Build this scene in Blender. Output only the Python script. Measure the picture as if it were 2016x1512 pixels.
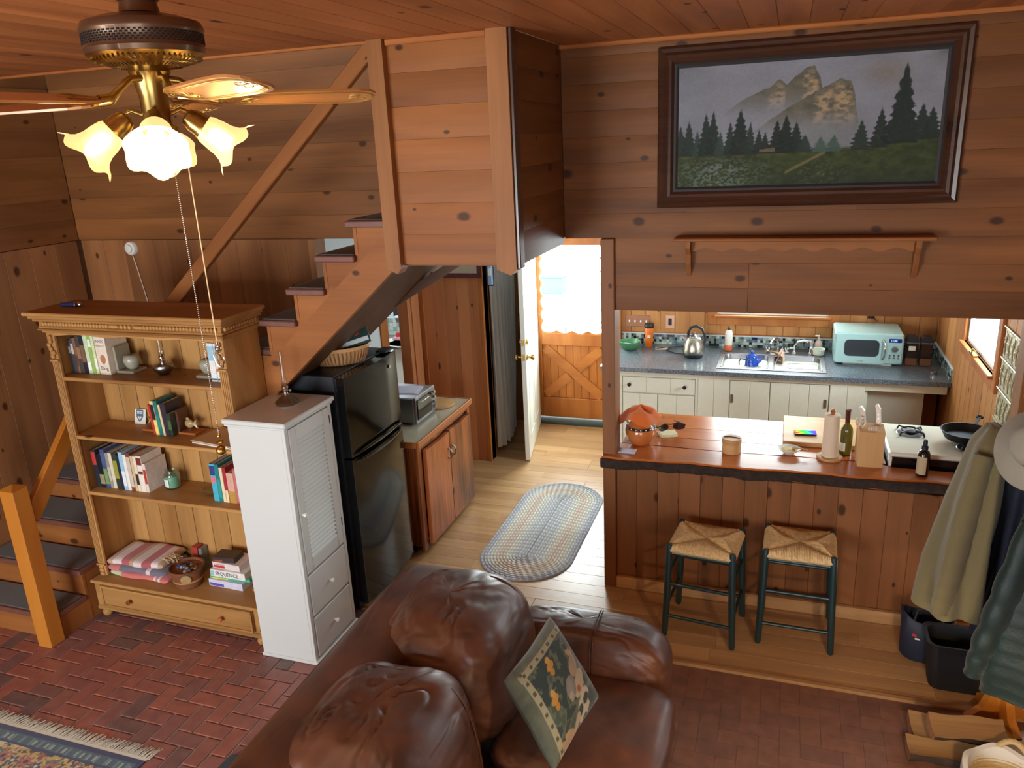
import bpy, math, random
import numpy as np
from mathutils import Vector, Matrix
random.seed(7)
rng = np.random.default_rng(7)
for o in list(bpy.data.objects): bpy.data.objects.remove(o)
sc = bpy.context.scene
C = sc.collection
PI = math.pi

# ------------------------------------------------------------------ camera
CAM = (1544.7, math.radians(-19.671), math.radians(-17.241), math.radians(-2.759), 2.978)
def make_camera():
    f, yaw, pitch, roll, H = CAM
    fw = Vector((math.sin(yaw)*math.cos(pitch), math.cos(yaw)*math.cos(pitch), math.sin(pitch)))
    r0 = Vector((math.cos(yaw), -math.sin(yaw), 0)); u0 = r0.cross(fw)
    r = r0*math.cos(roll) + u0*math.sin(roll); u = -r0*math.sin(roll) + u0*math.cos(roll)
    m = Matrix(((r.x, u.x, -fw.x, 0), (r.y, u.y, -fw.y, 0), (r.z, u.z, -fw.z, H), (0, 0, 0, 1)))
    cd = bpy.data.cameras.new('camera'); cd.sensor_fit = 'HORIZONTAL'; cd.sensor_width = 36
    cd.lens = f/2016*36; cd.clip_start = .05; cd.clip_end = 200
    co = bpy.data.objects.new('camera', cd); co.matrix_world = m; C.objects.link(co); sc.camera = co
make_camera()

# ------------------------------------------------------------------ world, daylight, exposure
sc.view_settings.view_transform = 'Standard'; sc.view_settings.look = 'None'
sc.view_settings.exposure = 0.25; sc.view_settings.gamma = 1; sc.view_settings.use_curve_mapping = False
try:
    sc.cycles.use_denoising = True; sc.cycles.max_bounces = 8; sc.cycles.transparent_max_bounces = 12
    sc.cycles.sample_clamp_indirect = 6; sc.cycles.caustics_reflective = False; sc.cycles.caustics_refractive = False
except Exception: pass
w = bpy.data.worlds.new('world'); sc.world = w; w.use_nodes = True
wn = w.node_tree.nodes['Background']; wn.inputs[0].default_value = (.90, .95, 1.0, 1); wn.inputs[1].default_value = 3.6

def area(name, loc, aim, sx, sy, power, col):
    l = bpy.data.lights.new(name, 'AREA'); l.shape = 'RECTANGLE'; l.size = sx; l.size_y = sy; l.energy = power; l.color = col
    o = bpy.data.objects.new(name, l); C.objects.link(o); o.location = loc
    o.rotation_euler = (Vector(aim)-Vector(loc)).to_track_quat('-Z', 'Y').to_euler()
    return o
DAY = (.95, .975, 1.0)
area('daylight_door', (-2.0, 8.05, 1.62), (-1.7, 4.0, .6), .8, 1.1, 115, (1, .98, .95))
area('daylight_sink_window', (-.1, 8.05, 1.75), (-.1, 5.0, .5), 1.0, .8, 38, (1, .98, .95))
area('daylight_side_window', (1.62, 6.15, 1.8), (-1, 6.0, .8), .9, .8, 70, DAY)
area('daylight_front_window', (-3.2, -1.75, 1.5), (-3.2, 3, 1.0), 2.2, 1.9, 185, (.92, .965, 1.0))
area('daylight_front_window', (0.4, -1.75, 1.5), (0.0, 3, 1.0), 2.2, 1.9, 28, (.95, .975, 1.0))

# ------------------------------------------------------------------ helpers
def srgb(r, g, b):
    f = lambda c: (c/255/12.92) if c/255 <= .04045 else ((c/255+.055)/1.055)**2.4
    return (f(r), f(g), f(b), 1)
MT = {}
def newmat(name):
    m = bpy.data.materials.new(name); m.use_nodes = True
    nt = m.node_tree; b = nt.nodes['Principled BSDF']; MT[name] = m
    return m, nt, b
def mat(name, rgb, rough=.5, metal=0, coat=0, bump=0, bscale=200, var=0, vscale=20, sheen=0, trans=0, spec=None, objvar=0):
    m, nt, b = newmat(name); N = nt.nodes; L = nt.links
    c = srgb(*rgb); b.inputs['Base Color'].default_value = c
    b.inputs['Roughness'].default_value = rough; b.inputs['Metallic'].default_value = metal
    b.inputs['Coat Weight'].default_value = coat; b.inputs['Sheen Weight'].default_value = sheen
    b.inputs['Transmission Weight'].default_value = trans
    if spec is not None: b.inputs['Specular IOR Level'].default_value = spec
    tc = N.new('ShaderNodeTexCoord')
    last = None
    if var:
        n = N.new('ShaderNodeTexNoise'); n.inputs['Scale'].default_value = vscale; n.inputs['Detail'].default_value = 5
        L.new(tc.outputs['Object'], n.inputs['Vector'])
        mr = N.new('ShaderNodeMapRange'); mr.inputs[1].default_value = .25; mr.inputs[2].default_value = .75
        mr.inputs[3].default_value = 1-var; mr.inputs[4].default_value = 1+var; L.new(n.outputs['Fac'], mr.inputs[0]); last = mr.outputs[0]
    if objvar:
        oi = N.new('ShaderNodeObjectInfo'); mr = N.new('ShaderNodeMapRange'); mr.inputs[3].default_value = 1-objvar; mr.inputs[4].default_value = 1+objvar
        L.new(oi.outputs['Random'], mr.inputs[0])
        if last:
            mu = N.new('ShaderNodeMath'); mu.operation = 'MULTIPLY'; L.new(last, mu.inputs[0]); L.new(mr.outputs[0], mu.inputs[1]); last = mu.outputs[0]
        else: last = mr.outputs[0]
    if last:
        hs = N.new('ShaderNodeHueSaturation'); hs.inputs['Color'].default_value = c; L.new(last, hs.inputs['Value']); L.new(hs.outputs[0], b.inputs['Base Color'])
    if bump:
        n = N.new('ShaderNodeTexNoise'); n.inputs['Scale'].default_value = bscale; n.inputs['Detail'].default_value = 4
        L.new(tc.outputs['Object'], n.inputs['Vector'])
        bp = N.new('ShaderNodeBump'); bp.inputs['Strength'].default_value = bump; bp.inputs['Distance'].default_value = .01
        L.new(n.outputs['Fac'], bp.inputs['Height']); L.new(bp.outputs[0], b.inputs['Normal'])
    return m
def wood(name, dark, light, axis='X', knots=.5, rough=.5, coat=.0, var=.14, spec=.22, streak=1.0, knotcol=(52, 28, 16), kscale=1.0, ramp=(.34, .84)):
    """knotty timber: grain runs along the object's own axis; each board differs"""
    m, nt, b = newmat(name); N = nt.nodes; L = nt.links
    tc = N.new('ShaderNodeTexCoord'); oi = N.new('ShaderNodeObjectInfo')
    off = N.new('ShaderNodeVectorMath'); off.operation = 'SCALE'; off.inputs[0].default_value = (37.1, 17.3, 53.7); L.new(oi.outputs['Random'], off.inputs['Scale'])
    add = N.new('ShaderNodeVectorMath'); add.operation = 'ADD'; L.new(tc.outputs['Object'], add.inputs[0]); L.new(off.outputs[0], add.inputs[1])
    i = 'XYZ'.index(axis)
    def mp(a, c):
        s = [c, c, c]; s[i] = a
        q = N.new('ShaderNodeMapping'); q.inputs['Scale'].default_value = s; L.new(add.outputs[0], q.inputs['Vector']); return q.outputs[0]
    def noise(vec, sc_, det=4, dist=0):
        n = N.new('ShaderNodeTexNoise'); n.inputs['Scale'].default_value = sc_; n.inputs['Detail'].default_value = det; n.inputs['Distortion'].default_value = dist
        L.new(vec, n.inputs['Vector']); return n.outputs['Fac']
    n1 = noise(mp(.5, 3.5), 1.3, 3, .6); n2 = noise(mp(1.0, 45), 1.5, 3, .3)
    mx = N.new('ShaderNodeMath'); mx.operation = 'MULTIPLY_ADD'; L.new(n2, mx.inputs[0]); mx.inputs[1].default_value = .20*streak; L.new(n1, mx.inputs[2])
    cr = N.new('ShaderNodeValToRGB'); e = cr.color_ramp.elements
    e[0].position = ramp[0]; e[0].color = srgb(*dark); e[1].position = ramp[1]; e[1].color = srgb(*light)
    L.new(mx.outputs[0], cr.inputs[0])
    col = cr.outputs[0]
    if knots > 0:
        vo = N.new('ShaderNodeTexVoronoi'); vo.voronoi_dimensions = '2D'; vo.inputs['Scale'].default_value = 5.2*kscale; vo.inputs['Randomness'].default_value = 1
        sp = N.new('ShaderNodeSeparateXYZ'); L.new(mp(.62, 1), sp.inputs[0]); o1, o2 = [k for k in range(3) if k != i]
        sm = N.new('ShaderNodeMath'); sm.operation = 'ADD'; L.new(sp.outputs[o1], sm.inputs[0]); L.new(sp.outputs[o2], sm.inputs[1])
        cb = N.new('ShaderNodeCombineXYZ'); L.new(sp.outputs[i], cb.inputs[0]); L.new(sm.outputs[0], cb.inputs[1]); L.new(cb.outputs[0], vo.inputs['Vector'])
        sx = N.new('ShaderNodeSeparateColor'); L.new(vo.outputs['Color'], sx.inputs[0])
        gt = N.new('ShaderNodeMath'); gt.operation = 'LESS_THAN'; L.new(sx.outputs[0], gt.inputs[0]); gt.inputs[1].default_value = knots*.55
        nz = noise(mp(8, 30), 1.0, 2); ad = N.new('ShaderNodeMath'); ad.operation = 'MULTIPLY_ADD'; L.new(nz, ad.inputs[0]); ad.inputs[1].default_value = .05
        sz = N.new('ShaderNodeMath'); sz.operation = 'MULTIPLY_ADD'; L.new(sx.outputs[1], sz.inputs[0]); sz.inputs[1].default_value = 1.35; sz.inputs[2].default_value = .4
        dv = N.new('ShaderNodeMath'); dv.operation = 'DIVIDE'; L.new(vo.outputs['Distance'], dv.inputs[0]); L.new(sz.outputs[0], dv.inputs[1]); L.new(dv.outputs[0], ad.inputs[2])
        mr = N.new('ShaderNodeMapRange'); mr.inputs[1].default_value = .075; mr.inputs[2].default_value = .12; mr.inputs[3].default_value = .85; mr.inputs[4].default_value = 0
        L.new(ad.outputs[0], mr.inputs[0])
        mm = N.new('ShaderNodeMath'); mm.operation = 'MULTIPLY'; L.new(mr.outputs[0], mm.inputs[0]); L.new(gt.outputs[0], mm.inputs[1])
        mc = N.new('ShaderNodeMix'); mc.data_type = 'RGBA'; L.new(mm.outputs[0], mc.inputs['Factor']); L.new(col, mc.inputs[6]); mc.inputs[7].default_value = srgb(*knotcol)
        col = mc.outputs[2]
    hs = N.new('ShaderNodeHueSaturation'); mr = N.new('ShaderNodeMapRange'); mr.inputs[3].default_value = 1-var; mr.inputs[4].default_value = 1+var
    L.new(oi.outputs['Random'], mr.inputs[0]); L.new(mr.outputs[0], hs.inputs['Value']); L.new(col, hs.inputs['Color'])
    L.new(hs.outputs[0], b.inputs['Base Color'])
    b.inputs['Roughness'].default_value = rough; b.inputs['Coat Weight'].default_value = coat; b.inputs['Coat Roughness'].default_value = .25; b.inputs['Specular IOR Level'].default_value = spec
    bp = N.new('ShaderNodeBump'); bp.inputs['Strength'].default_value = .12; bp.inputs['Distance'].default_value = .004
    L.new(n2, bp.inputs['Height']); L.new(bp.outputs[0], b.inputs['Normal'])
    return m
def woods(name, *a, **k):
    for ax in 'XYZ': wood(name+ax, *a, axis=ax, **k)
def colattr(name, rough=.8, coat=0, bump=0, bscale=300, sheen=0):
    m, nt, b = newmat(name); a = nt.nodes.new('ShaderNodeVertexColor'); a.layer_name = 'Col'
    nt.links.new(a.outputs['Color'], b.inputs['Base Color']); b.inputs['Roughness'].default_value = rough; b.inputs['Coat Weight'].default_value = coat; b.inputs['Sheen Weight'].default_value = sheen
    if bump:
        tc = nt.nodes.new('ShaderNodeTexCoord'); n = nt.nodes.new('ShaderNodeTexNoise'); n.inputs['Scale'].default_value = bscale
        nt.links.new(tc.outputs['Object'], n.inputs['Vector']); bp = nt.nodes.new('ShaderNodeBump'); bp.inputs['Strength'].default_value = bump; bp.inputs['Distance'].default_value = .005
        nt.links.new(n.outputs['Fac'], bp.inputs['Height']); nt.links.new(bp.outputs[0], b.inputs['Normal'])
    return m
def glassmat(name, rgb=(235, 245, 245), opac=.10, rough=.02, edge=.1):
    m, nt, b = newmat(name); N = nt.nodes; L = nt.links
    t = N.new('ShaderNodeBsdfTransparent'); t.inputs[0].default_value = srgb(*rgb); g = N.new('ShaderNodeBsdfGlossy'); g.inputs['Roughness'].default_value = rough
    mx = N.new('ShaderNodeMixShader'); fr = N.new('ShaderNodeLayerWeight'); fr.inputs[0].default_value = .25
    ad = N.new('ShaderNodeMath'); ad.operation = 'MULTIPLY_ADD'; ad.inputs[1].default_value = edge; ad.inputs[2].default_value = opac; ad.use_clamp = True; L.new(fr.outputs['Facing'], ad.inputs[0])
    L.new(ad.outputs[0], mx.inputs[0]); L.new(t.outputs[0], mx.inputs[1]); L.new(g.outputs[0], mx.inputs[2])
    L.new(mx.outputs[0], N['Material Output'].inputs[0]); return m
def emit(name, rgb, s):
    m, nt, b = newmat(name); b.inputs['Base Color'].default_value = srgb(*rgb); b.inputs['Emission Color'].default_value = srgb(*rgb); b.inputs['Emission Strength'].default_value = s; return m

class MB:
    def __init__(s): s.v = []; s.f = []; s.m = []
    def add(s, vs, fs, mi=0):
        o = len(s.v); s.v += [tuple(p) for p in vs]; s.f += [[i+o for i in f] for f in fs]; s.m += [mi]*len(fs); return s
    def box(s, a, b, c=0, mi=0):
        if c <= 0:
            x0, y0, z0 = a; x1, y1, z1 = b
            vs = [(x0, y0, z0), (x1, y0, z0), (x1, y1, z0), (x0, y1, z0), (x0, y0, z1), (x1, y0, z1), (x1, y1, z1), (x0, y1, z1)]
            return s.add(vs, [(0, 3, 2, 1), (4, 5, 6, 7), (0, 1, 5, 4), (1, 2, 6, 5), (2, 3, 7, 6), (3, 0, 4, 7)], mi)
        ce = [(p+q)/2 for p, q in zip(a, b)]; h = [abs(q-p)/2 for p, q in zip(a, b)]; c = min(c, min(h)*.98)
        vs = []; ix = {}
        for sx in (-1, 1):
            for sy in (-1, 1):
                for sz in (-1, 1):
                    sg = (sx, sy, sz)
                    for ax in range(3):
                        p = [ce[k]+sg[k]*(h[k]-(0 if k == ax else c)) for k in range(3)]
                        ix[sg, ax] = len(vs); vs.append(p)
        fs = []
        for ax in range(3):
            o1, o2 = [k for k in range(3) if k != ax]
            for sg in (-1, 1):
                lp = []
                for (p, q) in ((-1, -1), (1, -1), (1, 1), (-1, 1)):
                    t = [0]*3; t[ax] = sg; t[o1] = p; t[o2] = q; lp.append(ix[tuple(t), ax])
                fs.append(lp)
            for p in (-1, 1):
                for q in (-1, 1):
                    t0 = [0]*3; t0[ax] = -1; t0[o1] = p; t0[o2] = q; t1 = list(t0); t1[ax] = 1
                    fs.append([ix[tuple(t0), o1], ix[tuple(t1), o1], ix[tuple(t1), o2], ix[tuple(t0), o2]])
        for sx in (-1, 1):
            for sy in (-1, 1):
                for sz in (-1, 1): fs.append([ix[(sx, sy, sz), k] for k in range(3)])
        return s.add(vs, fs, mi)
    def cyl(s, p0, p1, r0, r1=None, n=14, mi=0, caps=True):
        r1 = r0 if r1 is None else r1; p0 = Vector(p0); p1 = Vector(p1); d = (p1-p0).normalized()
        a = d.orthogonal().normalized(); b = d.cross(a); vs = []
        for p, r in ((p0, r0), (p1, r1)):
            for k in range(n):
                t = 2*PI*k/n; vs.append(p+a*r*math.cos(t)+b*r*math.sin(t))
        fs = [(k, (k+1) % n, n+(k+1) % n, n+k) for k in range(n)]
        if caps: fs += [tuple(range(n))[::-1], tuple(range(n, 2*n))]
        return s.add(vs, fs, mi)
    def lathe(s, prof, n=24, o=(0, 0, 0), mi=0, sx=1, sy=1):
        vs = []; fs = []
        for r, z in prof:
            for k in range(n):
                t = 2*PI*k/n; vs.append((o[0]+sx*r*math.cos(t), o[1]+sy*r*math.sin(t), o[2]+z))
        for j in range(len(prof)-1):
            for k in range(n): fs.append((j*n+k, j*n+(k+1) % n, (j+1)*n+(k+1) % n, (j+1)*n+k))
        if prof[0][0] > 1e-4: fs.append(tuple(range(n))[::-1])
        if prof[-1][0] > 1e-4: fs.append(tuple(range((len(prof)-1)*n, len(prof)*n)))
        return s.add(vs, fs, mi)
    def tube(s, pts, r, n=8, mi=0, closed=False, flat=1.0):
        P = [Vector(p) for p in pts]; m = len(P); vs = []; fs = []; up = None
        for i in range(m):
            d = (P[(i+1) % m if closed else min(i+1, m-1)]-P[(i-1) % m if closed else max(i-1, 0)]).normalized()
            if up is None: up = d.orthogonal().normalized()
            up = (up-d*up.dot(d)); up = up.normalized() if up.length > 1e-6 else d.orthogonal().normalized()
            b = d.cross(up); rr = r[i] if isinstance(r, (list, tuple)) else r
            for k in range(n):
                t = 2*PI*k/n; vs.append(P[i]+up*rr*math.cos(t)+b*rr*flat*math.sin(t))
        for i in range(m if closed else m-1):
            j = (i+1) % m
            for k in range(n): fs.append((i*n+k, i*n+(k+1) % n, j*n+(k+1) % n, j*n+k))
        if not closed: fs += [tuple(range(n))[::-1], tuple(range((m-1)*n, m*n))]
        return s.add(vs, fs, mi)
    def prism(s, poly, axis, a, b, mi=0):
        n = len(poly)
        def pt(p, h): return {'X': (h, p[0], p[1]), 'Y': (p[0], h, p[1]), 'Z': (p[0], p[1], h)}[axis]
        vs = [pt(p, a) for p in poly]+[pt(p, b) for p in poly]
        fs = [tuple(range(n)), tuple(range(n, 2*n))[::-1]]+[(k, n+k, n+(k+1) % n, (k+1) % n) for k in range(n)]
        return s.add(vs, fs, mi)
    def ball(s, c, r, n=14, m=8, mi=0):
        r = (r, r, r) if not isinstance(r, (tuple, list)) else r
        vs = []; fs = []
        for j in range(m+1):
            ph = -PI/2+PI*j/m
            for k in range(n):
                t = 2*PI*k/n; vs.append((c[0]+r[0]*math.cos(ph)*math.cos(t), c[1]+r[1]*math.cos(ph)*math.sin(t), c[2]+r[2]*math.sin(ph)))
        for j in range(m):
            for k in range(n): fs.append((j*n+k, j*n+(k+1) % n, (j+1)*n+(k+1) % n, (j+1)*n+k))
        return s.add(vs, fs, mi)
    def surf(s, G, cu=False, cv=False, mi=0):
        nu = len(G); nv = len(G[0]); vs = [p for row in G for p in row]; fs = []
        for i in range(nu if cu else nu-1):
            for j in range(nv if cv else nv-1):
                fs.append((i*nv+j, i*nv+(j+1) % nv, ((i+1) % nu)*nv+(j+1) % nv, ((i+1) % nu)*nv+j))
        return s.add(vs, fs, mi)
    def mesh(s, name, mats, smooth=None, fix=True):
        me = bpy.data.meshes.new(name); me.from_pydata(s.v, [], s.f)
        if not isinstance(mats, (list, tuple)): mats = [mats]
        for q in mats: me.materials.append(MT[q] if isinstance(q, str) else q)
        if any(s.m): me.polygons.foreach_set('material_index', s.m)
        if fix:
            import bmesh
            bm = bmesh.new(); bm.from_mesh(me); bmesh.ops.remove_doubles(bm, verts=bm.verts, dist=1e-5); bmesh.ops.recalc_face_normals(bm, faces=bm.faces); bm.to_mesh(me); bm.free()
        if smooth is not None:
            me.polygons.foreach_set('use_smooth', [True]*len(me.polygons)); me.set_sharp_from_angle(angle=math.radians(smooth))
        me.update(); return me
    def build(s, name, mats, parent=None, loc=(0, 0, 0), rot=(0, 0, 0), smooth=None, fix=True):
        o = bpy.data.objects.new(name, s.mesh(name, mats, smooth, fix)); C.objects.link(o); o.parent = parent
        o.location = loc; o.rotation_euler = rot; return o
def link(name, me, parent, loc=(0, 0, 0), rot=(0, 0, 0)):
    o = bpy.data.objects.new(name, me); C.objects.link(o); o.parent = parent; o.location = loc; o.rotation_euler = rot; return o
def tag(o, label, cat, group=None):
    o['label'] = label; o['category'] = cat
    if group: o['group'] = group
    return o
def thing(name, label, cat, loc=(0, 0, 0), rz=0, group=None):
    o = bpy.data.objects.new(name, None); o.empty_display_size = .05; C.objects.link(o); o.location = loc; o.rotation_euler = (0, 0, rz)
    return tag(o, label, cat, group)
def struct(o, label=None):
    o['kind'] = 'structure'
    if label: o['label'] = label
    return o
def stuff(o): o['kind'] = 'stuff'; return o
def dup(root, loc, rz, label=None):
    r = root.copy(); C.objects.link(r); r.location = loc; r.rotation_euler = (0, 0, rz)
    if label: r['label'] = label
    for ch in list(root.children):
        c = ch.copy(); C.objects.link(c); c.parent = r
        for g in list(ch.children):
            d = g.copy(); C.objects.link(d); d.parent = c
    return r
_bc = {}
def board(parent, name, matn, o, U, V, L_, W_, T_, ch=.004, crown=0):
    """one board: length L_ along U, width W_ along V, thickness T_ along U x V, corner at o"""
    k = (matn, round(L_, 3), round(W_, 3), round(T_, 3), ch, crown)
    if k not in _bc:
        if crown:
            n = 6; pr = [(0, 0)]+[(W_*t/n, T_-crown*abs(2*t/n-1)**2.2) for t in range(n+1)]+[(W_, 0)]
            _bc[k] = MB().prism(pr, 'X', 0, L_).mesh(name, matn, smooth=30)
        else: _bc[k] = MB().box((0, 0, 0), (L_, W_, T_), ch).mesh(name, matn)
    U = Vector(U); V = Vector(V); Nn = U.cross(V)
    m = Matrix(((U.x, V.x, Nn.x, o[0]), (U.y, V.y, Nn.y, o[1]), (U.z, V.z, Nn.z, o[2]), (0, 0, 0, 1)))
    ob = bpy.data.objects.new(name, _bc[k]); C.objects.link(ob); ob.parent = parent; ob.matrix_local = m
    return ob
def boards(parent, matn, o, U, V, L_, tot, W_, T_=.018, gap=.001, ch=.0025, name='plank', crown=0):
    n = max(1, round(tot/W_)); w_ = tot/n; o = Vector(o); V = Vector(V)
    for k in range(n): board(parent, name, matn, o+V*(k*w_+gap/2), U, V, L_, w_-gap, T_, ch, crown)
def text(name, s, size, matn, parent, loc, rot, ext=.0004, align='LEFT'):
    cu = bpy.data.curves.new(name, 'FONT'); cu.body = s; cu.size = size; cu.extrude = ext; cu.align_x = align; cu.resolution_u = 2
    to = bpy.data.objects.new('tmp', cu); C.objects.link(to)
    dg = bpy.context.evaluated_depsgraph_get(); me = bpy.data.meshes.new_from_object(to.evaluated_get(dg))
    bpy.data.objects.remove(to); me.materials.clear(); me.materials.append(MT[matn]); me.name = name
    return link(name, me, parent, loc, rot)
def setcol(me, cols):
    """cols: (nverts,3) sRGB 0-255 -> point colour attribute"""
    a = me.color_attributes.new('Col', 'FLOAT_COLOR', 'POINT'); c = np.clip(np.asarray(cols, float)/255, 0, 1)
    lin = np.where(c <= .04045, c/12.92, ((c+.055)/1.055)**2.4); out = np.ones((len(c), 4)); out[:, :3] = lin
    a.data.foreach_set('color', out.ravel())
def vnoise(x, y, seed=0):
    """value noise, numpy arrays"""
    xi = np.floor(x).astype(int); yi = np.floor(y).astype(int); xf = x-xi; yf = y-yi
    def h(a, b): 
        n = (a*374761393+b*668265263+seed*974634541) & 0xffffffff
        n = ((n ^ (n >> 13))*1274126177) & 0xffffffff
        return ((n ^ (n >> 16)) & 0xffff)/65535.
    u_ = xf*xf*(3-2*xf); v_ = yf*yf*(3-2*yf)
    return (h(xi, yi)*(1-u_)+h(xi+1, yi)*u_)*(1-v_)+(h(xi, yi+1)*(1-u_)+h(xi+1, yi+1)*u_)*v_
def fbm(x, y, seed=0, o=4):
    t = 0; a = .5; 
    for k in range(o): t = t+a*vnoise(x*2**k, y*2**k, seed+k); a *= .5
    return t
def superq(c, r, e1=.5, e2=.5, n=32, m=20, wr=0, seed=0, wf=(1, 1), post=None, cr=0):
    """rounded cushion surface with soft creases"""
    sp = lambda v, e: math.copysign(abs(v)**e, v)
    G = []
    for i in range(m+1):
        ph = -PI/2+PI*i/m; row = []
        for j in range(n):
            t = 2*PI*j/n
            x = sp(math.cos(ph), e1)*sp(math.cos(t), e2); y = sp(math.cos(ph), e1)*sp(math.sin(t), e2); z = sp(math.sin(ph), e1)
            k = 1.0
            if wr:
                k += wr*(float(fbm(np.array(x*wf[0]*3+7+z), np.array(y*wf[1]*3+z*2), seed))-.47)
            if cr:
                aa = y*1.5+.5*z; bb = x*3.4+z*3.0-y*.9; q_ = float(vnoise(np.array(aa*1.5+seed), np.array(bb*1.9+seed*.7), seed+40)); ms = float(vnoise(np.array(aa*1.2+9), np.array(bb*.5+3), seed+50))
                k -= cr*(1-min(1, abs(2*q_-1)*2.6))**2*max(0, ms-.22)*2
            p = [c[0]+r[0]*x*k, c[1]+r[1]*y*k, c[2]+r[2]*z*k]
            row.append(post(p) if post else p)
        G.append(row)
    return MB().surf(G, cv=True)
# ------------------------------------------------------------------ materials
woods('pine', (92, 56, 28), (138, 88, 48), knots=.8)
woods('hallpine', (118, 76, 46), (162, 110, 68), knots=.7)
woods('ceil', (138, 80, 44), (184, 116, 68), knots=.4, var=.14)
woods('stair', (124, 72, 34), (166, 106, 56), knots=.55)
woods('bcase', (142, 98, 52), (194, 146, 88), knots=.15, var=.08)
woods('kpine', (158, 100, 54), (202, 142, 86), knots=.4, var=.1)
woods('postw', (126, 80, 44), (164, 110, 64), knots=.12, var=.06, streak=1.4)
woods('lam', (154, 114, 74), (198, 158, 112), knots=0, rough=.33, coat=.25, var=.07, streak=1.5)
woods('barp', (112, 70, 40), (150, 98, 60), knots=.7, var=.1)
woods('slab', (138, 62, 24), (206, 118, 54), knots=.05, rough=.24, coat=.25, var=.14, spec=.4)
woods('bark', (16, 11, 9), (48, 34, 26), knots=0, rough=.85, coat=0)
woods('rustic', (64, 32, 20), (190, 108, 60), knots=.5, rough=.3, coat=.3, var=.12, streak=2.5, ramp=(.5, .95))
woods('redpine', (172, 108, 68), (210, 146, 98), knots=.7)
woods('understair', (62, 38, 24), (96, 62, 38), knots=.1)  # darkened wood colour stands in for the shade beneath the stairs
woods('doorw', (160, 86, 32), (206, 128, 58), knots=0, rough=.3, coat=.4, var=.07)
woods('trimw', (150, 84, 40), (190, 120, 64), knots=.1, var=.06)
woods('newel', (176, 106, 36), (206, 138, 58), knots=0, rough=.35, coat=.4, var=.04, streak=.5)
woods('ply', (176, 128, 78), (214, 170, 116), knots=0, rough=.5, coat=.1, var=.04)
woods('frame', (30, 18, 14), (74, 46, 32), knots=0, rough=.25, coat=.6, var=.03, streak=2)
mat('nosing', (112, 70, 58), .5, var=.1); mat('carpet', (74, 70, 66), .95, bump=.6, bscale=400, var=.25, vscale=160, sheen=.3)
mat('white_paint', (226, 226, 214), .45, var=.02); mat('cream', (226, 224, 206), .4, var=.03); mat('plaster', (205, 212, 214), .8)
mat('white_cab', (204, 206, 202), .35, coat=.2); mat('black_gloss', (14, 15, 18), .12, coat=.5); mat('black_satin', (20, 24, 32), .42, bump=.15, bscale=500); mat('black_matte', (18, 18, 20), .75)
mat('fridge_door', (62, 60, 58), .1, metal=1); mat('chrome', (205, 205, 205), .14, metal=1); mat('steel', (156, 157, 160), .32, metal=1); mat('pewter', (150, 146, 138), .3, metal=1)
mat('brass', (196, 160, 84), .25, metal=1); mat('gold_strip', (190, 160, 80), .35, metal=.9); mat('iron', (22, 23, 26), .55, metal=.3); mat('dark_metal', (48, 38, 34), .4, metal=.7)
mat('grout', (164, 146, 132), .95, var=.2, vscale=60); mat('red_slab', (96, 58, 50), .6, var=.15, vscale=5)
def brickmat(name, a, b_, c_, rough=.5):
    m, nt, b = newmat(name); N = nt.nodes; L = nt.links
    oi = N.new('ShaderNodeObjectInfo'); geo = N.new('ShaderNodeNewGeometry'); ad = N.new('ShaderNodeMath'); ad.operation = 'ADD'; L.new(oi.outputs['Random'], ad.inputs[0]); L.new(geo.outputs['Random Per Island'], ad.inputs[1])
    fr = N.new('ShaderNodeMath'); fr.operation = 'FRACT'; L.new(ad.outputs[0], fr.inputs[0])
    cr = N.new('ShaderNodeValToRGB'); e = cr.color_ramp.elements; e[0].color = srgb(*a); e[1].color = srgb(*c_); e[1].position = 1; k = cr.color_ramp.elements.new(.3); k.color = srgb(*b_)
    L.new(fr.outputs[0], cr.inputs[0])
    tc = N.new('ShaderNodeTexCoord'); n = N.new('ShaderNodeTexNoise'); n.inputs['Scale'].default_value = 14; n.inputs['Detail'].default_value = 6; L.new(geo.outputs['Position'], n.inputs['Vector'])
    mr = N.new('ShaderNodeMapRange'); mr.inputs[1].default_value = .3; mr.inputs[2].default_value = .7; mr.inputs[3].default_value = .82; mr.inputs[4].default_value = 1.18; L.new(n.outputs['Fac'], mr.inputs[0])
    hs = N.new('ShaderNodeHueSaturation'); L.new(mr.outputs[0], hs.inputs['Value']); L.new(cr.outputs[0], hs.inputs['Color']); L.new(hs.outputs[0], b.inputs['Base Color'])
    b.inputs['Roughness'].default_value = rough
    bp = N.new('ShaderNodeBump'); bp.inputs['Strength'].default_value = .25; bp.inputs['Distance'].default_value = .004; L.new(n.outputs['Fac'], bp.inputs['Height']); L.new(bp.outputs[0], b.inputs['Normal'])
brickmat('brick', (108, 84, 80), (138, 90, 82), (154, 92, 76), .36); brickmat('brick_worn', (116, 80, 66), (124, 86, 70), (130, 88, 68), .42)
glassmat('pane', (240, 248, 250), .02); glassmat('clear_glass', (244, 248, 246), .04, .02, .55)

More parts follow.
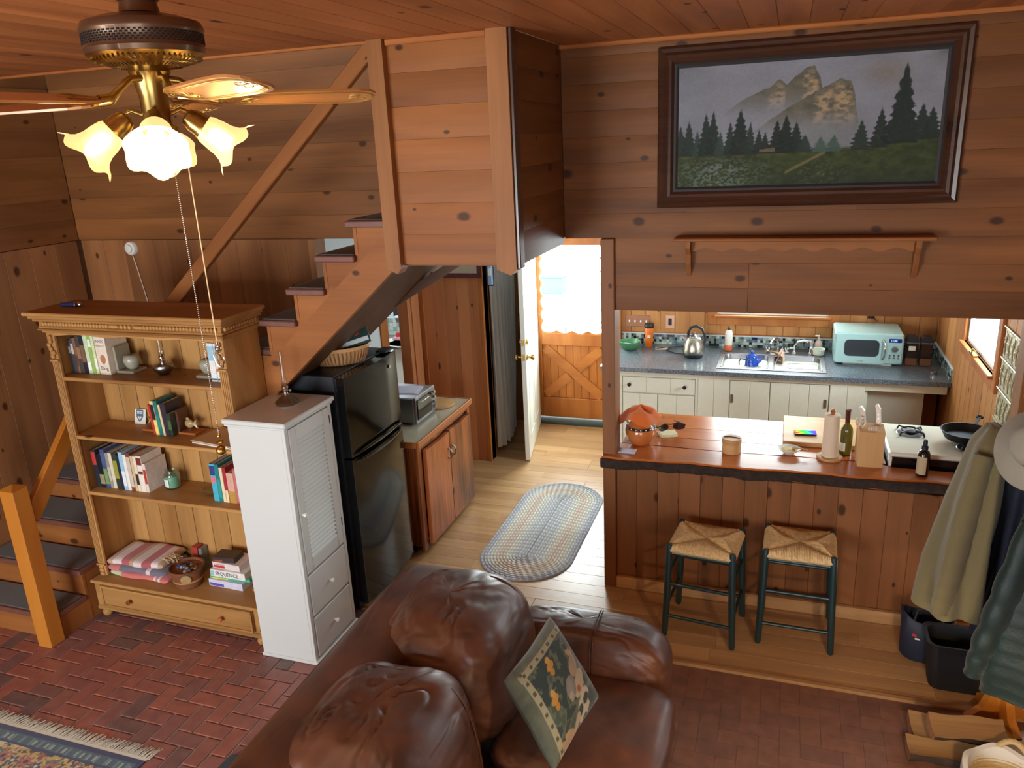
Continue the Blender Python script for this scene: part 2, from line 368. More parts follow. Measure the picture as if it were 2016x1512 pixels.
# ------------------------------------------------------------------ floor
XL, XR, YN, YB, ZC = -5.2, 2.3, -1.6, 4.725, 3.487
fl = MB().box((XL-.1, YN-.1, -.12), (XR+.1, 4.0, -.008)).build('floor', 'grout'); struct(fl, 'red brick living room floor in herringbone')
def projpx(x, y, z):
    f, yaw, pitch, roll, H = CAM
    fw = Vector((math.sin(yaw)*math.cos(pitch), math.cos(yaw)*math.cos(pitch), math.sin(pitch))); r0 = Vector((math.cos(yaw), -math.sin(yaw), 0)); u0 = r0.cross(fw)
    r = r0*math.cos(roll)+u0*math.sin(roll); u = -r0*math.sin(roll)+u0*math.cos(roll); d = Vector((x, y, z-H)); q = d.dot(fw)
    return (1008+f*d.dot(r)/q, 756-f*d.dot(u)/q) if q > .1 else (-9e3, -9e3)
W_ = .1; GR = .0045; cand = []; rest = MB(); worn = MB()
for i in range(-52, 24):
    for j in range(-2, 42):
        q = (i-j) % 4
        if q == 0: b0 = (i, j, 2, 1)
        elif q == 2: b0 = (i, j-1, 1, 2)
        else: continue
        x0 = b0[0]*W_; y0 = b0[1]*W_; x1 = x0+b0[2]*W_; y1 = min(y0+b0[3]*W_, 3.995)
        if x0 < XL or x1 > XR or y1-y0 < .012: continue
        p = projpx((x0+x1)/2, (y0+y1)/2, 0)
        vis = -20 < p[0] < 2036 and p[1] < 1532 and (x0+x1)/2 < -1.45 and not (y0 > 3.5 and x0 > -4.3 and x1 < -2.95) and not (x0 > -2.93 and x1 < -2.55 and y0 > 3.4) and not (x1 < -4.3 and y0 > 3.15) and not (x1 < -3.0 and y1 < 2.46)
        if vis: cand.append((y0, x0, x1, y1, b0[2]))
        elif x0 > -1.3: worn.box((x0+.0006, y0+.0006, -.03), (x1-.0006, y1-.0006, 0))
        else: rest.box((x0+.004, y0+.004, -.03), (x1-.004, y1-.004, 0))
cand.sort(); g = GR
bm_h = MB().box((g, g, -.03), (2*W_-g, W_-g, 0), .003).mesh('brick', 'brick'); bm_v = MB().box((g, g, -.03), (W_-g, 2*W_-g, 0), .003).mesh('brick', 'brick')
for k, (y0, x0, x1, y1, hz) in enumerate(cand):
    if k < 300 and y1 < 3.99: link('brick', bm_h if hz == 2 else bm_v, fl, (x0, y0, random.uniform(-.0015, .0008)))
    else: rest.box((x0+.004, y0+.004, -.03), (x1-.004, y1-.004, 0))
stuff(rest.build('bricks', 'brick', fl, fix=False)); stuff(worn.build('worn_bricks', 'brick_worn', fl, fix=False))
fk = MB().box((-4.9, 4.0, -.12), (1.45, 7.9, -.006)).build('floor', 'lamX'); struct(fk, 'oak laminate kitchen and hall floor')
y = 4.035; r = 0
while y < 7.84:
    x = -4.9-random.uniform(0, .9); wv = .128
    while x < 1.4:
        x1 = min(x+1.2, 1.44); xs = max(x, -4.88)
        if x1-xs > .05 and not (x1 < -3.3 and y < 5.9): board(fk, 'plank', 'lamX', (xs+.0006, y+.0006, -.008), (1, 0, 0), (0, 1, 0), round(x1-xs-.0012, 3), min(wv, 7.85-y)-.0012, .008, .0012)
        x += 1.2
    y += wv; r += 1
struct(MB().box((-2.5, 3.985, -.004), (-1.3, 4.03, .007), .003).build('trim_1', 'gold_strip'), 'brass threshold strip between brick and laminate')
struct(MB().box((-1.3, 3.965, -.004), (2.2, 4.0, .016), .004).box((-1.3, 4.0, -.004), (2.2, 4.034, .006), .002).build('trim_2', 'lamX'), 'oak nosing along the edge of the raised laminate')

# ------------------------------------------------------------------ ceiling
ce = MB().box((XL-.1, YN-.1, ZC+.02), (-1.3, 3.84, ZC+.12)).box((-1.3, YN-.1, ZC+.02), (XR+.1, 4.85, ZC+.12)).build('ceiling', 'ceilY'); struct(ce, 'varnished tongue and groove board ceiling')
x = XL
while x < XR-.01:
    yl = 3.835 if x+.07 < -1.3 else YB
    board(ce, 'plank', 'ceilY' if False else 'ceilX', (x+.001, YN, ZC+.02), (0, 1, 0), (1, 0, 0), round(yl-YN, 3), .149, .02, .003); x += .15
struct(MB().box((XL, 3.825, ZC-.012), (-2.05, 3.86, ZC+.02), .004).build('trim_3', 'trimwX'))
struct(MB().box((-1.30, 4.70, ZC-.026), (XR, YB, ZC), .006).build('trim_4', 'trimwX'))
struct(MB().box((-1.95, 3.805, ZC-.03), (-1.41, 3.83, ZC), .005).build('trim_5', 'trimwX'))

# ------------------------------------------------------------------ walls of the living room
wl = MB().box((XL-.12, YN-.1, -.1), (XL-.018, 4.9, 3.9)).build('wall_left', 'pineY'); struct(wl, 'knotty pine left wall')
boards(wl, 'pineX', (XL-.018, YN, 2.395), (0, 1, 0), (0, 0, 1), 4.72-YN, ZC-2.395, .156, crown=.0035)
boards(wl, 'hallpineX', (XL-.018, 4.70, 0), (0, 0, 1), (0, -1, 0), 2.39, 4.2, .21)
wb = MB().box((XL, 4.743, -.1), (-3.10, 4.85, 2.39)).box((XL, 4.743, 2.39), (-1.3, 4.85, 3.9)).build('wall_back', 'pineX'); struct(wb, 'knotty pine wall behind the stairs')
boards(wb, 'pineX', (XL, 4.743, 2.395), (1, 0, 0), (0, 0, 1), 3.9, 1.4, .156, crown=.0035)
boards(wb, 'hallpineX', (-3.12, 4.743, 0), (0, 0, 1), (-1, 0, 0), 2.39, 2.06, .205)
struct(MB().box((-3.14, 4.715, 0), (-3.09, 4.86, 2.39), .004).build('trim_6', 'hallpineZ'))
struct(MB().box((XL, 3.87, 3.8), (-1.3, 4.85, 3.9)).build('ceiling', 'ceilX'), 'high ceiling over the stairwell')
# wall over the bar
wf = MB().box((-1.299, 4.743, 2.383), (-.986, 4.86, 3.55)).box((-.986, 4.743, 1.942), (XR, 4.86, 3.55)).build('wall_front', 'pineX'); struct(wf, 'knotty pine board wall over the bar opening')
k = 0; z = 1.942
while z < ZC-.02:
    h = min(.147, ZC-z); x0 = -.986 if k < 3 else -1.296
    cut = [(x0, 2.28)] if k not in (0, 1, 4) else ([(x0, -.2), (-.2, 2.28)] if k != 4 else [(x0, .35), (.35, 2.28)])
    for a, b in cut: board(wf, 'plank', 'pineX', (a+.001, 4.743, z+.001), (1, 0, 0), (0, 0, 1), round(b-a-.002, 3), round(h-.001, 3), .018, .0025, .0035)
    z += h; k += 1
struct(MB().box((-1.069, 4.70, 0), (-.986, 4.86, 2.383), .004).build('trim_7', 'barpZ'), 'upright timber post at the bar opening')  # darker bar wood puts the post's backlit shade into its colour
struct(MB().box((1.245, 4.71, 0), (1.42, 4.87, 1.942), .004).build('trim_8', 'postwZ'))
wp = MB().box((-.986, 4.743, 0), (1.2, 4.84, .885)).box((-.986, 4.84, 0), (-.96, 5.52, .895)).box((.60, 4.84, 0), (.64, 5.52, .895)).box((-.96, 5.49, 0), (.60, 5.52, .895)).build('wall_bar', 'barpZ'); struct(wp, 'vertical pine board panel under the bar')
boards(wp, 'barpX', (1.2, 4.743, .085), (0, 0, 1), (-1, 0, 0), .80, 2.186, .1333)
struct(MB().box((-.986, 4.69, 0), (1.42, 4.73, .085), .006).build('baseboard_bar', 'lamX'))
wr_ = MB().box((XR, YN-.1, -.1), (XR+.1, 4.86, 3.6)).build('wall_right', 'pineY'); struct(wr_)
boards(wr_, 'pineX', (XR, 4.7, 0), (0, 0, 1), (0, 1, 0), 3.48, .01, .1) if False else None
nw = MB()
for a, b in (((XL, -.1), (-4.35, 3.6)), ((-2.05, -.1), (-.75, 3.6)), ((1.55, -.1), (XR, 3.6)), ((-4.35, -.1), (-2.05, .5)), ((-4.35, 2.5), (-2.05, 3.6)), ((-.75, -.1), (1.55, .5)), ((-.75, 2.5), (1.55, 3.6))):
    nw.box((a[0], YN-.1, a[1]), (b[0], YN, b[1]))
struct(nw.build('wall_near', 'pineX'), 'wall with two wide windows opposite the bar')
# stair enclosure
we = MB().box((-1.95, 3.848, 2.36), (-1.41, 3.88, ZC)).build('wall_stairwell', 'pineX'); struct(we, 'pine boarding between two timber posts at the stair head')
boards(we, 'stairX', (-1.955, 3.848, 2.361), (1, 0, 0), (0, 0, 1), .545, ZC-2.361, .155, crown=.0035)
ws = MB().box((-1.36, 3.88, 2.36), (-1.318, 4.74, ZC)).build('wall_side', 'pineY'); struct(ws, 'boarded side of the stair enclosure')
boards(ws, 'pineX', (-1.318, 3.88, 2.361), (0, 1, 0), (0, 0, 1), .845, ZC-2.361, .155, crown=.0035)
struct(MB().box((-1.96, 3.86, 2.352), (-1.31, 4.74, 2.364)).build('ceiling', 'pineX'), 'underside of the stair enclosure')
for n_, x0, x1 in (('trim_9', -2.04, -1.955), ('trim_10', -1.405, -1.298)):
    struct(MB().prism([(x0, ZC), (x0, 2.345), ((x0+x1)/2+.02, 2.315), (x1, 2.345), (x1, ZC)], 'Y', 3.785, 3.875).build(n_, 'postwZ'), 'square timber post beside the stair boarding')
struct(MB().box((-1.298, 3.80, 2.345), (-1.278, 3.87, ZC), .004).build('trim_11', 'frameZ'))

# ------------------------------------------------------------------ hall, kitchen shell
YK = 7.85
hw = MB().box((-3.3, 6.618, 0), (-2.60, 6.72, 2.39)).build('wall_hall', 'redpineZ'); struct(hw, 'narrow pine board wall at the end of the hall')
boards(hw, 'redpineX', (-2.62, 6.618, 0), (0, 0, 1), (-1, 0, 0), 2.39, .60, .12)
struct(MB().box((-2.64, 6.59, 0), (-2.60, 6.73, 2.39), .004).build('trim_12', 'trimwZ'))
struct(MB().box((-3.24, 6.585, 0), (-3.20, 6.625, 2.39), .004).build('trim_13', 'trimwZ'))
pw = MB().box((-3.33, 4.85, 0), (-3.25, 5.80, 2.39)).box((-3.33, 5.80, 2.05), (-3.25, 6.62, 2.39)).build('wall_partition', 'plaster'); struct(pw, 'white plaster partition behind the refrigerator')
struct(MB().box((-3.34, 5.80, 0), (-3.235, 5.93, 2.39), .004).box((-3.32, 5.93, 0), (-3.26, 5.97, 2.39), .004).build('trim_14', 'trimwZ'))
struct(MB().box((-3.36, 6.36, 0), (-3.25, 6.42, 2.1), .006).box((-3.35, 6.42, 0), (-3.235, 6.52, 2.1), .006).box((-3.33, 6.52, 0), (-3.25, 6.60, 2.1), .004).build('trim_15', 'redpineZ'), 'pine jamb of the bathroom doorway')
# closet side
struct(MB().box((-2.72, 6.72, 1.92), (-2.64, YK, 2.39)).box((-3.3, 7.78, 0), (-2.56, YK+.1, 2.39)).build('wall_closet', 'hallpineZ'))
# outer wall
kw = MB()
for a, b in (((-2.56, 2.06), (-1.62, 2.45)), ((-1.62, 0), (-.62, 2.45)), ((-.62, 0), (.42, 1.24)), ((-.62, 2.1), (.42, 2.45)), ((.42, 0), (1.46, 2.45))):
    kw.box((a[0], YK+.018, a[1]), (b[0], YK+.12, b[1]))
kw = kw.build('wall_kitchen', 'kpineZ'); struct(kw, 'warm pine wall behind the sink')
x = 1.34
while x > -1.61:
    x0 = max(x-.148, -1.62)
    if x > -.62 and x0 < .42: board(kw, 'plank', 'kpineX', (x, YK+.018, 1.04), (0, 0, 1), (-1, 0, 0), .2, round(x-x0-.002, 3), .018, .004); board(kw, 'plank', 'kpineX', (x, YK+.018, 2.1), (0, 0, 1), (-1, 0, 0), .28, round(x-x0-.002, 3), .018, .004)
    else: board(kw, 'plank', 'kpineX', (x, YK+.018, .92), (0, 0, 1), (-1, 0, 0), 1.46, round(x-x0-.002, 3), .018, .004)
    x -= .148
XK = 1.34
kr = MB()
for a, b in (((4.87, 0), (5.66, 2.45)), ((6.62, 0), (YK+.1, 2.45)), ((5.66, 0), (6.62, 1.36)), ((5.66, 2.12), (6.62, 2.45))):
    kr.box((XK+.018, a[0], a[1]), (XK+.05, b[0], b[1]))
kr = kr.build('wall_kitchen_right', 'kpineZ'); struct(kr, 'pine board wall with a window beside the stove')
y = 4.88
while y < YK-.02:
    y1 = min(y+.155, YK)
    if y1 > 5.68 and y < 6.6:
        board(kr, 'plank', 'kpineX', (XK+.018, y, 0), (0, 0, 1), (0, 1, 0), 1.36, round(y1-y-.002, 3), .018, .004); board(kr, 'plank', 'kpineX', (XK+.018, y, 2.12), (0, 0, 1), (0, 1, 0), .3, round(y1-y-.002, 3), .018, .004)
    else: board(kr, 'plank', 'kpineX', (XK+.018, y, 0), (0, 0, 1), (0, 1, 0), 2.42, round(y1-y-.002, 3), .018, .004)
    y = y1
struct(MB().box((-4.9, 4.86, 2.39), (1.46, 8.0, 2.5)).build('ceiling', 'plaster'), 'white kitchen and hall ceiling')
# windows
def window(n, org, U, w_, z0, z1, N_, label):
    """sash with frame, pane and pine casing; U along the wall, N_ into the room"""
    U = Vector(U); N_ = Vector(N_); o = Vector(org)
    def bar(a, b, za, zb, d0, d1): 
        p = o+U*a+N_*d0; q = o+U*b+N_*d1
        return (min(p.x, q.x), min(p.y, q.y), za), (max(p.x, q.x), max(p.y, q.y), zb)
    r = MB()
    for a, b, za, zb in ((0, .03, z0, z1), (w_-.03, w_, z0, z1), (.03, w_-.03, z0, z0+.03), (.03, w_-.03, z1-.03, z1)): r.box(*bar(a, b, za, zb, -.042, -.006), .004)
    t = struct(r.build('window_%d' % n, 'white_paint'), label)
    MB().box(*bar(.02, w_-.02, z0+.02, z1-.02, -.027, -.022)).build('pane', 'pane', t)
    c = MB()
    for a, b, za, zb in ((-.09, 0, z0-.1, z1+.1), (w_, w_+.09, z0-.1, z1+.1), (0, w_, z1, z1+.1), (0, w_, z0-.1, z0)): c.box(*bar(a, b, za, zb, 0, .022), .004)
    c.build('casing', 'trimwZ', t)
    s = MB().box(*bar(-.02, w_+.02, z0-.022, z0, -.045, .05), .004); s.build('sill', 'trimwX', t)
    return t
w1 = window(1, (-.62, YK, 0), (1, 0, 0), 1.04, 1.24, 2.1, (0, -1, 0), 'kitchen window over the sink')
w2 = window(2, (XK, 5.66, 0), (0, 1, 0), .96, 1.36, 2.12, (-1, 0, 0), 'white framed window beside the stove')
MB().box((XK-.055, 6.10, 1.362), (XK-.02, 6.24, 1.378), .003).cyl((XK-.04, 6.2, 1.378), (XK-.04, 6.2, 1.40), .008).cyl((XK-.04, 6.2, 1.395), (XK-.04, 6.10, 1.405), .006).build('window_crank', 'brass', w2)
for n, x0 in ((3, -4.35), (4, -.75)): struct(MB().box((x0, YN-.08, .5), (x0+.06, YN-.02, 2.5)).box((x0+2.24, YN-.08, .5), (x0+2.3, YN-.02, 2.5)).box((x0+1.12, YN-.08, .5), (x0+1.18, YN-.02, 2.5)).box((x0, YN-.08, .5), (x0+2.3, YN-.02, .56)).box((x0, YN-.08, 2.44), (x0+2.3, YN-.02, 2.5)).build('window_%d' % n, 'white_paint'))
# bathroom beyond the narrow doorway
struct(MB().box((-4.95, 4.86, 0), (-4.85, 9.0, 2.45)).box((-4.85, 8.2, 0), (-3.3, 8.3, 2.45)).box((-3.34, 6.72, 0), (-3.3, 9.0, 2.45)).box((-4.95, 8.0, 2.39), (-3.3, 9.0, 2.45)).box((-4.95, 7.9, -.1), (-3.3, 9.0, -.006)).build('wall_bathroom', 'plaster'), 'pale bathroom walls')
area('bathroom_light', (-4.0, 7.0, 2.3), (-4.0, 7.4, 0), .5, .5, 26, (.85, .93, 1))

# ------------------------------------------------------------------ doors
def arcs(a, b, n, base, depth):
    """scalloped edge: n lobes between a and b, cusps at base+depth, lobes reach base"""
    pts = []
    for k in range(n):
        for t in range(7):
            s = t/6; pts.append((a+(b-a)*(k+s)/n, base+depth*(1-math.sin(PI*s))))
    return pts
d1 = MB(); Y0, Y1 = 7.80, 7.84
for a, b, za, zb in ((-2.56, -2.43, .06, 2.05), (-1.75, -1.62, .06, 2.05), (-2.43, -1.75, .06, .28), (-2.43, -1.75, .87, 1.0), (-2.43, -1.75, 1.93, 2.05)):
    d1.box((a, Y0, za), (b, Y1, zb), .004)
d1.box((-2.44, 7.838, .27), (-1.74, 7.842, .9)); d1 = struct(d1.build('door_1', 'doorwZ'), 'closed wooden door with cross braced lower panel and scalloped glass')
for k in range(8): board(d1, 'plank', 'doorwX', (-1.75-.085*k, 7.838, .28), (0, 0, 1), (-1, 0, 0), .59, .083, .014, .003)
def strut(a, b, w_, y0, y1):
    a = Vector(a); b = Vector(b); d = (b-a).normalized(); n = Vector((-d.y, d.x))*w_/2
    return [tuple(a+n), tuple(a-n), tuple(b-n), tuple(b+n)]
MB().prism(strut((-2.40, .84), (-1.78, .31), .10, 0, 0), 'Y', 7.806, 7.826).build('brace', 'doorwX', d1)
MB().prism(strut((-2.40, .31), (-2.135, .537), .10, 0, 0), 'Y', 7.807, 7.825).build('brace', 'doorwX', d1)
MB().prism(strut((-2.045, .613), (-1.78, .84), .10, 0, 0), 'Y', 7.807, 7.825).build('brace', 'doorwX', d1)
MB().box((-2.44, 7.818, .99), (-1.74, 7.822, 1.94)).build('pane', 'pane', d1)
sc_ = MB()
L_ = arcs(1.0, 1.93, 7, 0, .03)
sc_.prism([(-2.43, z) for z in (1.0, 1.93)][::1]+[(-2.43+d+.003, z) for z, d in L_[::-1]], 'Y', 7.808, 7.817)
sc_.prism([(-1.75, z) for z in (1.0, 1.93)]+[(-1.75-d-.003, z) for z, d in L_[::-1]], 'Y', 7.808, 7.817)
Bq = arcs(-2.43, -1.75, 4, 1.0, .03)
sc_.prism([(-2.43, .995), (-1.75, .995)]+[(x, z+.004) for x, z in Bq[::-1]], 'Y', 7.809, 7.816)
sc_.build('scalloped_trim', 'doorwZ', d1)
struct(MB().box((-2.62, 7.77, 0), (-2.56, 7.97, 2.08), .004).box((-1.62, 7.80, 0), (-1.57, 7.97, 2.08), .004).box((-2.56, 7.77, 2.05), (-1.62, 7.97, 2.1), .004).build('trim_16', 'trimwZ'))
struct(MB().box((-2.56, 7.72, -.002), (-1.62, 7.97, .035), .008).build('trim_17', mat('sill_green', (66, 76, 70), .8)), 'dark metal sill under the outer door')
ang = math.atan2(6.65-7.76, -2.25+2.47)
d2 = bpy.data.objects.new('door_2', None); C.objects.link(d2); d2.location = (-2.47, 7.74, .012); d2.rotation_euler = (0, 0, ang); struct(d2, 'white paneled outer door standing open against the curtain')
Ld = 1.09
q = MB().box((0, -.022, 0), (Ld, .022, 2.03), .003); q.build('door_leaf', 'white_paint', d2)
q = MB()
for a, b in ((.14, .50), (.59, .95)):
    for za, zb in ((.18, .85), (1.0, 1.85)):
        for s in (-1, 1):
            q.box((a, s*.0225-.003, za), (b, s*.0225+.003, za+.03), .002); q.box((a, s*.0225-.003, zb-.03), (b, s*.0225+.003, zb), .002); q.box((a, s*.0225-.003, za+.03), (a+.03, s*.0225+.003, zb-.03), .002); q.box((b-.03, s*.0225-.003, za+.03), (b, s*.0225+.003, zb-.03), .002)
q.build('panel_moulding', 'white_paint', d2)
for s in (-1, 1):
    MB().lathe([(.03, 0), (.03, .006), (.012, .01), (.012, .035), (.027, .045), (.03, .06), (.022, .07), (0.001, .072)], 16).build('door_knob', 'brass', d2, (Ld-.06, s*.022, 1.02), (-s*PI/2, 0, 0), smooth=40)
    MB().lathe([(.028, 0), (.028, .012), (.02, .02), (0.001, .022)], 16).build('deadbolt', 'brass', d2, (Ld-.06, s*.022, 1.17), (-s*PI/2, 0, 0), smooth=40)
MB().box((Ld-.001, -.012, 1.0), (Ld+.002, .012, 1.06)).box((Ld-.001, -.012, 1.14), (Ld+.002, .012, 1.20)).build('latch_plate', 'brass', d2)
# curtain across the closet
G = []
for i in range(13):
    t = i/12; row = []
    for j in range(61):
        s = j/60; fold = math.sin(s*2*PI*7+.6*math.sin(t*3))*(.018+.022*t)
        row.append((-2.60+fold+.03*t*math.sin(s*5), 6.76+s*(.75-.12*t), 1.98-t*1.90+.012*math.sin(s*30)))
    G.append(row)
cu = tag(MB().surf(G).build('curtain', mat('curtain_cloth', (186, 182, 174), .85, bump=.3, bscale=600, sheen=.5), smooth=80), 'grey cloth curtain hanging in long folds beside the open white door', 'curtain')
tag(MB().cyl((-2.62, 6.74, 1.985), (-2.62, 7.76, 1.985), .012).build('curtain_rod', 'dark_metal'), 'dark rod carrying the grey closet curtain', 'rod')
mat('navy', (24, 30, 48), .85, bump=.3, bscale=300)
# hall picture
t = thing('picture_frame', 'dark red framed picture with plain mat on the hall boards', 'picture', (-2.86, 6.60, 1.80))
q = MB()
for a, b in (((-.26, 0, 0), (.26, -.025, .04)), ((-.26, 0, .40), (.26, -.025, .44)), ((-.26, 0, .04), (-.22, -.025, .40)), ((.22, 0, .04), (.26, -.025, .40))): q.box((a[0], b[1], a[2]), (b[0], 0, b[2]), .004)
q.build('frame', mat('maroon', (92, 40, 40), .4), t); MB().box((-.22, -.012, .04), (.22, -.004, .40)).build('print', mat('matboard', (196, 186, 160), .8, var=.05), t)
t = thing('wall_phone', 'pale blue and white cordless phone on the hall corner trim', 'phone', (-2.50, 6.60, 1.73)); MB().box((-.05, -.03, 0), (.02, .0, .2), .008).build('cradle', 'black_satin', t)
MB().box((-.028, -.055, .01), (.022, -.03, .19), .01).build('handset', mat('blue_plastic', (140, 168, 205), .4), t); MB().box((-.016, -.058, .10), (.012, -.054, .165), .002).build('screen', 'white_paint', t)

# ------------------------------------------------------------------ staircase
st = thing('staircase', 'open sided pine staircase with dark carpeted treads climbing behind the bookcase', 'staircase', (0, 0, 0))
zk = lambda k: 2.03+.19*k
xr = lambda k: -2.686+.217*k
K0, K1 = -6, 4
for nm, y0, y1 in (('stringer', 3.835, 3.875), ('back_stringer', 4.64, 4.68)):
    P_ = []
    for k in range(K0, 4):
        P_ += [(xr(k)-.217, zk(k)-.036), (xr(k), zk(k)-.036)]
    P_ += [(-2.035, zk(3)-.036)] if xr(3) < -2.035 else []
    P_ = [p for p in P_ if p[0] <= -2.03]+[(-2.035, min(zk(3)-.036, 2.79))]
    low = lambda x: 2.319+.884*(x+2.035)
    P_ += [(-2.035, 2.319), (xr(K0)-.217, max(.0, low(xr(K0)-.217)))]
    MB().prism(P_, 'Y', y0, y1).build(nm, 'stairX' if nm == 'stringer' else 'stair_shadeX', st)
for k in range(K0, K1):
    yt = 3.80 if k >= 0 else 3.845
    tr = MB().box((xr(k)-.25, yt, zk(k)-.036), (xr(k)+.004, 4.69, zk(k)), .006).build('tread', 'nosing', st)
    MB().box((xr(k)-.235, yt+.02, zk(k)-.001), (xr(k)-.004, 4.67, zk(k)+.008), .003).build('carpet_pad', 'carpet', tr)
    MB().box((xr(k), 3.832, zk(k)), (xr(k)+.02, 4.68, zk(k)+.154)).build('riser', 'stairZ', st)
MB().prism([(-2.97, 1.493), (-2.038, 2.317), (-2.038, 2.545), (-2.97, 1.717)], 'Y', 3.829, 3.8345).build('stringer_board', 'stairX', st)
MB().prism([(-3.9, .67), (-2.04, 2.315), (-2.04, 2.335), (-3.9, .69)], 'Y', 3.875, 4.64).build('soffit', 'stair_shadeX', st)
MB().prism([(-2.45, 1.95), (-1.76, 2.345), (-1.70, 2.36), (-1.84, 2.36), (-2.45, 2.02)], 'Y', 4.60, 4.64).build('lower_beam', 'stair_shadeX', st)
for k, (y0, z) in enumerate(((3.14, .19), (3.385, .38), (3.64, .57), (3.95, .73))):
    y1 = (3.385, 3.64, 3.95, 4.70)[k]
    tr = MB().box((-5.18, y0, z-.036), (-4.325, y1+.02, z), .006).build('tread', 'nosing', st)
    MB().box((-5.17, y0+.02, z-.001), (-4.345, y1, z+.008), .003).build('carpet_pad', 'carpet', tr)
    MB().box((-5.18, y0+.025, 0), (-4.335, y0+.045, z-.036)).build('riser', 'stairX', st)
    MB().box((-4.355, y0+.045, 0), (-4.337, y1+.045, z-.036)).build('side_panel', 'stairZ', st)
np_ = MB().box((-4.425, 3.07, .0), (-4.315, 3.18, 1.10), .006).build('newel_post', 'newelZ', st)
MB().add([(-4.427, 3.068, 1.10), (-4.313, 3.068, 1.10), (-4.313, 3.182, 1.10), (-4.427, 3.182, 1.10), (-4.37, 3.125, 1.125)], [(0, 1, 4), (1, 2, 4), (2, 3, 4), (3, 0, 4), (3, 2, 1, 0)]).build('cap', 'newelX', np_)
def beam(name, a, b, w_, h_, m, par, side):
    a = Vector(a); b = Vector(b); d = (b-a).normalized(); s = Vector(side).normalized(); u = d.cross(s).normalized()
    Lx = (b-a).length; mm = Matrix(((d.x, s.x, u.x, a.x), (d.y, s.y, u.y, a.y), (d.z, s.z, u.z, a.z), (0, 0, 0, 1)))
    o = MB().box((0, -w_/2, -h_/2), (Lx, w_/2, h_/2), .005).build(name, m, par); o.matrix_local = mm; return o
beam('handrail', (-4.372, 3.185, .86), (-4.372, 3.85, 1.60), .045, .11, 'newelX', st, (1, 0, 0))
beam('handrail', (-3.95, 3.865, 1.80), (-2.045, 3.865, 3.468), .05, .078, 'stairX', st, (0, -1, 0))

# ------------------------------------------------------------------ ceiling fan
FX, FY = -1.60, 1.78
FAN0 = 44
fan = thing('ceiling_fan', 'brass and dark bronze ceiling fan with wooden blades and lit tulip shades', 'ceiling fan', (FX, FY, 0))
mat('fan_dark', (112, 84, 62), .38, metal=.7, coat=.2); mat('fan_perf', (34, 26, 22), .5, metal=.6); mat('antique_brass', (180, 150, 88), .28, metal=1)
wood('blade_wood', (150, 92, 44), (198, 138, 78), axis='X', knots=0, rough=.3, coat=.5, var=.03)
MB().lathe([(.075, ZC-.001), (.08, ZC-.01), (.08, ZC-.025), (.055, ZC-.06), (.05, ZC-.085), (.062, ZC-.10), (.062, ZC-.115), (.045, ZC-.13), (.05, ZC-.155), (.04, ZC-.17)][::-1], 28).build('canopy', 'fan_dark', fan, smooth=40)
MB().lathe([(.04, 3.33), (.10, 3.322), (.143, 3.308), (.15, 3.295), (.15, 3.285), (.146, 3.28), (.146, 3.25), (.148, 3.245), (.143, 3.232), (.13, 3.226), (.05, 3.224)][::-1], 40).build('motor_housing', 'fan_dark', fan, smooth=40)
pf = MB()
for r in range(5):
    for k in range(72):
        t = 2*PI*(k+.5*(r % 2))/72; z = 3.256+r*.0055
        pf.box((.1455*1, -.0035, z-.0018), (.1475, .0035, z+.0018)); 
        n = 8; c_, s_ = math.cos(t), math.sin(t)
        pf.v[-n:] = [(x*c_-y*s_, x*s_+y*c_, zz) for x, y, zz in pf.v[-n:]]
stuff(pf.build('perforation', 'black_matte', fan))
vr = MB().lathe([(.145, 3.232), (.12, 3.212), (.075, 3.205), (.05, 3.205), (.05, 3.215), (.12, 3.225)], 40); vr.build('vent_ring', 'antique_brass', fan, smooth=30)
rb = MB()
for k in range(60):
    t = 2*PI*k/60; c_, s_ = math.cos(t), math.sin(t); rb.box((.082, -.0022, 0), (.136, .0022, .004)); n = 8
    rb.v[-n:] = [(x*c_-y*s_, x*s_+y*c_, zz+3.2015+(x-.082)*.30) for x, y, zz in rb.v[-n:]]
stuff(rb.build('vent_ribs', 'antique_brass', fan))
MB().lathe([(.05, 3.205), (.052, 3.19), (.045, 3.18), (.04, 3.15), (.036, 3.13), (.036, 3.06), (.05, 3.055), (.05, 3.03), (.03, 3.015), (.012, 3.0), (.012, 2.985), (0.001, 2.98)][::-1], 24).build('light_kit_body', 'antique_brass', fan, smooth=40)
bl = []; nb = 14
for s in (-1, 1):
    pass
prof = [(.0, .030), (.02, .045), (.06, .055), (.2, .062), (.34, .066), (.42, .064), (.46, .054), (.485, .034), (.492, .012)]
prof = [(x*.87, w_) for x, w_ in prof]
poly = [(x, w_) for x, w_ in prof]+[(x, -w_) for x, w_ in prof[::-1]]
mat('gold_line', (214, 186, 116), .3, metal=.8)
bme = MB().prism(poly, 'Z', -.003, .003).mesh('blade', 'blade_wood')
scr = MB()
inn = [(x*.93+.02, w_*.80) for x, w_ in prof]; loop = [(x, w_, -.0042) for x, w_ in inn]+[(x, -w_, -.0042) for x, w_ in inn[::-1]]
scr.tube(loop, .0012, 5, closed=True); inn2 = [(x*.90+.03, w_*.70) for x, w_ in prof]; scr.tube([(x, w_, -.0042) for x, w_ in inn2]+[(x, -w_, -.0042) for x, w_ in inn2[::-1]], .0008, 5, closed=True)
for cx in (.07, .37):
    for s in (-1, 1): scr.tube([(cx+.03*math.cos(a)*(.3+a/9), s*(.012+.016*math.sin(a)*(.3+a/9)), -.0042) for a in [k*.5 for k in range(14)]], .001, 5)
scm = scr.mesh('scrollwork', 'gold_line', smooth=60)
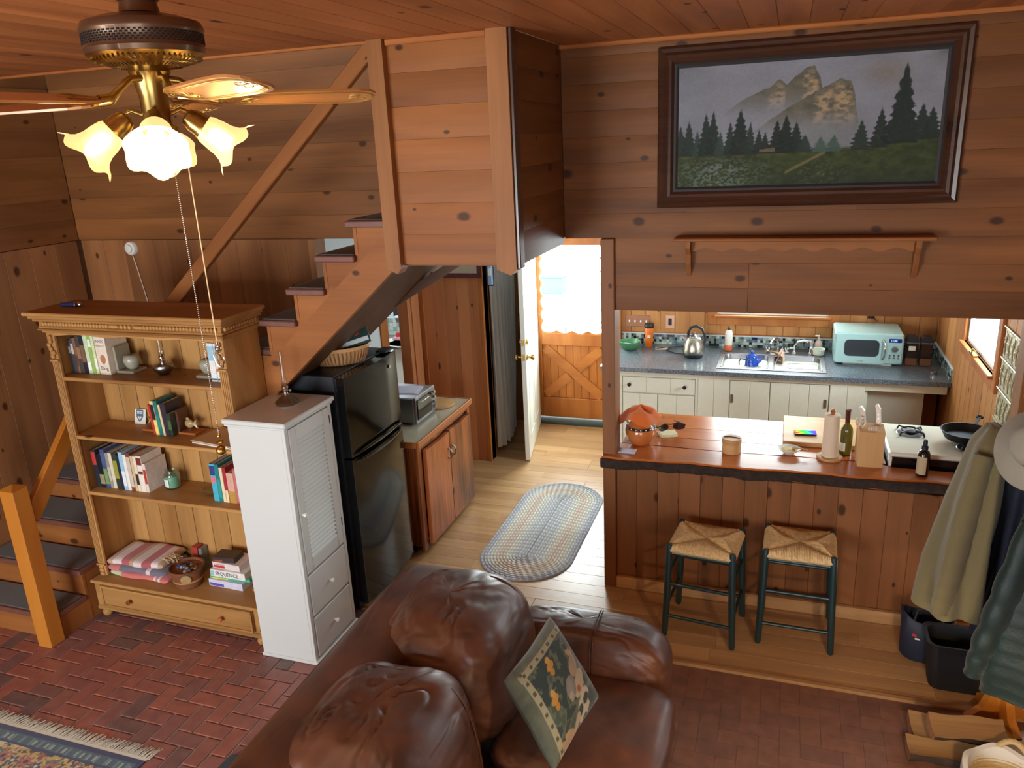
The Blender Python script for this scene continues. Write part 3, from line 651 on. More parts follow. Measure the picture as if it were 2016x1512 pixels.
brk = MB().tube([(.035, 0, .045), (.07, 0, .04), (.10, 0, .015), (.125, 0, -.006), (.16, 0, -.010)], [.010, .009, .009, .010, .010], 8).tube([(.16, 0, -.010), (.19, .03, -.010), (.23, .035, -.009), (.25, .02, -.009), (.225, 0, -.009), (.25, -.02, -.009), (.23, -.035, -.009), (.19, -.03, -.010)], .006, 6, closed=True)
brm = brk.mesh('blade_bracket', 'antique_brass', smooth=50)
for k in range(5):
    a = math.radians(FAN0+72*k)
    b = link('blade', bme, fan, (.17*math.cos(a), .17*math.sin(a), 3.122), (math.radians(-12), 0, a)); link('scrollwork', scm, b); link('blade_bracket', brm, b, (-.17, 0, .01))
# tulip shades
m, nt, b = newmat('shade_glass'); b.inputs['Base Color'].default_value = srgb(250, 214, 150); b.inputs['Roughness'].default_value = .35; b.inputs['Transmission Weight'].default_value = .25
b.inputs['Emission Color'].default_value = srgb(255, 214, 140); b.inputs['Emission Strength'].default_value = .9
emit('bulb_lit', (255, 238, 200), 60)
def tulip():
    G = []; nv = 48
    pr = [(.028, 0), (.036, .018), (.040, .04), (.042, .062), (.048, .08), (.060, .095), (.074, .105)]
    for i, (r, z) in enumerate(pr):
        row = []
        for j in range(nv):
            t = 2*PI*j/nv; k = (i/(len(pr)-1))**2
            row.append(((r*(1.06+.06*k*math.cos(6*t)))*math.cos(t), (r*(1.06+.06*k*math.cos(6*t)))*math.sin(t), z+.008*k*math.cos(6*t)))
        G.append(row)
    return MB().surf(G, cv=True).mesh('lamp_shade', 'shade_glass', smooth=70)
tm = tulip(); sm_ = MB().lathe([(.012, -.045), (.022, -.04), (.03, -.02), (.031, .0), (.034, .004), (.034, .012), (.028, .012)], 20).mesh('socket', 'antique_brass', smooth=40)
bu = MB().ball((0, 0, .055), (.026, .026, .032), 14, 8).mesh('bulb', 'bulb_lit', smooth=80)
for k in range(4):
    a = math.radians(-52+90*k); px, py = .105*math.cos(a), .105*math.sin(a)
    R_ = Matrix.Rotation(a, 4, 'Z') @ Matrix.Rotation(math.radians(128), 4, 'Y')
    sh = link('lamp_shade', tm, fan); sh.matrix_local = Matrix.Translation((px, py, 3.055)) @ R_
    link('socket', sm_, sh); link('bulb', bu, sh)
    MB().tube([(.03*math.cos(a), .03*math.sin(a), 3.085), (.06*math.cos(a), .06*math.sin(a), 3.098), (.09*math.cos(a), .09*math.sin(a), 3.085), (px, py, 3.06)], .006, 8).build('lamp_arm', 'antique_brass', fan, smooth=50)
    l = bpy.data.lights.new('fan_bulb', 'POINT'); l.energy = 2.2; l.color = (1, .80, .55); l.shadow_soft_size = .035
    lo = bpy.data.objects.new('fan_bulb', l); C.objects.link(lo); lo.location = (FX+px*1.9, FY+py*1.9, 2.985)
def chain(x, y, z0, z1, rad, step, matn, par, nm):
    q = MB(); z = z0
    while z > z1: q.ball((x, y, z), rad, 6, 4); z -= step
    return q.build(nm, matn, par, smooth=60)
c1 = chain(.045, -.02, 2.99, 2.19, .0022, .0056, 'chrome', fan, 'pull_chain')
MB().ball((.045, -.02, 2.185), .007).ball((.045, -.02, 2.165), (.012, .012, .004)).ball((.045, -.02, 2.14), .015, 16, 10).build('charm', 'brass', c1, smooth=60)
c2 = MB().cyl((.075, .0, 2.99), (.075, .0, 2.47), .0016, n=6).build('pull_cord', mat('cord', (222, 196, 150), .7), fan)
q = MB().ball((.075, 0, 2.463), .005).ball((.075, 0, 2.448), .009)
q.tube([(.075+.016*math.cos(t*2*PI/7)*(1+.3*(t % 2)), 0, 2.415+.018*math.sin(t*2*PI/7)*(1+.3*(t % 2))) for t in range(7)], .0016, 5, closed=True).tube([(.075, 0, 2.44), (.068, 0, 2.415), (.078, 0, 2.39)], .0014, 5)
q.build('charm', 'chrome', c2, smooth=60)

# ------------------------------------------------------------------ painting and wall shelf
pt = thing('painting', 'large framed oil painting of misty mountains and dark pine trees over the bar', 'painting', (.048, 4.725, 2.56))
PW, PH = 1.555, .868
q = MB(); prf = [(0, .0, .018), (.012, .0, .030), (.03, 0, .022), (.045, 0, .034), (.06, 0, .026), (.075, 0, .030), (.09, 0, .014), (.10, 0, .014)]
def frame_bar(mb, w_, h_, prof, mi=0):
    rows = []
    for ins, _, dp in prof:
        rows.append([(-w_/2+ins, -dp, ins), (w_/2-ins, -dp, ins), (w_/2-ins, -dp, h_-ins), (-w_/2+ins, -dp, h_-ins)])
    rows.insert(0, [(-w_/2, 0, 0), (w_/2, 0, 0), (w_/2, 0, h_), (-w_/2, 0, h_)])
    mb.surf(rows, cv=True, mi=mi)
frame_bar(q, PW, PH, prf); q.build('frame', 'frameX', pt)
q = MB(); frame_bar(q, PW-.18, PH-.18, [(0, 0, .015), (.012, 0, .017), (.026, 0, .010)]); q.v = [(x, y, z+.09) for x, y, z in q.v]; q.build('liner', mat('liner_dark', (34, 28, 28), .6), pt)
cw, chh = PW-.23, PH-.23; nx, ny = 380, 186
U_, V_ = np.meshgrid(np.linspace(0, 1, nx), np.linspace(0, 1, ny)); asp = cw/chh
def mixc(c, m_, col): return c*(1-m_[..., None])+np.array(col, float)*m_[..., None]
col = np.ones((ny, nx, 3))*np.array([158, 162, 172.]); n0 = fbm(U_*6, V_*5, 3)
col = col*(.80+.45*fbm(U_*3, V_*3, 9))[..., None]; col = mixc(col, np.clip((U_-.72)*3, 0, 1)*np.clip((V_-.55)*2, 0, 1)*np.clip(n0*2-.55, 0, 1), (92, 92, 94)); col = mixc(col, np.clip(1-np.hypot((U_-.80)/.12, (V_-.86)/.14), 0, 1)*.8, (150, 140, 128))
def mount(xs, base, litx, seed):
    global col
    x, h = np.array([p[0] for p in xs]), np.array([p[1] for p in xs])
    prof_ = np.interp(U_, x, h)+.028*(fbm(U_*40, U_*0+seed, seed)-.5); inside = (V_ < prof_) & (V_ > base-.25)
    rock = fbm(U_*26+V_*9, V_*22, seed+1); c_ = np.stack([86+58*rock, 88+48*rock, 80+30*rock], -1)
    lit = np.zeros_like(U_)
    for a, b_ in litx: lit = np.maximum(lit, np.clip(1-np.abs((U_-(a+b_)/2)/((b_-a)/2))**4, 0, 1)*np.clip((fbm(U_*50, V_*40, seed+5)-.30)*3.4, 0, 1))
    lit *= np.clip((V_-base)*9+.2, 0, 1)*np.clip((prof_-V_)*14, 0, 1)
    c_ = c_*(1-lit[..., None])+np.array([200, 172, 132.])*lit[..., None]
    fade = np.clip((V_-base)/.20, 0, 1); a = inside*fade; col = col*(1-a[..., None])+c_*a[..., None]
mount([(.12, .50), (.25, .70), (.36, .80), (.40, .86), (.43, .82), (.50, .94), (.53, .95), (.555, .86), (.57, .70), (.60, .5)], .58, [(.355, .43), (.485, .555)], 11)
mount([(.28, .42), (.40, .58), (.50, .70), (.58, .79), (.63, .83), (.67, .82), (.685, .72), (.695, .58), (.72, .40)], .42, [(.53, .61), (.60, .70)], 23)
gl = .30+.02*(fbm(U_*14, U_*0, 41)-.5)+np.clip(U_-.72, 0, 1)*.36; gn = fbm(U_*36, V_*30, 55); gn2 = fbm(U_*110, V_*80, 56)
gc = np.stack([40+44*gn, 52+46*gn, 26+24*gn], -1); blu = np.clip((gn2-.42)*5, 0, 1)*np.clip(1.15-np.abs(U_-.16)/.24, 0, 1)*np.clip((.28-V_)*9, 0, 1)
gc = mixc(gc, blu*.8, (132, 150, 156)); gc = mixc(gc, np.clip((gn2-.5)*6, 0, 1)*np.clip(1-np.abs(U_-.58)/.14, 0, 1)*np.clip((.24-V_)*8, 0, 1)*.6, (140, 142, 132))
gc = mixc(gc, np.clip((V_-gl+.07)*18, 0, 1)*np.clip(gn*2-.5, 0, 1)*.8, (134, 124, 54)); gc = mixc(gc, np.clip((.12-V_)*8, 0, 1)*.5*np.clip((U_-.25)*4, 0, 1), (34, 48, 44))
pth = np.clip(1-np.abs(V_-(.06+(U_-.40)*1.05))/.022, 0, 1)*((U_ > .44) & (U_ < .59)); gc = mixc(gc, pth*.7, (168, 146, 104))
gm = np.clip((gl-V_)*60, 0, 1); col = col*(1-gm[..., None])+gc*gm[..., None]
fog = np.clip(1-np.abs(V_-.42)/.14, 0, 1)*np.clip(1-np.abs(U_-.58)/.18, 0, 1)*.55; col = mixc(col, fog, (140, 148, 140))
def tree(cx, base, h_, w_, c_, seed):
    global col
    t = np.clip((V_-base)/h_, 0, 1); inside = (V_ > base-.01) & (V_ < base+h_)
    lay = .5+.5*np.abs(((t*7.5+.9*fbm(U_*30, V_*10, seed)) % 1.0)*2-1); wid = w_*(1-t)**.85*(.35+.75*lay)*(.7+.6*fbm(U_*60, V_*50, seed+3))
    m_ = np.clip((wid-np.abs(U_-cx))*240, 0, 1)*inside*.93; col = mixc(col, m_, c_)
    hl = m_*np.clip((fbm(U_*90, V_*70, seed+9)-.55)*4, 0, 1)*.5; col = mixc(col, hl, (74, 86, 70))
for k, (cx, h_, w_, g_) in enumerate(((.01, .26, .04, 46), (.045, .30, .04, 44), (.08, .22, .03, 58), (.115, .36, .042, 40), (.145, .38, .042, 40), (.175, .2, .03, 60), (.215, .28, .035, 42), (.255, .38, .052, 34), (.295, .27, .032, 46), (.33, .2, .03, 40), (.355, .18, .03, 40), (.40, .27, .045, 34), (.435, .31, .05, 32), (.475, .25, .045, 36), (.51, .14, .04, 50), (.57, .12, .04, 84), (.62, .13, .04, 80), (.72, .24, .045, 44), (.79, .31, .045, 36), (.865, .62, .075, 32), (.935, .28, .05, 38), (.97, .24, .045, 38))):
    tree(cx, .27+max(0, cx-.72)*.3, h_, w_, (g_*.95, g_*1.3, g_*1.15), 100+k)
hut = (np.abs(U_-.365) < .03) & (np.abs(V_-.295) < .018); col = mixc(col, hut*.9, (128, 116, 96)); rf_ = (np.abs(V_-(.315+(U_-.365)*.25)) < .010) & (np.abs(U_-.365) < .045); col = mixc(col, rf_*1., (58, 52, 46))
col *= (.86+.10*(fbm(U_*200, V_*110, 77)-.5))[..., None]
q = MB(); X_ = (U_-.5)*cw; Z_ = V_*chh+.115
q.v = list(zip(X_.ravel().tolist(), [-.011]*(nx*ny), Z_.ravel().tolist()))
ii = (np.arange(ny-1)[:, None]*nx+np.arange(nx-1)[None, :]).ravel(); q.f = np.stack([ii, ii+1, ii+nx+1, ii+nx], 1).tolist(); q.m = [0]*len(q.f)
colattr('oil_paint', .8, 0, .1, 250); cv = q.build('canvas', 'oil_paint', pt, fix=False); setcol(cv.data, col.reshape(-1, 3))
MB().box((-cw/2-.01, -.009, .105), (cw/2+.01, 0, PH-.105)).build('backing', 'black_matte', pt)
sh = thing('wall_shelf', 'long empty pine wall shelf on two brackets under the painting', 'shelf', (.06, 4.725, 2.396))
MB().box((-.68, -.13, -.02), (.68, 0, 0), .005).build('shelf_board', 'stairX', sh)
for x in (-.60, .60): MB().prism([(0, -.02), (-.10, -.02), (-.10, -.06), (-.06, -.10), (-.05, -.16), (-.02, -.21), (0, -.235)], 'X', x-.014, x+.014).build('bracket', 'stairZ', sh)
ap = [(-.585, -.02), (.585, -.02)]+[(.585-1.17*k/60, -.075-.012*math.cos(k/60*2*PI*7)) for k in range(61)]
MB().prism(ap, 'Y', -.04, -.022).build('apron', 'stairX', sh)
# ------------------------------------------------------------------ bookcase
bc = thing('bookcase', 'tall carved pine bookcase with open shelves and a wide bottom drawer', 'bookcase', (0, 0, 0))
x0, x1, yf, yb = -4.275, -2.962, 3.50, 3.825
for x in (x0, x1-.025): MB().box((x, yf+.02, .27), (x+.025, yb, 2.0), .003).build('side_panel', 'bcaseZ', bc)
for k in range(9): board(bc, 'back_board', 'bcaseX', (x1-.026-.1417*k, yb, .28), (0, 0, 1), (-1, 0, 0), 1.72, .138, .012, .003)
for z in (1.699, 1.309, .919): MB().box((x0+.026, yf+.005, z-.024), (x1-.026, yb-.014, z), .005).build('shelf', 'bcaseX', bc)
MB().box((x0+.026, yf+.02, 1.97), (x1-.026, yb, 1.99)).build('top_panel', 'bcaseX', bc)
for x in (x0, x1-.06):
    p = MB().box((x, yf, .30), (x+.06, yf+.022, 2.0), .004).build('pilaster', 'bcaseZ', bc)
    fl_ = MB()
    for k in range(4): fl_.cyl((x+.012+.012*k, yf-.002, .40), (x+.012+.012*k, yf-.002, 1.80), .0045, n=8)
    fl_.build('fluting', 'bcaseZ', p, smooth=60)
    cv_ = MB().box((x-.004, yf-.012, 1.80), (x+.064, yf, 1.815), .003); cw_ = MB().box((x-.004, yf-.012, .375), (x+.064, yf, .39), .003)
    for k in range(6): cv_.ball((x+.03+.012*math.sin(k*1.7), yf-.008, 1.835+.024*k), (.018-.001*k, .012, .017), 8, 5)
    for k in range(3): cw_.ball((x+.03, yf-.006, .315+.026*k), (.02, .01, .016), 8, 5)
    cv_.build('carving', 'bcaseZ', p, smooth=60); cw_.build('carving', 'bcaseZ', p, smooth=60)
# cornice
q = MB()
for z0, z1, o in ((1.985, 2.002, .012), (2.002, 2.012, .03), (2.012, 2.03, .022), (2.06, 2.078, .04), (2.078, 2.10, .055), (2.10, 2.122, .075)):
    q.box((x0-o, yf-o, z0), (x1+o, yb, z1), .005)
q.box((x0-.016, yf-.016, 2.03), (x1+.016, yb, 2.06)); q.build('cornice', 'bcaseX', bc)
rp = MB()
for k in range(22):
    for s in (-1, 1): rp.ball((-3.6125+s*(.14+.0235*k), yf-.024, 2.045), (.012, .010, .014), 8, 5)
rq = MB()
for k in range(12): rq.ball((x1+.024, yf+.01+.0245*k, 2.045), (.010, .012, .014), 8, 5)
for dx, r in ((0, .012), (-.03, .014), (.03, .014)): rp.ball((-3.6125+dx, yf-.022, 2.044), (r, .011, .014), 8, 5)
for s in (-1, 1): rp.ball((-3.6125+s*.09, yf-.022, 2.044), (.045, .012, .012), 12, 6)
rp.build('rope_moulding', 'bcaseX', bc, smooth=60); rq.build('rope_moulding', 'bcaseX', bc, smooth=60)
vl = [(x0+.06, 1.99), (x1-.06, 1.99)]+[(x1-.06-(x1-x0-.12)*k/40, 1.972-.006*math.cos(k/40*2*PI*3)) for k in range(41)]
MB().prism(vl, 'Y', yf+.002, yf+.018).build('apron', 'bcaseX', bc)
# base with drawer
bx0, bx1, by = -4.315, -2.955, 3.44
MB().box((bx0, by, .262), (bx1, yb+.003, .284), .007).build('deck', 'bcaseX', bc)
MB().box((bx0+.02, by+.03, .085), (bx1-.02, yb, .262)).box((bx0+.005, by+.012, .055), (bx1-.005, yb, .085), .008).box((bx0+.012, by+.02, .085), (bx0+.06, by+.05, .262), .004).box((bx1-.06, by+.02, .085), (bx1-.012, by+.05, .262), .004).build('base', 'bcaseX', bc)
dr = MB().box((bx0+.075, by+.008, .098), (bx1-.075, by+.032, .252), .006).build('drawer', 'bcaseX', bc)
q = MB()
for a, b in (((bx0+.075, by-.002, .098), (bx1-.075, by+.010, .112)), ((bx0+.075, by-.002, .238), (bx1-.075, by+.010, .252)), ((bx0+.075, by-.002, .112), (bx0+.089, by+.010, .238)), ((bx1-.089, by-.002, .112), (bx1-.075, by+.010, .238))): q.box(a, b, .004)
q.build('moulding', 'bcaseX', dr)
kn = MB().lathe([(.008, 0), (.007, .012), (.014, .02), (.017, .03), (.012, .038), (0.001, .04)], 14).mesh('knob', 'rusticZ', smooth=40)
for x in (-3.99, -3.255): link('knob', kn, dr, (x, by+.008, .175), (PI/2, 0, 0))
ft = MB().lathe([(.02, 0), (.032, .012), (.036, .03), (.03, .045), (.022, .056)], 16).mesh('foot', 'bcaseZ', smooth=50)
for x in (bx0+.05, bx1-.05):
    for y in (by+.05, yb-.05): link('foot', ft, bc, (x, y, 0))

# ------------------------------------------------------------------ books
mat('paper', (226, 216, 192), .8, var=.06, vscale=300)
_bkm = {}
def bookmat(c):
    if c not in _bkm: _bkm[c] = mat('book_%d_%d_%d' % c, c, .45, coat=.15, var=.12, vscale=30)
    return _bkm[c]
def book(x, y, z, w_, h_, d_, c, label, lean=0, band=None, group=None):
    """spine towards -Y, left bottom front corner at x,y,z"""
    t = thing('book', label, 'book', (x, y, z)); t.rotation_euler = (0, lean, 0)
    if group: t['group'] = group
    b = .0025
    MB().box((0, 0, 0), (w_, b, h_), .001).box((0, b, 0), (b, d_, h_), .001).box((w_-b, b, 0), (w_, d_, h_), .001).build('cover', bookmat(c), t)
    MB().box((b, b, .004), (w_-b, d_-.005, h_-.004)).build('pages', 'paper', t)
    if band:
        for (za, zb, bcx) in band: MB().box((.0015, -.0006, za*h_), (w_-.0015, .0004, zb*h_)).build('spine_label', bookmat(bcx), t)
    return t
S1 = 1.699; x = -4.235
for w_, h_, c, lab, bd in ((.020, .215, (48, 50, 58), 'dark slate paperback at the window-wall end of the top bookcase shelf', [(.6, .8, (150, 150, 150))]), (.022, .225, (70, 62, 60), 'brown grey paperback next to the slate one on the top shelf', [(.55, .85, (190, 180, 170))]), (.018, .23, (128, 92, 72), 'tan brown slim paperback on the top bookcase shelf', [(.2, .5, (90, 60, 50))]), (.030, .24, (74, 62, 56), 'thick dark brown hardcover on the top bookcase shelf', [(.4, .7, (150, 110, 80))]), (.034, .245, (34, 36, 44), 'thick black hardcover beside the green books on the top shelf', [(.3, .75, (120, 90, 70))]), (.030, .25, (196, 214, 176), 'pale green and white book on the top bookcase shelf', [(.1, .3, (240, 240, 232))]), (.026, .248, (150, 182, 96), 'bright green book between two pale books on the top shelf', [(.7, .9, (230, 236, 220))]), (.022, .25, (206, 220, 168), 'light lime slim book on the top bookcase shelf', [(.15, .4, (240, 240, 232))])):
    book(x, 3.60, S1, w_, h_, .17, c, lab, 0, bd); x += w_+.002
jh = thing('book', 'cream hardcover about dogs with grey title lettering, beside the stone bookend', 'book', (x+.004, 3.60, S1), math.radians(0))
MB().box((0, 0, 0), (.085, .003, .245), .001).box((0, .003, 0), (.003, .17, .245), .001).box((.082, .003, 0), (.085, .17, .245), .001).build('cover', bookmat((222, 210, 192)), jh); MB().box((.003, .003, .004), (.082, .165, .241)).build('pages', 'paper', jh)
mat('ink_grey', (120, 112, 108), .7); mat('ink_dark', (40, 36, 40), .7); mat('ink_red', (190, 44, 44), .6)
text('lettering', 'JAMES', .026, 'ink_grey', jh, (.004, -.0005, .205), (PI/2, 0, 0)); text('lettering', 'HERRIOT', .018, 'ink_grey', jh, (.004, -.0005, .18), (PI/2, 0, 0)); text('lettering', 'Dog', .034, 'ink_dark', jh, (.016, -.0005, .03), (PI/2, 0, 0))
MB().ball((.045, 0, .10), (.022, .0012, .03), 10, 6).build('dog_print', bookmat((176, 120, 86)), jh)
mat('stone', (150, 146, 128), .45, coat=.3, var=.08, vscale=40)
def apple_end(x, flip, lab):
    t = thing('bookend', lab, 'bookend', (x, 3.64, S1)); s = -1 if flip else 1
    MB().box((min(0, s*.13), 0, 0), (max(0, s*.13), .12, .018), .003).build('base', 'stone', t)
    MB().box((min(0, s*.016), 0, .018), (max(0, s*.016), .12, .17), .003).build('upright', 'stone', t)
    a = MB().lathe([(0.001, .012), (.02, .0), (.036, .012), (.048, .04), (.052, .062), (.044, .085), (.026, .094), (.008, .088), (0.001, .082)], 20, (s*.078, .06, .018)).build('apple', 'stone', t, smooth=60)
    MB().tube([(s*.078, .06, .10), (s*.082, .06, .12)], .003, 6).build('stem', 'dark_metal', a)
apple_end(x+.095, False, 'stone apple bookend beside the dog book'); apple_end(-3.185, True, 'stone apple bookend against the two white books')
for k in range(2): book(-3.165+.045*k, 3.60, S1, .042, .235, .17, (214, 226, 230), ('thick white paperback touching the stone apple bookend', 'thick white paperback at the stair end of the top shelf')[k], 0, [(.55, .92, (150, 190, 205)), (.05, .09, (60, 60, 66)), (.2, .5, (226, 220, 214))])
# oil lamps
def oil_lamp(loc, lab, shape):
    t = thing('oil_lamp', lab, 'oil lamp', loc)
    if shape == 'wide': MB().lathe([(.05, 0), (.066, .004), (.068, .012), (.05, .03), (.02, .05), (.014, .062), (.013, .07)], 28).build('font', 'pewter', t, smooth=50); zt = .07
    else: MB().lathe([(.028, 0), (.034, .006), (.056, .03), (.064, .048), (.06, .062), (.03, .072), (.016, .078)], 28).build('font', 'pewter', t, smooth=50); zt = .078
    MB().lathe([(.014, zt), (.017, zt+.008), (.013, zt+.018), (.020, zt+.026), (.020, zt+.036), (.014, zt+.042), (.016, zt+.052)], 18).build('burner', 'chrome', t, smooth=40)
    MB().cyl((.013, 0, zt+.012), (.034, 0, zt+.012), .0025, n=8).cyl((.034, 0, zt+.006), (.034, 0, zt+.018), .006, n=10).build('wick_knob', 'chrome', t)
    MB().surf([[((r)*math.cos(a), r*math.sin(a), zt+.046+z) for a in [2*PI*k/18 for k in range(18)]] for r, z in ((.014, 0), (.017, .012), (.016, .03), (.0115, .05), (.0105, .20 if shape == 'wide' else .10))], cv=True).build('chimney', 'clear_glass', t, smooth=60)
oil_lamp((-3.585, 3.68, S1), 'small pewter oil lamp between the stone apple bookends', 'bowl')
# second shelf
S2 = 1.309
t = thing('coaster', 'white square coaster with a grey blue shield crest leaning on the second shelf', 'coaster', (-3.96, 3.775, S2)); t.rotation_euler = (math.radians(-14), 0, 0)
MB().box((-.045, 0, 0), (.045, .006, .10), .003).build('tile', 'white_paint', t)
sh_ = lambda k: [(-.028*k, .02+.075-.012*(1-k)*.4), (.028*k, .095-.012*(1-k)*.4), (.028*k, .05), (.014*k, .028), (0, .014+.02*(1-k)), (-.014*k, .028), (-.028*k, .05)]
mat('crest_blue', (84, 104, 128), .6); MB().prism(sh_(1), 'Y', -.0008, .0005).build('crest', 'crest_blue', t)
q = MB().box((-.021, -.0014, .068), (-.003, -.0006, .086)).box((.003, -.0014, .068), (.021, -.0006, .086)).prism([(-.018, .05), (.018, .05), (0, .026)], 'Y', -.0014, -.0006); q.build('crest_charges', 'white_paint', t)
q = MB()
for cx, cz in ((-.012, .077), (.012, .077), (0, .042)): q.prism([(cx+.006*math.cos(a*PI/5+PI/2)*(1 if a % 2 == 0 else .45), cz+.006*math.sin(a*PI/5+PI/2)*(1 if a % 2 == 0 else .45)) for a in range(10)], 'Y', -.002, -.0012)
q.build('crest_stars', 'crest_blue', t)
text('crest_motto', 'SHIELD', .0, 'crest_blue', t, (0, 0, 0), (0, 0, 0)) if False else None
mat('dark_walnut', (84, 48, 34), .4, coat=.3); mat('carved', (166, 138, 92), .45, coat=.3, var=.2, vscale=60)
def fish_end(x, s, lab):
    t = thing('bookend', lab, 'bookend', (x, 3.67, S2))
    MB().box((min(0, s*.13), 0, 0), (max(0, s*.13), .10, .014), .003).build('base', 'trimwX', t); MB().box((min(0, s*.014), 0, .014), (max(0, s*.014), .10, .16), .004).build('upright', 'dark_walnut', t)
    f = MB().ball((s*.055, .05, .058), (.034, .018, .028), 16, 10).add([(s*.08, .042, .06), (s*.118, .044, .09), (s*.105, .05, .06), (s*.118, .044, .03), (s*.08, .058, .06), (s*.118, .056, .09), (s*.105, .05, .06), (s*.118, .056, .03)], [(0, 1, 2), (0, 2, 3), (4, 6, 5), (4, 7, 6), (0, 4, 5, 1), (3, 7, 4, 0), (1, 5, 6, 2), (2, 6, 7, 3)]).ball((s*.045, .05, .088), (.014, .006, .012), 8, 5)
    f.build('fish', 'carved', t, smooth=50)
    MB().lathe([(.02, 0), (.012, .012), (.014, .02)], 12, (s*.055, .05, .014)).build('pedestal', 'dark_walnut', t)
fish_end(-3.715, -1, 'carved fish bookend half hidden by the red book'); fish_end(-3.555, 1, 'carved wooden fish bookend on the open side of the book row')
x = -3.705
for w_, h_, c, lab, bd, ln in ((.016, .20, (188, 44, 46), 'slim bright red book between the fish bookends', None, -.06), (.026, .225, (224, 206, 130), 'pale yellow book with a black spine title on the second shelf', [(.45, .9, (26, 26, 28)), (.05, .35, (232, 214, 110))], -.05), (.026, .228, (28, 112, 112), 'teal book between the yellow and cream ones on the second shelf', [(.2, .6, (40, 130, 128))], -.05), (.016, .205, (220, 196, 150), 'slim cream book on the second shelf', None, -.05), (.036, .215, (44, 38, 52), 'dark purple hardcover on the second shelf', None, -.05)):
    book(x, 3.625, S2+.001, w_, h_, .15, c, lab, ln, bd); x += w_+.003
book(x-.010, 3.625, S2, .026, .15, .10, (36, 52, 40), 'short dark green book beside the wooden fish bookend', 0, [(.3, .7, (60, 100, 50))])
t = thing('folder', 'manila folder of papers lying at the stair end of the second shelf', 'folder', (-3.20, 3.60, S2+.0), math.radians(-8))
MB().box((-.15, -.06, 0), (.17, .17, .008), .001).build('papers', 'paper', t); MB().box((-.14, -.05, .008), (.18, .175, .017), .001).build('papers', mat('sheet', (208, 208, 226), .8), t); MB().box((-.155, -.065, .0175), (.175, .18, .0205), .001).build('cover', mat('manila', (206, 172, 128), .7), t)
# third shelf
S3 = .919; x = -4.225
for w_, h_, c, lab, bd in ((.036, .26, (38, 44, 52), 'dark hardcover with a red label at the newel end of the third shelf', [(.6, .95, (190, 60, 60))]), (.040, .23, (20, 24, 34), 'thick black volume on the third bookcase shelf', [(.1, .4, (150, 140, 110))]), (.034, .27, (62, 84, 130), 'tall blue landscape book on the third shelf', [(.1, .5, (120, 150, 90)), (.6, .9, (74, 96, 140))]), (.024, .25, (150, 144, 134), 'grey white worn paperback on the third shelf', [(.2, .6, (190, 184, 170))]), (.028, .25, (214, 206, 186), 'off white plain book on the third shelf', None), (.036, .25, (42, 58, 46), 'dark green book with yellow flowers on the spine', [(.3, .8, (150, 150, 50))]), (.018, .24, (30, 40, 70), 'slim navy book on the third bookcase shelf', None), (.030, .265, (150, 196, 220), 'light sky blue book on the third shelf', [(.1, .5, (226, 230, 236))]), (.026, .25, (232, 230, 222), 'bright white paperback on the third shelf', None), (.030, .262, (120, 66, 54), 'brick brown book with white spine title on the third shelf', [(.1, .9, (206, 190, 176))]), (.020, .245, (206, 184, 140), 'slim tan book on the third shelf', None), (.024, .245, (224, 214, 190), 'cream paperback on the third shelf', [(.2, .5, (40, 40, 44))]), (.040, .25, (228, 222, 208), 'wide white guidebook with maroon blocks on the third shelf', [(.75, .95, (120, 40, 44)), (.5, .58, (120, 40, 44))]), (.022, .20, (222, 210, 200), 'short white book with rust red spine block at the candle end', [(.3, .8, (170, 60, 44))])):
    book(x, 3.585, S3, w_, h_, .18, c, lab, 0, bd); x += w_+.002
t = thing('candle', 'jar candle of mint green wax with a white label on the third shelf', 'candle', (-3.70, 3.70, S3))
MB().lathe([(.046, 0), (.05, .006), (.05, .085), (.046, .1), (.038, .106), (.04, .112), (.04, .128), (.037, .128), (.036, .11), (.044, .098), (.047, .084), (.047, .008)], 28).build('jar', 'clear_glass', t, smooth=50)
MB().lathe([(.046, .008), (.0465, .084), (0.001, .082)], 28).build('wax', mat('mint_wax', (128, 188, 160), .4), t, smooth=50); MB().cyl((0, 0, .08), (0, 0, .092), .0015, n=6).build('wick', 'ink_dark', t)
MB().surf([[(.0505*math.cos(a), .0505*math.sin(a), z) for a in [-PI*.85+k*.1 for k in range(14)]] for z in (.018, .07)]).build('label_paper', mat('pale_label', (206, 226, 214), .7), t)
t = tag(MB().lathe([(.03, 0), (.06, .012), (.07, .034), (.066, .036), (.056, .016), (0.001, .008)], 18, sx=1.2, sy=.8).build('dish', 'clear_glass', loc=(-3.36, 3.66, S3), smooth=30), 'clear cut glass dish in front of the blue books', 'dish')
x = -3.285
for w_, h_, c, lab, bd in ((.040, .25, (70, 170, 196), 'turquoise book with pink badge beside the glass dish', [(.7, .95, (40, 60, 120)), (.5, .65, (210, 120, 130))]), (.026, .25, (24, 120, 124), 'dark teal book beside the turquoise one', [(.1, .6, (40, 150, 150))]), (.022, .23, (222, 210, 170), 'cream paperback between teal and crimson books', None), (.022, .235, (164, 36, 52), 'crimson book on the stair end of the third shelf', [(.0, .35, (226, 206, 170))]), (.05, .20, (210, 160, 140), 'pink and yellow cookbook at the stair end of the third shelf', [(.0, .4, (180, 140, 60))]), (.03, .235, (176, 86, 84), 'salmon red book against the case side on the third shelf', [(.05, .95, (190, 110, 104))]), (.02, .23, (222, 220, 224), 'slim white book against the case side on the third shelf', None)):
    book(x, 3.585, S3, w_, h_, .17, c, lab, 0, bd); x += w_+.002
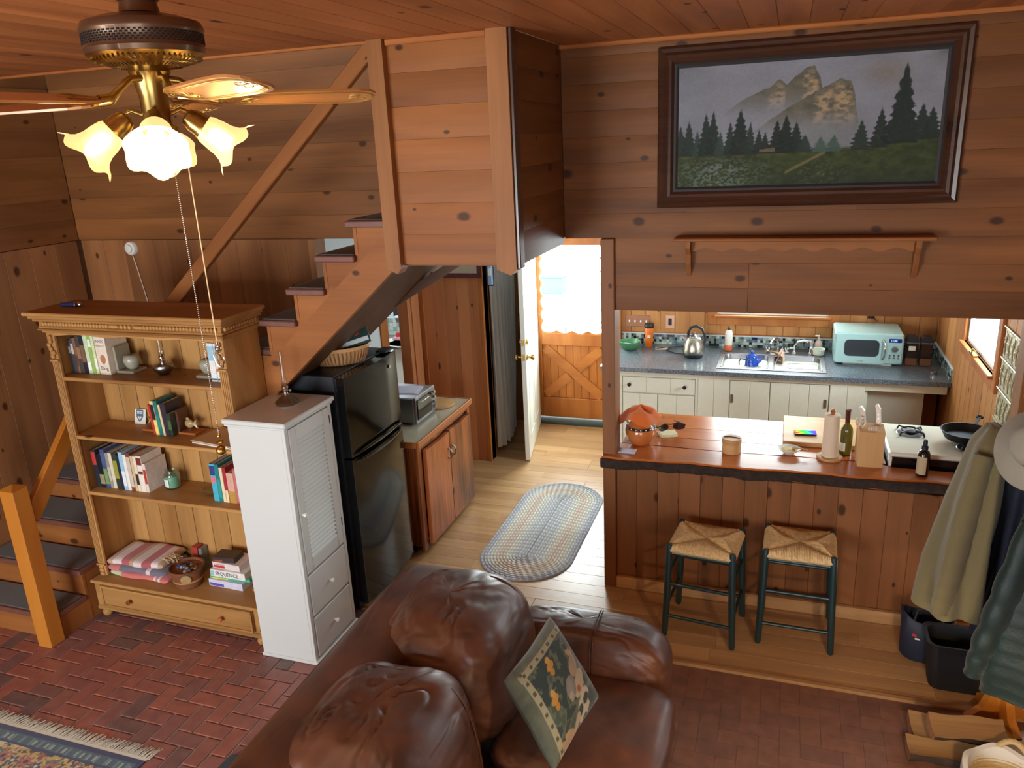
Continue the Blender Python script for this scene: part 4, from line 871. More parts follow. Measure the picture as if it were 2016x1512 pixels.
# bottom deck: folded towels, basket, games
SD = .2845
mat('terry_red', (178, 84, 92), .95, bump=.4, bscale=350, sheen=.4); mat('terry_white', (222, 208, 206), .95, bump=.4, bscale=350, sheen=.4); mat('terry_coral', (210, 112, 108), .95, bump=.4, bscale=350, sheen=.4); mat('terry_grey', (112, 106, 120), .95, bump=.4, bscale=350, sheen=.4); mat('terry_green', (190, 206, 160), .95, bump=.4, bscale=350, sheen=.4); mat('terry_tan', (190, 158, 120), .95, bump=.4, bscale=350, sheen=.4); mat('terry_pink', (196, 116, 150), .95, bump=.4, bscale=350, sheen=.4)
def towel(name, c, r, mats, stripe, lab, seed, rz=0):
    G = []; nu, nv = 26, 30
    q = MB()
    sp = lambda v, e: math.copysign(abs(v)**e, v)
    for i in range(nu+1):
        s = -1+2*i/nu; row = []; e = (1-abs(s)**6)**.25 if abs(s) < 1 else 0
        for j in range(nv):
            t = 2*PI*j/nv; yy = sp(math.cos(t), .35); zz = sp(math.sin(t), .6)
            n = .5*float(fbm(np.array(s*3+5.), np.array(yy*2.+zz), seed))
            row.append((r[0]*s, r[1]*yy*(.9+.1*e)*(1+.06*math.sin(s*5+seed)), r[2]*(zz*max(.35, e)*(.8+n*.5)+.0*s)))
        G.append(row)
    q.surf(G, cv=True)
    q.add([G[0][j] for j in range(nv)], [tuple(range(nv))]); q.add([G[-1][j] for j in range(nv)], [tuple(range(nv))[::-1]])
    mi = []
    for f in q.f:
        cx = sum(q.v[k][0] for k in f)/len(f)/r[0]; mi.append(stripe(cx))
    q.m = mi
    return tag(q.build('towel', mats, loc=c, rot=(0, 0, rz), smooth=60), lab, 'towel')
towel('t', (-3.985, 3.655, SD+.021), (.25, .13, .024), ['terry_coral', 'terry_white', 'terry_green'], lambda s: 2 if s < -.5 else (1 if (.55 < s < .62 or .72 < s < .78) else 0), 'coral towel at the bottom of the folded stack', 3)
towel('t', (-3.995, 3.655, SD+.066), (.235, .13, .026), ['terry_grey', 'terry_white', 'terry_coral'], lambda s: 2 if s < -.55 else (1 if any(abs(s-k) < .012 for k in (-.18, -.14, -.10, .18, .42, .46, .50)) else 0), 'grey towel with thin white lines in the middle of the stack', 5, .03)
tw = towel('t', (-4.0, 3.66, SD+.115), (.22, .135, .028), ['terry_red', 'terry_white', 'terry_tan'], lambda s: 0 if (s < -.92 or -.5 < s < -.12 or .30 < s < .62) else (2 if (-.12 <= s < -.02 or -.92 < s < -.80 or s > .85) else 1), 'red and white striped towel on top of the folded stack', 7, .05)
q = MB()
for k in range(26):
    a = random.uniform(-.04, .07); b = random.uniform(-.03, .03); q.tube([(a*.4, b, 0), (a+.02, b+random.uniform(-.02, .02), .012), (a+.05, b*1.5, random.uniform(-.02, .005))], .004, 5)
q.build('fringe', 'terry_tan', tw, (.19, -.05, .03), smooth=60)
bs = thing('basket', 'small dark splint basket with a round emblem holding marbles and bags', 'basket', (-3.60, 3.58, SD))
wood('splint', (98, 58, 38), (146, 92, 60), axis='Z', knots=0, rough=.6, coat=0)
MB().lathe([(.078, 0), (.086, .01), (.108, .13), (.104, .13), (.082, .012), (0.001, .008)], 22).build('body', 'splint', bs, smooth=20)
MB().lathe([(.1095, .118), (.113, .12), (.113, .136), (.106, .136), (.106, .12)], 28).build('rim', 'splint', bs, smooth=40); MB().lathe([(.094, .05), (.098, .05), (.0995, .062), (.095, .062)], 28).build('band', 'bcaseX', bs, smooth=40)
MB().lathe([(.034, 0), (.03, .004), (0.001, .005)], 20).build('emblem', 'carved', bs, (.058, -.085, .085), (PI/2+.12, 0, .6))
q = MB()
for k in range(34):
    a = random.uniform(0, 6.28); r = .07*math.sqrt(random.random()); q.ball((r*math.cos(a), r*math.sin(a), .105+random.uniform(0, .02)), random.uniform(.010, .02), 8, 5, mi=k % 4)
mat('blue_bead', (60, 74, 120), .25, coat=.5); mat('silver_bag', (170, 172, 168), .3, metal=.3); 
stuff(q.build('bead_filling', ['blue_bead', 'silver_bag', 'black_satin', 'stone'], bs, smooth=60))
for nm, lab, x, w_, h_, c, c2 in (('card_box', 'clear red patterned box standing behind the splint basket', -3.70, .05, .17, (168, 60, 48), (206, 90, 50)), ('card_box', 'slim grey box standing beside the red box', -3.642, .026, .165, (120, 122, 118), (70, 76, 78))):
    t = thing(nm, lab, 'box', (x, 3.745, SD)); MB().box((0, 0, 0), (w_, .06, h_), .002).build('carton', bookmat(c), t); MB().box((.004, -.0008, .02), (w_-.004, .0004, h_*.55)).build('printed_panel', bookmat(c2), t)
z = SD
for w_, d_, h_, c, lab, bd in ((.27, .19, .05, (206, 206, 226), 'lavender puzzle box at the bottom of the game stack', (96, 80, 170)), (.30, .20, .022, (70, 176, 130), 'flat green game box in the stack', (230, 200, 80)), (.27, .19, .05, (226, 226, 222), 'white boxed game lettered SEQUENCE in the stack', None), (.22, .16, .042, (222, 210, 206), 'white mancala game box in the stack', (190, 60, 60)), (.16, .11, .036, (60, 48, 48), 'dark small game box on top of the stack', (140, 80, 60))):
    k = len([1 for o in C.objects if o.name.startswith('game_box')])
    t = thing('game_box', lab, 'game box', (-3.46+.012*(k % 3)+(.03 if w_ < .25 else 0), 3.60+.006*(k % 2)+(.02 if w_ < .25 else 0), z), math.radians((-2, 3, 0, -3, 6)[k % 5]))
    MB().box((0, 0, 0), (w_, d_, h_), .002).build('carton', bookmat(c), t)
    if bd: MB().box((.01, -.0008, h_*.12), (w_*.45, .0004, h_*.5)).build('printed_panel', bookmat(bd), t)
    if 'SEQUENCE' in lab: MB().box((.004, -.0008, .006), (.03, .0004, .044)).build('printed_panel', bookmat((150, 190, 196)), t); text('lettering', 'SEQUENCE', .036, 'ink_dark', t, (.042, -.0006, .014), (PI/2, 0, 0))
    if 'mancala' in lab: text('lettering', 'SOLID WOOD', .011, 'ink_red', t, (.03, -.001, .024), (PI/2, 0, 0)); text('lettering', 'MANCALA', .016, 'ink_red', t, (.03, -.001, .008), (PI/2, 0, 0))
    z += h_+.0005
t = thing('flashlight', 'blue flashlight with a chrome head lying on the bookcase top', 'flashlight', (-4.12, 3.62, 2.137), math.radians(8))
MB().cyl((-.10, 0, 0), (.0, 0, 0), .012, .014).build('barrel', mat('blue_body', (36, 58, 112), .35, coat=.4), t, smooth=40); MB().cyl((.0, 0, 0), (.012, 0, 0), .014, .018).cyl((.012, 0, 0), (.05, 0, 0), .018, .016).build('head', 'chrome', t, smooth=40)

# ------------------------------------------------------------------ white cabinet
wc = thing('cabinet', 'narrow tall white cabinet with a louvered door and two drawers', 'cabinet', (-2.55, 3.39, 0))
W2, D2, H2 = .38, .475, 1.56   # along -X, along +Y
MB().box((-W2, 0, .02), (-.02, D2, H2-.02), .003).build('body', 'white_cab', wc)
MB().box((-W2-.012, -.012, H2-.045), (.008, D2+.012, H2-.03), .004).box((-W2-.02, -.02, H2-.03), (.02, D2+.02, H2), .006).build('top', 'white_cab', wc); MB().box((-W2-.008, -.008, 0), (.012, D2+.008, .022), .005).build('plinth', 'white_cab', wc)
MB().box((-W2+.02, .012, H2-.0005), (.008, D2-.012, H2+.0006)).build('top_sheen', 'white_cab', wc) if False else None
MB().box((-.02, 0, .02), (-.002, .03, H2-.045), .002).box((-.02, D2-.03, .02), (-.002, D2, H2-.045), .002).build('stile', 'white_cab', wc)
dz0, dz1 = .60, 1.505
dd = MB()
for a, b in (((-.02, .034, dz0), (.002, .095, dz1)), ((-.02, D2-.095, dz0), (.002, D2-.034, dz1)), ((-.02, .095, dz0), (.002, D2-.095, dz0+.075)), ((-.02, .095, dz1-.085), (.002, D2-.095, dz1))): dd.box(a, b, .003)
dd = dd.build('door', 'white_cab', wc)
ns = 27; lz = (dz1-.085-dz0-.075)/ns
sl = MB().box((-.004, 0, -.014), (.004, D2-.19, .014), .002).mesh('louver', 'white_cab')
for k in range(ns): link('louver', sl, dd, (-.008, .095, dz0+.075+lz*(k+.5)), (0, math.radians(-38), 0))
MB().box((-.0195, .095, dz0+.07), (-.018, D2-.095, dz1-.08)).build('door_back', 'white_cab', dd)
wk = MB().lathe([(.006, 0), (.006, .01), (.012, .016), (.013, .024), (.008, .03), (0.001, .031)], 14).mesh('knob', mat('knob_white', (236, 234, 222), .3), smooth=40)
link('knob', wk, dd, (.002, .055, .98), (0, PI/2, 0))
for z0, z1 in ((.315, .585), (.035, .300)):
    d = MB().box((-.02, .034, z0), (.002, D2-.034, z1), .004).build('drawer', 'white_cab', wc); link('knob', wk, d, (.002, D2/2, (z0+z1)/2), (0, PI/2, 0))
for z in (.72, 1.40): MB().box((-.004, D2-.036, z), (.004, D2-.030, z+.05)).build('hinge', 'dark_metal', wc)
oil_lamp((-2.735, 3.70, H2), 'wide based pewter oil lamp with a tall glass chimney on the white cabinet', 'wide')

# ------------------------------------------------------------------ refrigerator
fr = thing('refrigerator', 'black top freezer refrigerator with glossy curved doors under the stairs', 'refrigerator', (-2.50, 3.97, 0))
FD, FW_, FH = .70, .70, 1.65
MB().box((-FD, 0, .02), (-.075, FW_, FH), .006).build('body', 'black_satin', fr)
def curved_door(z0, z1, nm):
    n = 16; rows = []
    for z in (z0, z1):
        rows.append([(-.068, .004, z)]+[(-.01+.022*math.sin(PI*k/n), .004+(FW_-.008)*k/n, z) for k in range(n+1)]+[(-.068, FW_-.004, z)])
    q = MB().surf(rows, cv=True); q.add(rows[0], [tuple(range(len(rows[0])))]); q.add(rows[1], [tuple(range(len(rows[1])))[::-1]])
    o = q.build(nm, 'fridge_door', fr, smooth=30)
    MB().box((-.070, .002, z0+.002), (-.060, FW_-.002, z1-.002)).build('gasket', 'black_matte', o)
    MB().box((-.062, .0, z0), (-.008, .006, z1), .002).build('edge_trim', 'black_gloss', o); return o
du = curved_door(1.115, FH-.01, 'freezer_door'); dl = curved_door(.07, 1.10, 'refrigerator_door')
def handle(z, s, par):
    n = 12; pts = [(-.012+.05*math.sin(PI*k/n)**.5, .03+(FW_-.06)*k/n, z+s*.006*math.sin(PI*k/n)) for k in range(n+1)]
    MB().tube(pts, .011, 8, flat=.55).build('handle', 'black_gloss', par, smooth=60)
handle(1.132, 1, du); handle(1.082, -1, dl)
MB().cyl((.0, .56, 1.56), (.013, .56, 1.56), .012).build('badge', 'chrome', du)
MB().box((-.09, FW_-.14, FH), (-.01, FW_-.02, FH+.014), .004).build('hinge_cover', 'black_matte', fr)
q = MB()
for k in range(4):
    for j in range(4): q.box((-.15-.012*j, .10+.012*k+.02*j, FH), (-.142-.012*j, .106+.012*k+.02*j, FH+.001))
q.build('vent_marks', 'black_gloss', fr); MB().box((-FD+.05, .03, 0), (-.09, FW_-.03, .02)).build('kickplate', 'black_matte', fr)

# wicker basket with boxed game on top
wb_ = thing('basket', 'oval wicker basket on top of the black refrigerator', 'basket', (-2.70, 4.27, FH+.001), math.radians(38))
wood('wicker', (120, 78, 46), (196, 150, 100), axis='Z', knots=0, rough=.7, coat=0, streak=2)
MB().lathe([(.13, 0), (.15, .006), (.185, .09), (.178, .09), (.14, .012), (0.001, .008)], 40, sx=1.0, sy=.66).build('shell', 'wicker', wb_, smooth=40)
q = MB()
for k in range(44):
    t = 2*PI*k/44; q.tube([(.150*math.cos(t), .150*.66*math.sin(t), .004), (.176*math.cos(t), .176*.66*math.sin(t), .05), (.188*math.cos(t), .188*.66*math.sin(t), .10)], .0048, 5)
stuff(q.build('wicker_ribs', 'wicker', wb_, smooth=60))
q = MB()
for z, r in ((.098, .186), (.11, .190), (.104, .193)): q.tube([(r*math.cos(2*PI*k/40), .66*r*math.sin(2*PI*k/40), z) for k in range(40)], .007, 6, closed=True)
q.build('rim', 'wicker', wb_, smooth=60)
t = thing('game_box', 'dark green picture box lettered PACKS leaning in the wicker basket', 'box', (-2.59, 4.26, FH+.115), 0); t.rotation_euler = (math.radians(-30), math.radians(-14), math.radians(30))
MB().box((-.12, 0, 0), (.12, .02, .22), .002).build('carton', bookmat((32, 62, 58)), t)
text('lettering', 'SNACK PACKS', .026, 'white_paint', t, (-.105, -.001, .155), (PI/2, 0, 0))
q = MB()
for cx, cz, a, mi in ((-.05, .085, .5, 0), (.0, .10, .3, 0), (.04, .115, .5, 1), (.02, .075, .4, 1), (-.07, .06, .2, 0), (.08, .12, .8, 1)): q.ball((cx, -.0005, cz), (.045, .0012, .014), 12, 4, mi=mi)
mat('snack_yellow', (206, 160, 60), .6); mat('snack_red', (176, 74, 44), .6); q.build('printed_snacks', ['snack_yellow', 'snack_red'], t)
MB().box((-.10, -.001, .012), (.11, .0004, .04)).build('printed_panel', 'plaster', t)
tag(MB().box((-.11, -.07, 0), (.11, .07, .04), .004).build('magazine', bookmat((52, 70, 66)), loc=(-2.71, 4.24, FH+.05), rot=(.18, .10, .6)), 'dark booklet lying flat in the wicker basket', 'booklet')

# ------------------------------------------------------------------ rustic counter cabinet
rc = thing('counter_cabinet', 'rustic slab door cabinet with a pale stone tiled top beside the refrigerator', 'cabinet', (-2.47, 4.78, 0))
RD, RW, RH = .66, 1.02, .88
MB().box((-RD, 0, .06), (-.025, RW, RH)).build('carcass', 'rusticZ', rc); MB().box((-RD+.05, .02, 0), (-.08, RW-.02, .06)).build('plinth', 'black_matte', rc)
MB().box((-.025, 0, .02), (.0, .07, RH), .004).box((-.025, RW-.05, .02), (0, RW, RH), .004).box((-.025, .07, RH-.05), (0, RW-.05, RH), .004).build('face_frame', 'rusticZ', rc)
tp = MB().box((-RD, -.01, RH), (.01, RW+.01, RH+.03), .003).build('top', mat('stone_top', (196, 186, 162), .3, coat=.3, var=.12, vscale=6), rc)
MB().box((.005, -.015, RH-.012), (.025, RW+.015, RH+.036), .004).box((-RD, RW+.005, RH-.012), (.005, RW+.022, RH+.036), .004).box((-RD, -.022, RH-.012), (.005, -.008, RH+.036), .004).build('edging', 'trimwY', tp)
for y0, y1, kx in ((.085, .505, 1), (.515, .955, 0)):
    d = MB(); n = 20; ys = [y0+(y1-y0)*k/n for k in range(n+1)]
    dn = [y for y in ys]
    top = .79+.0*y0
    pl = [(y0, .05), (y1, .05)]+[(y, top+.03-.012*abs(math.sin((y-y0)*5.5))) for y in ys[::-1]]
    d = MB().prism(pl, 'X', .001, .032).build('door', 'rusticZ', rc)
    ky = (y1-.03 if kx else y0+.035); MB().tube([(.034, ky, .60), (.058, ky, .61), (.062, ky, .64), (.058, ky, .67), (.034, ky, .68)], .006, 8).ball((.034, ky, .60), .01).ball((.034, ky, .68), .01).build('handle', 'pewter', d, smooth=60)
# toaster oven, round board
to = thing('toaster_oven', 'small steel toaster oven on the stone topped cabinet', 'toaster oven', (-2.60, 5.10, RH+.032), 0)
MB().box((-.38, 0, .015), (-.03, .36, .22), .008).build('body', 'steel', to); MB().box((-.035, 0, .01), (-.012, .36, .225), .006).build('face', 'steel', to)
MB().box((-.014, .02, .04), (-.004, .27, .20), .003).build('glass_door', 'black_gloss', to); MB().tube([(-.004, .03, .185), (.018, .04, .185), (.018, .25, .185), (-.004, .26, .185)], .006, 8).build('handle', 'chrome', to, smooth=50)
for z in (.06, .10, .14, .18): MB().cyl((-.012, .315, z), (.008, .315, z), .014, .012).build('dial', 'chrome', to, smooth=40)
[MB().box((-.35, y_, 0), (-.06, y_+.03, .015)).build('foot', 'black_matte', to) for y_ in (.02, .31)]
tag(MB().box((-.14, -.1, 0), (.14, .1, .004), .001).box((-.12, -.09, .004), (.12, .1, .007), .001).build('papers', 'sheet', loc=(-2.80, 5.28, RH+.2525), rot=(0, 0, .2)), 'loose papers on top of the toaster oven', 'papers')
tag(MB().lathe([(.13, 0), (.135, .004), (.135, .014), (.13, .018), (0.001, .018)], 36).build('cutting_board', 'plyX', loc=(-2.66, 5.61, RH+.031), smooth=40), 'round wooden board behind the toaster oven', 'cutting board')
# ------------------------------------------------------------------ kitchen run
def granite(name):
    m, nt, b = newmat(name); N = nt.nodes; L = nt.links
    tc = N.new('ShaderNodeTexCoord'); v = N.new('ShaderNodeTexNoise'); v.inputs['Scale'].default_value = 160; v.inputs['Detail'].default_value = 3; L.new(tc.outputs['Object'], v.inputs['Vector'])
    cr = N.new('ShaderNodeValToRGB'); e = cr.color_ramp.elements; e[0].position = .38; e[0].color = srgb(46, 52, 62); e[1].position = .66; e[1].color = srgb(136, 144, 152); L.new(v.outputs['Fac'], cr.inputs[0])
    L.new(cr.outputs[0], b.inputs['Base Color']); b.inputs['Roughness'].default_value = .28; b.inputs['Coat Weight'].default_value = .3
granite('laminate_stone')
KF = 6.98   # cabinet face
def kit_unit(name, lab, xa, xb, parts):
    t = thing(name, lab, 'cabinet', (xa, KF, 0)); w_ = xb-xa
    MB().box((0, .022, .1), (w_, .84, .872)).build('carcass', 'cream', t); MB().box((0, .08, 0), (w_, .84, .1)).build('plinth', 'black_matte', t)
    return t, w_
def planked(nm, par, xa, xb, za, zb, wd=.155):
    """door or drawer front made of grooved boards"""
    d = MB().box((xa, .006, za), (xb, .022, zb)).build(nm, 'cream', par); n = max(1, round((xb-xa)/wd)); s = (xb-xa)/n
    for k in range(n): board(d, 'plank', 'cream', (xa+k*s+.0012, .006, za), (1, 0, 0), (0, 0, 1), s-.0024, zb-za, .006, .003)
    return d
u1, w_ = kit_unit('base_cabinet', 'white base cabinet with a wide knobbed drawer at the doorway end', -1.56, -.70, 0)
dk = MB().lathe([(.006, 0), (.006, .012), (.016, .018), (.018, .026), (.01, .032), (0.001, .033)], 14).mesh('knob', 'dark_metal', smooth=40)
MB().box((0, 0, .10), (.165, .022, .872)).box((.165, 0, .825), (w_, .022, .872)).box((w_-.02, 0, .1), (w_, .022, .825)).build('face_frame', 'cream', u1)
d = planked('drawer', u1, .170, w_-.024, .668, .815, .22)
for x in (.235, .745): link('knob', dk, d, (x, 0, .745), (PI/2, 0, 0))
for a, b in ((.170, .495), (.503, w_-.024)): planked('door', u1, a, b, .12, .655)
u2, w2_ = kit_unit('base_cabinet', 'white double door sink cabinet with grooved fronts', -.70, .70, 0)
MB().box((0, 0, .835), (w2_, .022, .872)).box((0, 0, .1), (.28, .022, .835)).box((w2_-.28, 0, .1), (w2_, .022, .835)).build('face_frame', 'cream', u2)
for a, b, hx in ((.285, .625, .305), (.630, w2_-.285, 1.09)):
    d = planked('door', u2, a, b, .12, .828)
    for z in (.62, .25): MB().box((hx-.012, -.006, z), (hx+.012, .001, z+.08), .003).box((hx-.005, -.012, z+.02), (hx+.005, -.006, z+.06), .002).build('hinge', 'steel', d)
for k in range(2): board(u2, 'plank', 'cream', (.005+.14*k, 0, .1), (1, 0, 0), (0, 0, 1), .135, .735, .004, .003); board(u2, 'plank', 'cream', (w2_-.278+.14*k, 0, .1), (1, 0, 0), (0, 0, 1), .135, .735, .004, .003)
u3 = thing('counter_bay', 'open bay with a grey panel under the worktop end by the side wall', 'cabinet bay', (.70, KF, 0))
MB().box((.0, .0, .80), (.62, .022, .872), .002).build('rail', 'cream', u3); MB().box((.0, .022, .0), (.022, .84, .80)).build('side_panel', 'cream', u3); MB().box((.022, .05, .0), (.46, .08, .80)).build('back_panel', mat('grey_panel', (186, 182, 168), .6), u3)
MB().box((.46, .40, .0), (.62, .43, .80)).build('pine_panel', 'kpineZ', u3)
# worktop with sink cut-out
SX0, SX1, SY0, SY1 = -.55, .39, 7.05, 7.72
wt = MB()
for a, b in (((-1.60, 6.945), (SX0+.02, 7.835)), ((SX1-.02, 6.945), (XK-.004, 7.835)), ((SX0+.02, 6.945), (SX1-.02, SY0+.02)), ((SX0+.02, SY1-.02), (SX1-.02, 7.835))): wt.box((a[0], a[1], .874), (b[0], b[1], .915))
wt = tag(wt.build('countertop', 'laminate_stone'), 'speckled dark grey worktop along the sink wall', 'countertop')
sk = thing('sink', 'double bowl stainless steel sink set in the grey worktop', 'sink', ((SX0+SX1)/2, (SY0+SY1)/2, .915))
hw_, hd_ = (SX1-SX0)/2, (SY1-SY0)/2
q = MB()
def rrect(cx, cy, w_, d_, r, z, n=6):
    P_ = []
    for sx, sy, a0 in ((1, 1, 0), (-1, 1, PI/2), (-1, -1, PI), (1, -1, 3*PI/2)):
        for k in range(n+1):
            a = a0+PI/2*k/n; P_.append((cx+sx*(w_/2-r)+r*math.cos(a), cy+sy*(d_/2-r)+r*math.sin(a), z))
    return P_
rim = MB()
def bowl(cx, w_):
    d_ = 2*hd_-.20; cy = -.05
    return [rrect(cx, cy, w_+.03, d_+.03, .07, .004), rrect(cx, cy, w_, d_, .06, .001), rrect(cx, cy, w_-.02, d_-.02, .06, -.05), rrect(cx, cy, w_-.05, d_-.05, .05, -.15), rrect(cx, cy, w_-.14, d_-.14, .04, -.165)]
for cx in (-.225, .225):
    R_ = bowl(cx, .40); m_ = MB().surf(R_, cv=True); m_.add(R_[-1], [tuple(range(len(R_[-1])))]); m_.build('bowl', 'steel', sk, smooth=50)
rim.box((-hw_, -hd_, .0), (hw_, -hd_+.045, .006), .003).box((-hw_, hd_-.135, .0), (hw_, hd_, .006), .003).box((-hw_, -hd_+.045, 0), (-.435, hd_-.135, .006), .003).box((.435, -hd_+.045, 0), (hw_, hd_-.135, .006), .003).box((-.02, -hd_+.045, 0), (.02, hd_-.135, .006), .003)
rim.build('rim', 'steel', sk)
fc = thing('faucet', 'chrome kitchen faucet with two handles behind the sink', 'faucet', (-.03, 7.665, .921))
MB().box((-.11, -.025, 0), (.11, .025, .012), .005).build('base', 'chrome', fc); MB().tube([(0, 0, .01), (0, 0, .11), (-.01, -.02, .145), (-.04, -.10, .155), (-.06, -.15, .13)], .012, 10).build('spout', 'chrome', fc, smooth=50)
for s in (-1, 1): MB().lathe([(.02, .01), (.016, .03), (.024, .04), (.02, .055), (0.001, .06)], 12, (s*.085, 0, 0)).build('handle', 'chrome', fc, smooth=40)
t = thing('water_tap', 'small chrome filtered water tap on the sink ledge', 'tap', (.12, 7.67, .921)); MB().lathe([(.026, 0), (.022, .012), (.012, .02)], 14).tube([(0, 0, .015), (0, 0, .07), (.03, 0, .115), (.09, 0, .125), (.12, 0, .11)], .008, 8).build('spout', 'chrome', t, smooth=50); MB().box((-.045, -.006, .045), (0, .006, .055), .003).build('lever', 'chrome', t)
tag(MB().lathe([(.024, 0), (.024, .01), (.016, .02), (.015, .10), (.022, .105), (.022, .125), (.016, .132), (0.001, .133)], 16).cyl((0, 0, .118), (-.05, 0, .125), .006).build('soap_pump', 'chrome', loc=(.27, 7.67, .921), smooth=40), 'chrome soap pump at the right end of the sink ledge', 'soap pump')
t = thing('dish_rack', 'wire dish rack standing in the right sink bowl', 'dish rack', (.20, 7.33, .78)); q = MB()
for z in (.04, .11): q.tube(rrect(0, 0, .26, .18, .03, z), .003, 6, closed=True)
for k in range(9): q.tube([(-.12+.03*k, -.09, .11), (-.12+.03*k, -.09, .0), (-.12+.03*k, .09, .0), (-.12+.03*k, .09, .11)], .002, 5)
q.build('wires', 'chrome', t, smooth=50)
mat('enamel_blue', (24, 74, 176), .15, coat=.6, var=.12, vscale=30)
t = thing('coffee_pot', 'blue enamel coffee pot in the left sink bowl', 'coffee pot', (-.25, 7.36, .751)); MB().lathe([(.066, 0), (.08, .006), (.078, .02), (.066, .10), (.058, .17), (.05, .19), (.052, .196)], 28).build('body', 'enamel_blue', t, smooth=50)
MB().lathe([(.053, .196), (.054, .204), (.04, .222), (.016, .23), (.012, .24), (.018, .25), (.012, .26), (0.001, .262)], 24).build('lid', 'enamel_blue', t, smooth=50); MB().tube([(-.055, 0, .175), (-.10, 0, .18), (-.115, 0, .15), (-.105, 0, .08), (-.09, 0, .02)], .008, 8, flat=.6).build('handle', 'black_satin', t, smooth=60); MB().prism([(.045, .12), (.10, .185), (.085, .19), (.05, .17)], 'Y', -.014, .014).build('spout', 'enamel_blue', t)
def cloth(name, loc, pts, m, lab, cat, rz=0):
    return tag(MB().surf(pts).build(name, m, loc=loc, rot=(0, 0, rz), smooth=80), lab, cat)
G = []
for i in range(15):
    s = -1+2*i/14; row = []
    for j in range(13):
        v = -1+2*j/12; n = .02*math.sin(s*7+v*3)+.012*math.sin(v*11+s*5); row.append((.028*s+.02*v*0+n*.6, .075*v+.01*math.sin(s*6), .012+.03*(1-s*s)-.10*max(0, abs(s)-.35)+n))
    G.append(row)
cloth('dishcloth', (.0, 7.50, .93), G, mat('dish_linen', (214, 180, 160), .95, bump=.4, bscale=300), 'crumpled pinkish dishcloth hung over the sink divider', 'dishcloth')
for x in (-.08,): tag(MB().tube([(-.06, 0, .01), (.0, 0, .02), (.06, .0, .012)], [.006, .006, .012], 8).box((.05, -.02, .0), (.11, .02, .02), .006).build('scrub_brush', 'plyX', loc=(-.09, 7.63, .922), rot=(0, 0, -.4), smooth=40), 'wooden dish brush lying on the sink ledge', 'brush')
mat('translucent', (232, 226, 212), .4); mat('orange_soap', (232, 120, 70), .3)
t = thing('dish_soap', 'white squeeze bottle with orange dish soap left of the sink', 'bottle', (-.485, 7.68, .922)); MB().lathe([(.034, .055), (.036, .06), (.036, .17), (.028, .195), (.014, .205)], 20).build('bottle', 'translucent', t, smooth=50); MB().lathe([(.032, 0), (.036, .004), (.036, .056), (0.001, .056)], 20).build('soap', 'orange_soap', t, smooth=50); MB().lathe([(.014, .205), (.014, .222), (.006, .226), (.006, .245), (0.001, .247)], 12).build('cap', 'ink_dark', t, smooth=40)
t = thing('hand_soap', 'clear pump bottle of pink hand soap beside the microwave', 'bottle', (.335, 7.755, .917)); MB().lathe([(.034, 0), (.038, .006), (.036, .08), (.026, .11), (.014, .118)], 18).build('bottle', mat('pink_soap', (226, 190, 176), .25, coat=.3), t, smooth=50); MB().lathe([(.014, .118), (.014, .13), (.005, .133), (.005, .155)], 12).box((-.035, -.008, .152), (.01, .008, .166), .004).build('pump', 'white_paint', t)
tag(MB().lathe([(.042, 0), (.05, .004), (.055, .05), (.06, .054), (.06, .06), (.052, .058), (.046, .008), (0.001, .006)], 22).build('cup', 'white_paint', loc=(.335, 7.64, .922), smooth=40), 'small white ridged cup on the sink ledge', 'cup')
# kettle
t = thing('kettle', 'brushed steel electric kettle with a black arched handle on the worktop', 'kettle', (-.79, 7.42, .916)); MB().lathe([(.085, 0), (.09, .006), (.09, .022), (.084, .028)], 30).build('base', 'black_satin', t, smooth=40)
MB().lathe([(.084, .028), (.098, .04), (.098, .07), (.088, .13), (.066, .18), (.05, .196)], 34).build('body', mat('brushed', (186, 178, 162), .3, metal=1), t, smooth=50); MB().lathe([(.05, .196), (.048, .204), (.02, .214), (.012, .22), (.016, .236), (0.001, .242)], 24).build('lid', 'steel', t, smooth=50)
MB().tube([(-.05, 0, .19), (-.055, 0, .235), (-.03, 0, .285), (.02, 0, .30), (.075, 0, .275), (.10, 0, .225), (.105, 0, .17), (.095, 0, .14)], .013, 8).build('handle', 'black_satin', t, smooth=60); MB().prism([(-.07, .15), (-.125, .195), (-.115, .205), (-.06, .185)], 'Y', -.02, .02).build('spout', 'steel', t)
tag(MB().tube([(0, 0, .006), (-.12, .03, .006), (-.22, .12, .006), (-.20, .25, .006), (-.06, .29, .008), (-.04, .33, .03)], .005, 6).build('power_cord', 'black_matte', loc=(-.85, 7.46, .916), smooth=60), 'black kettle cord curling on the worktop', 'cord')
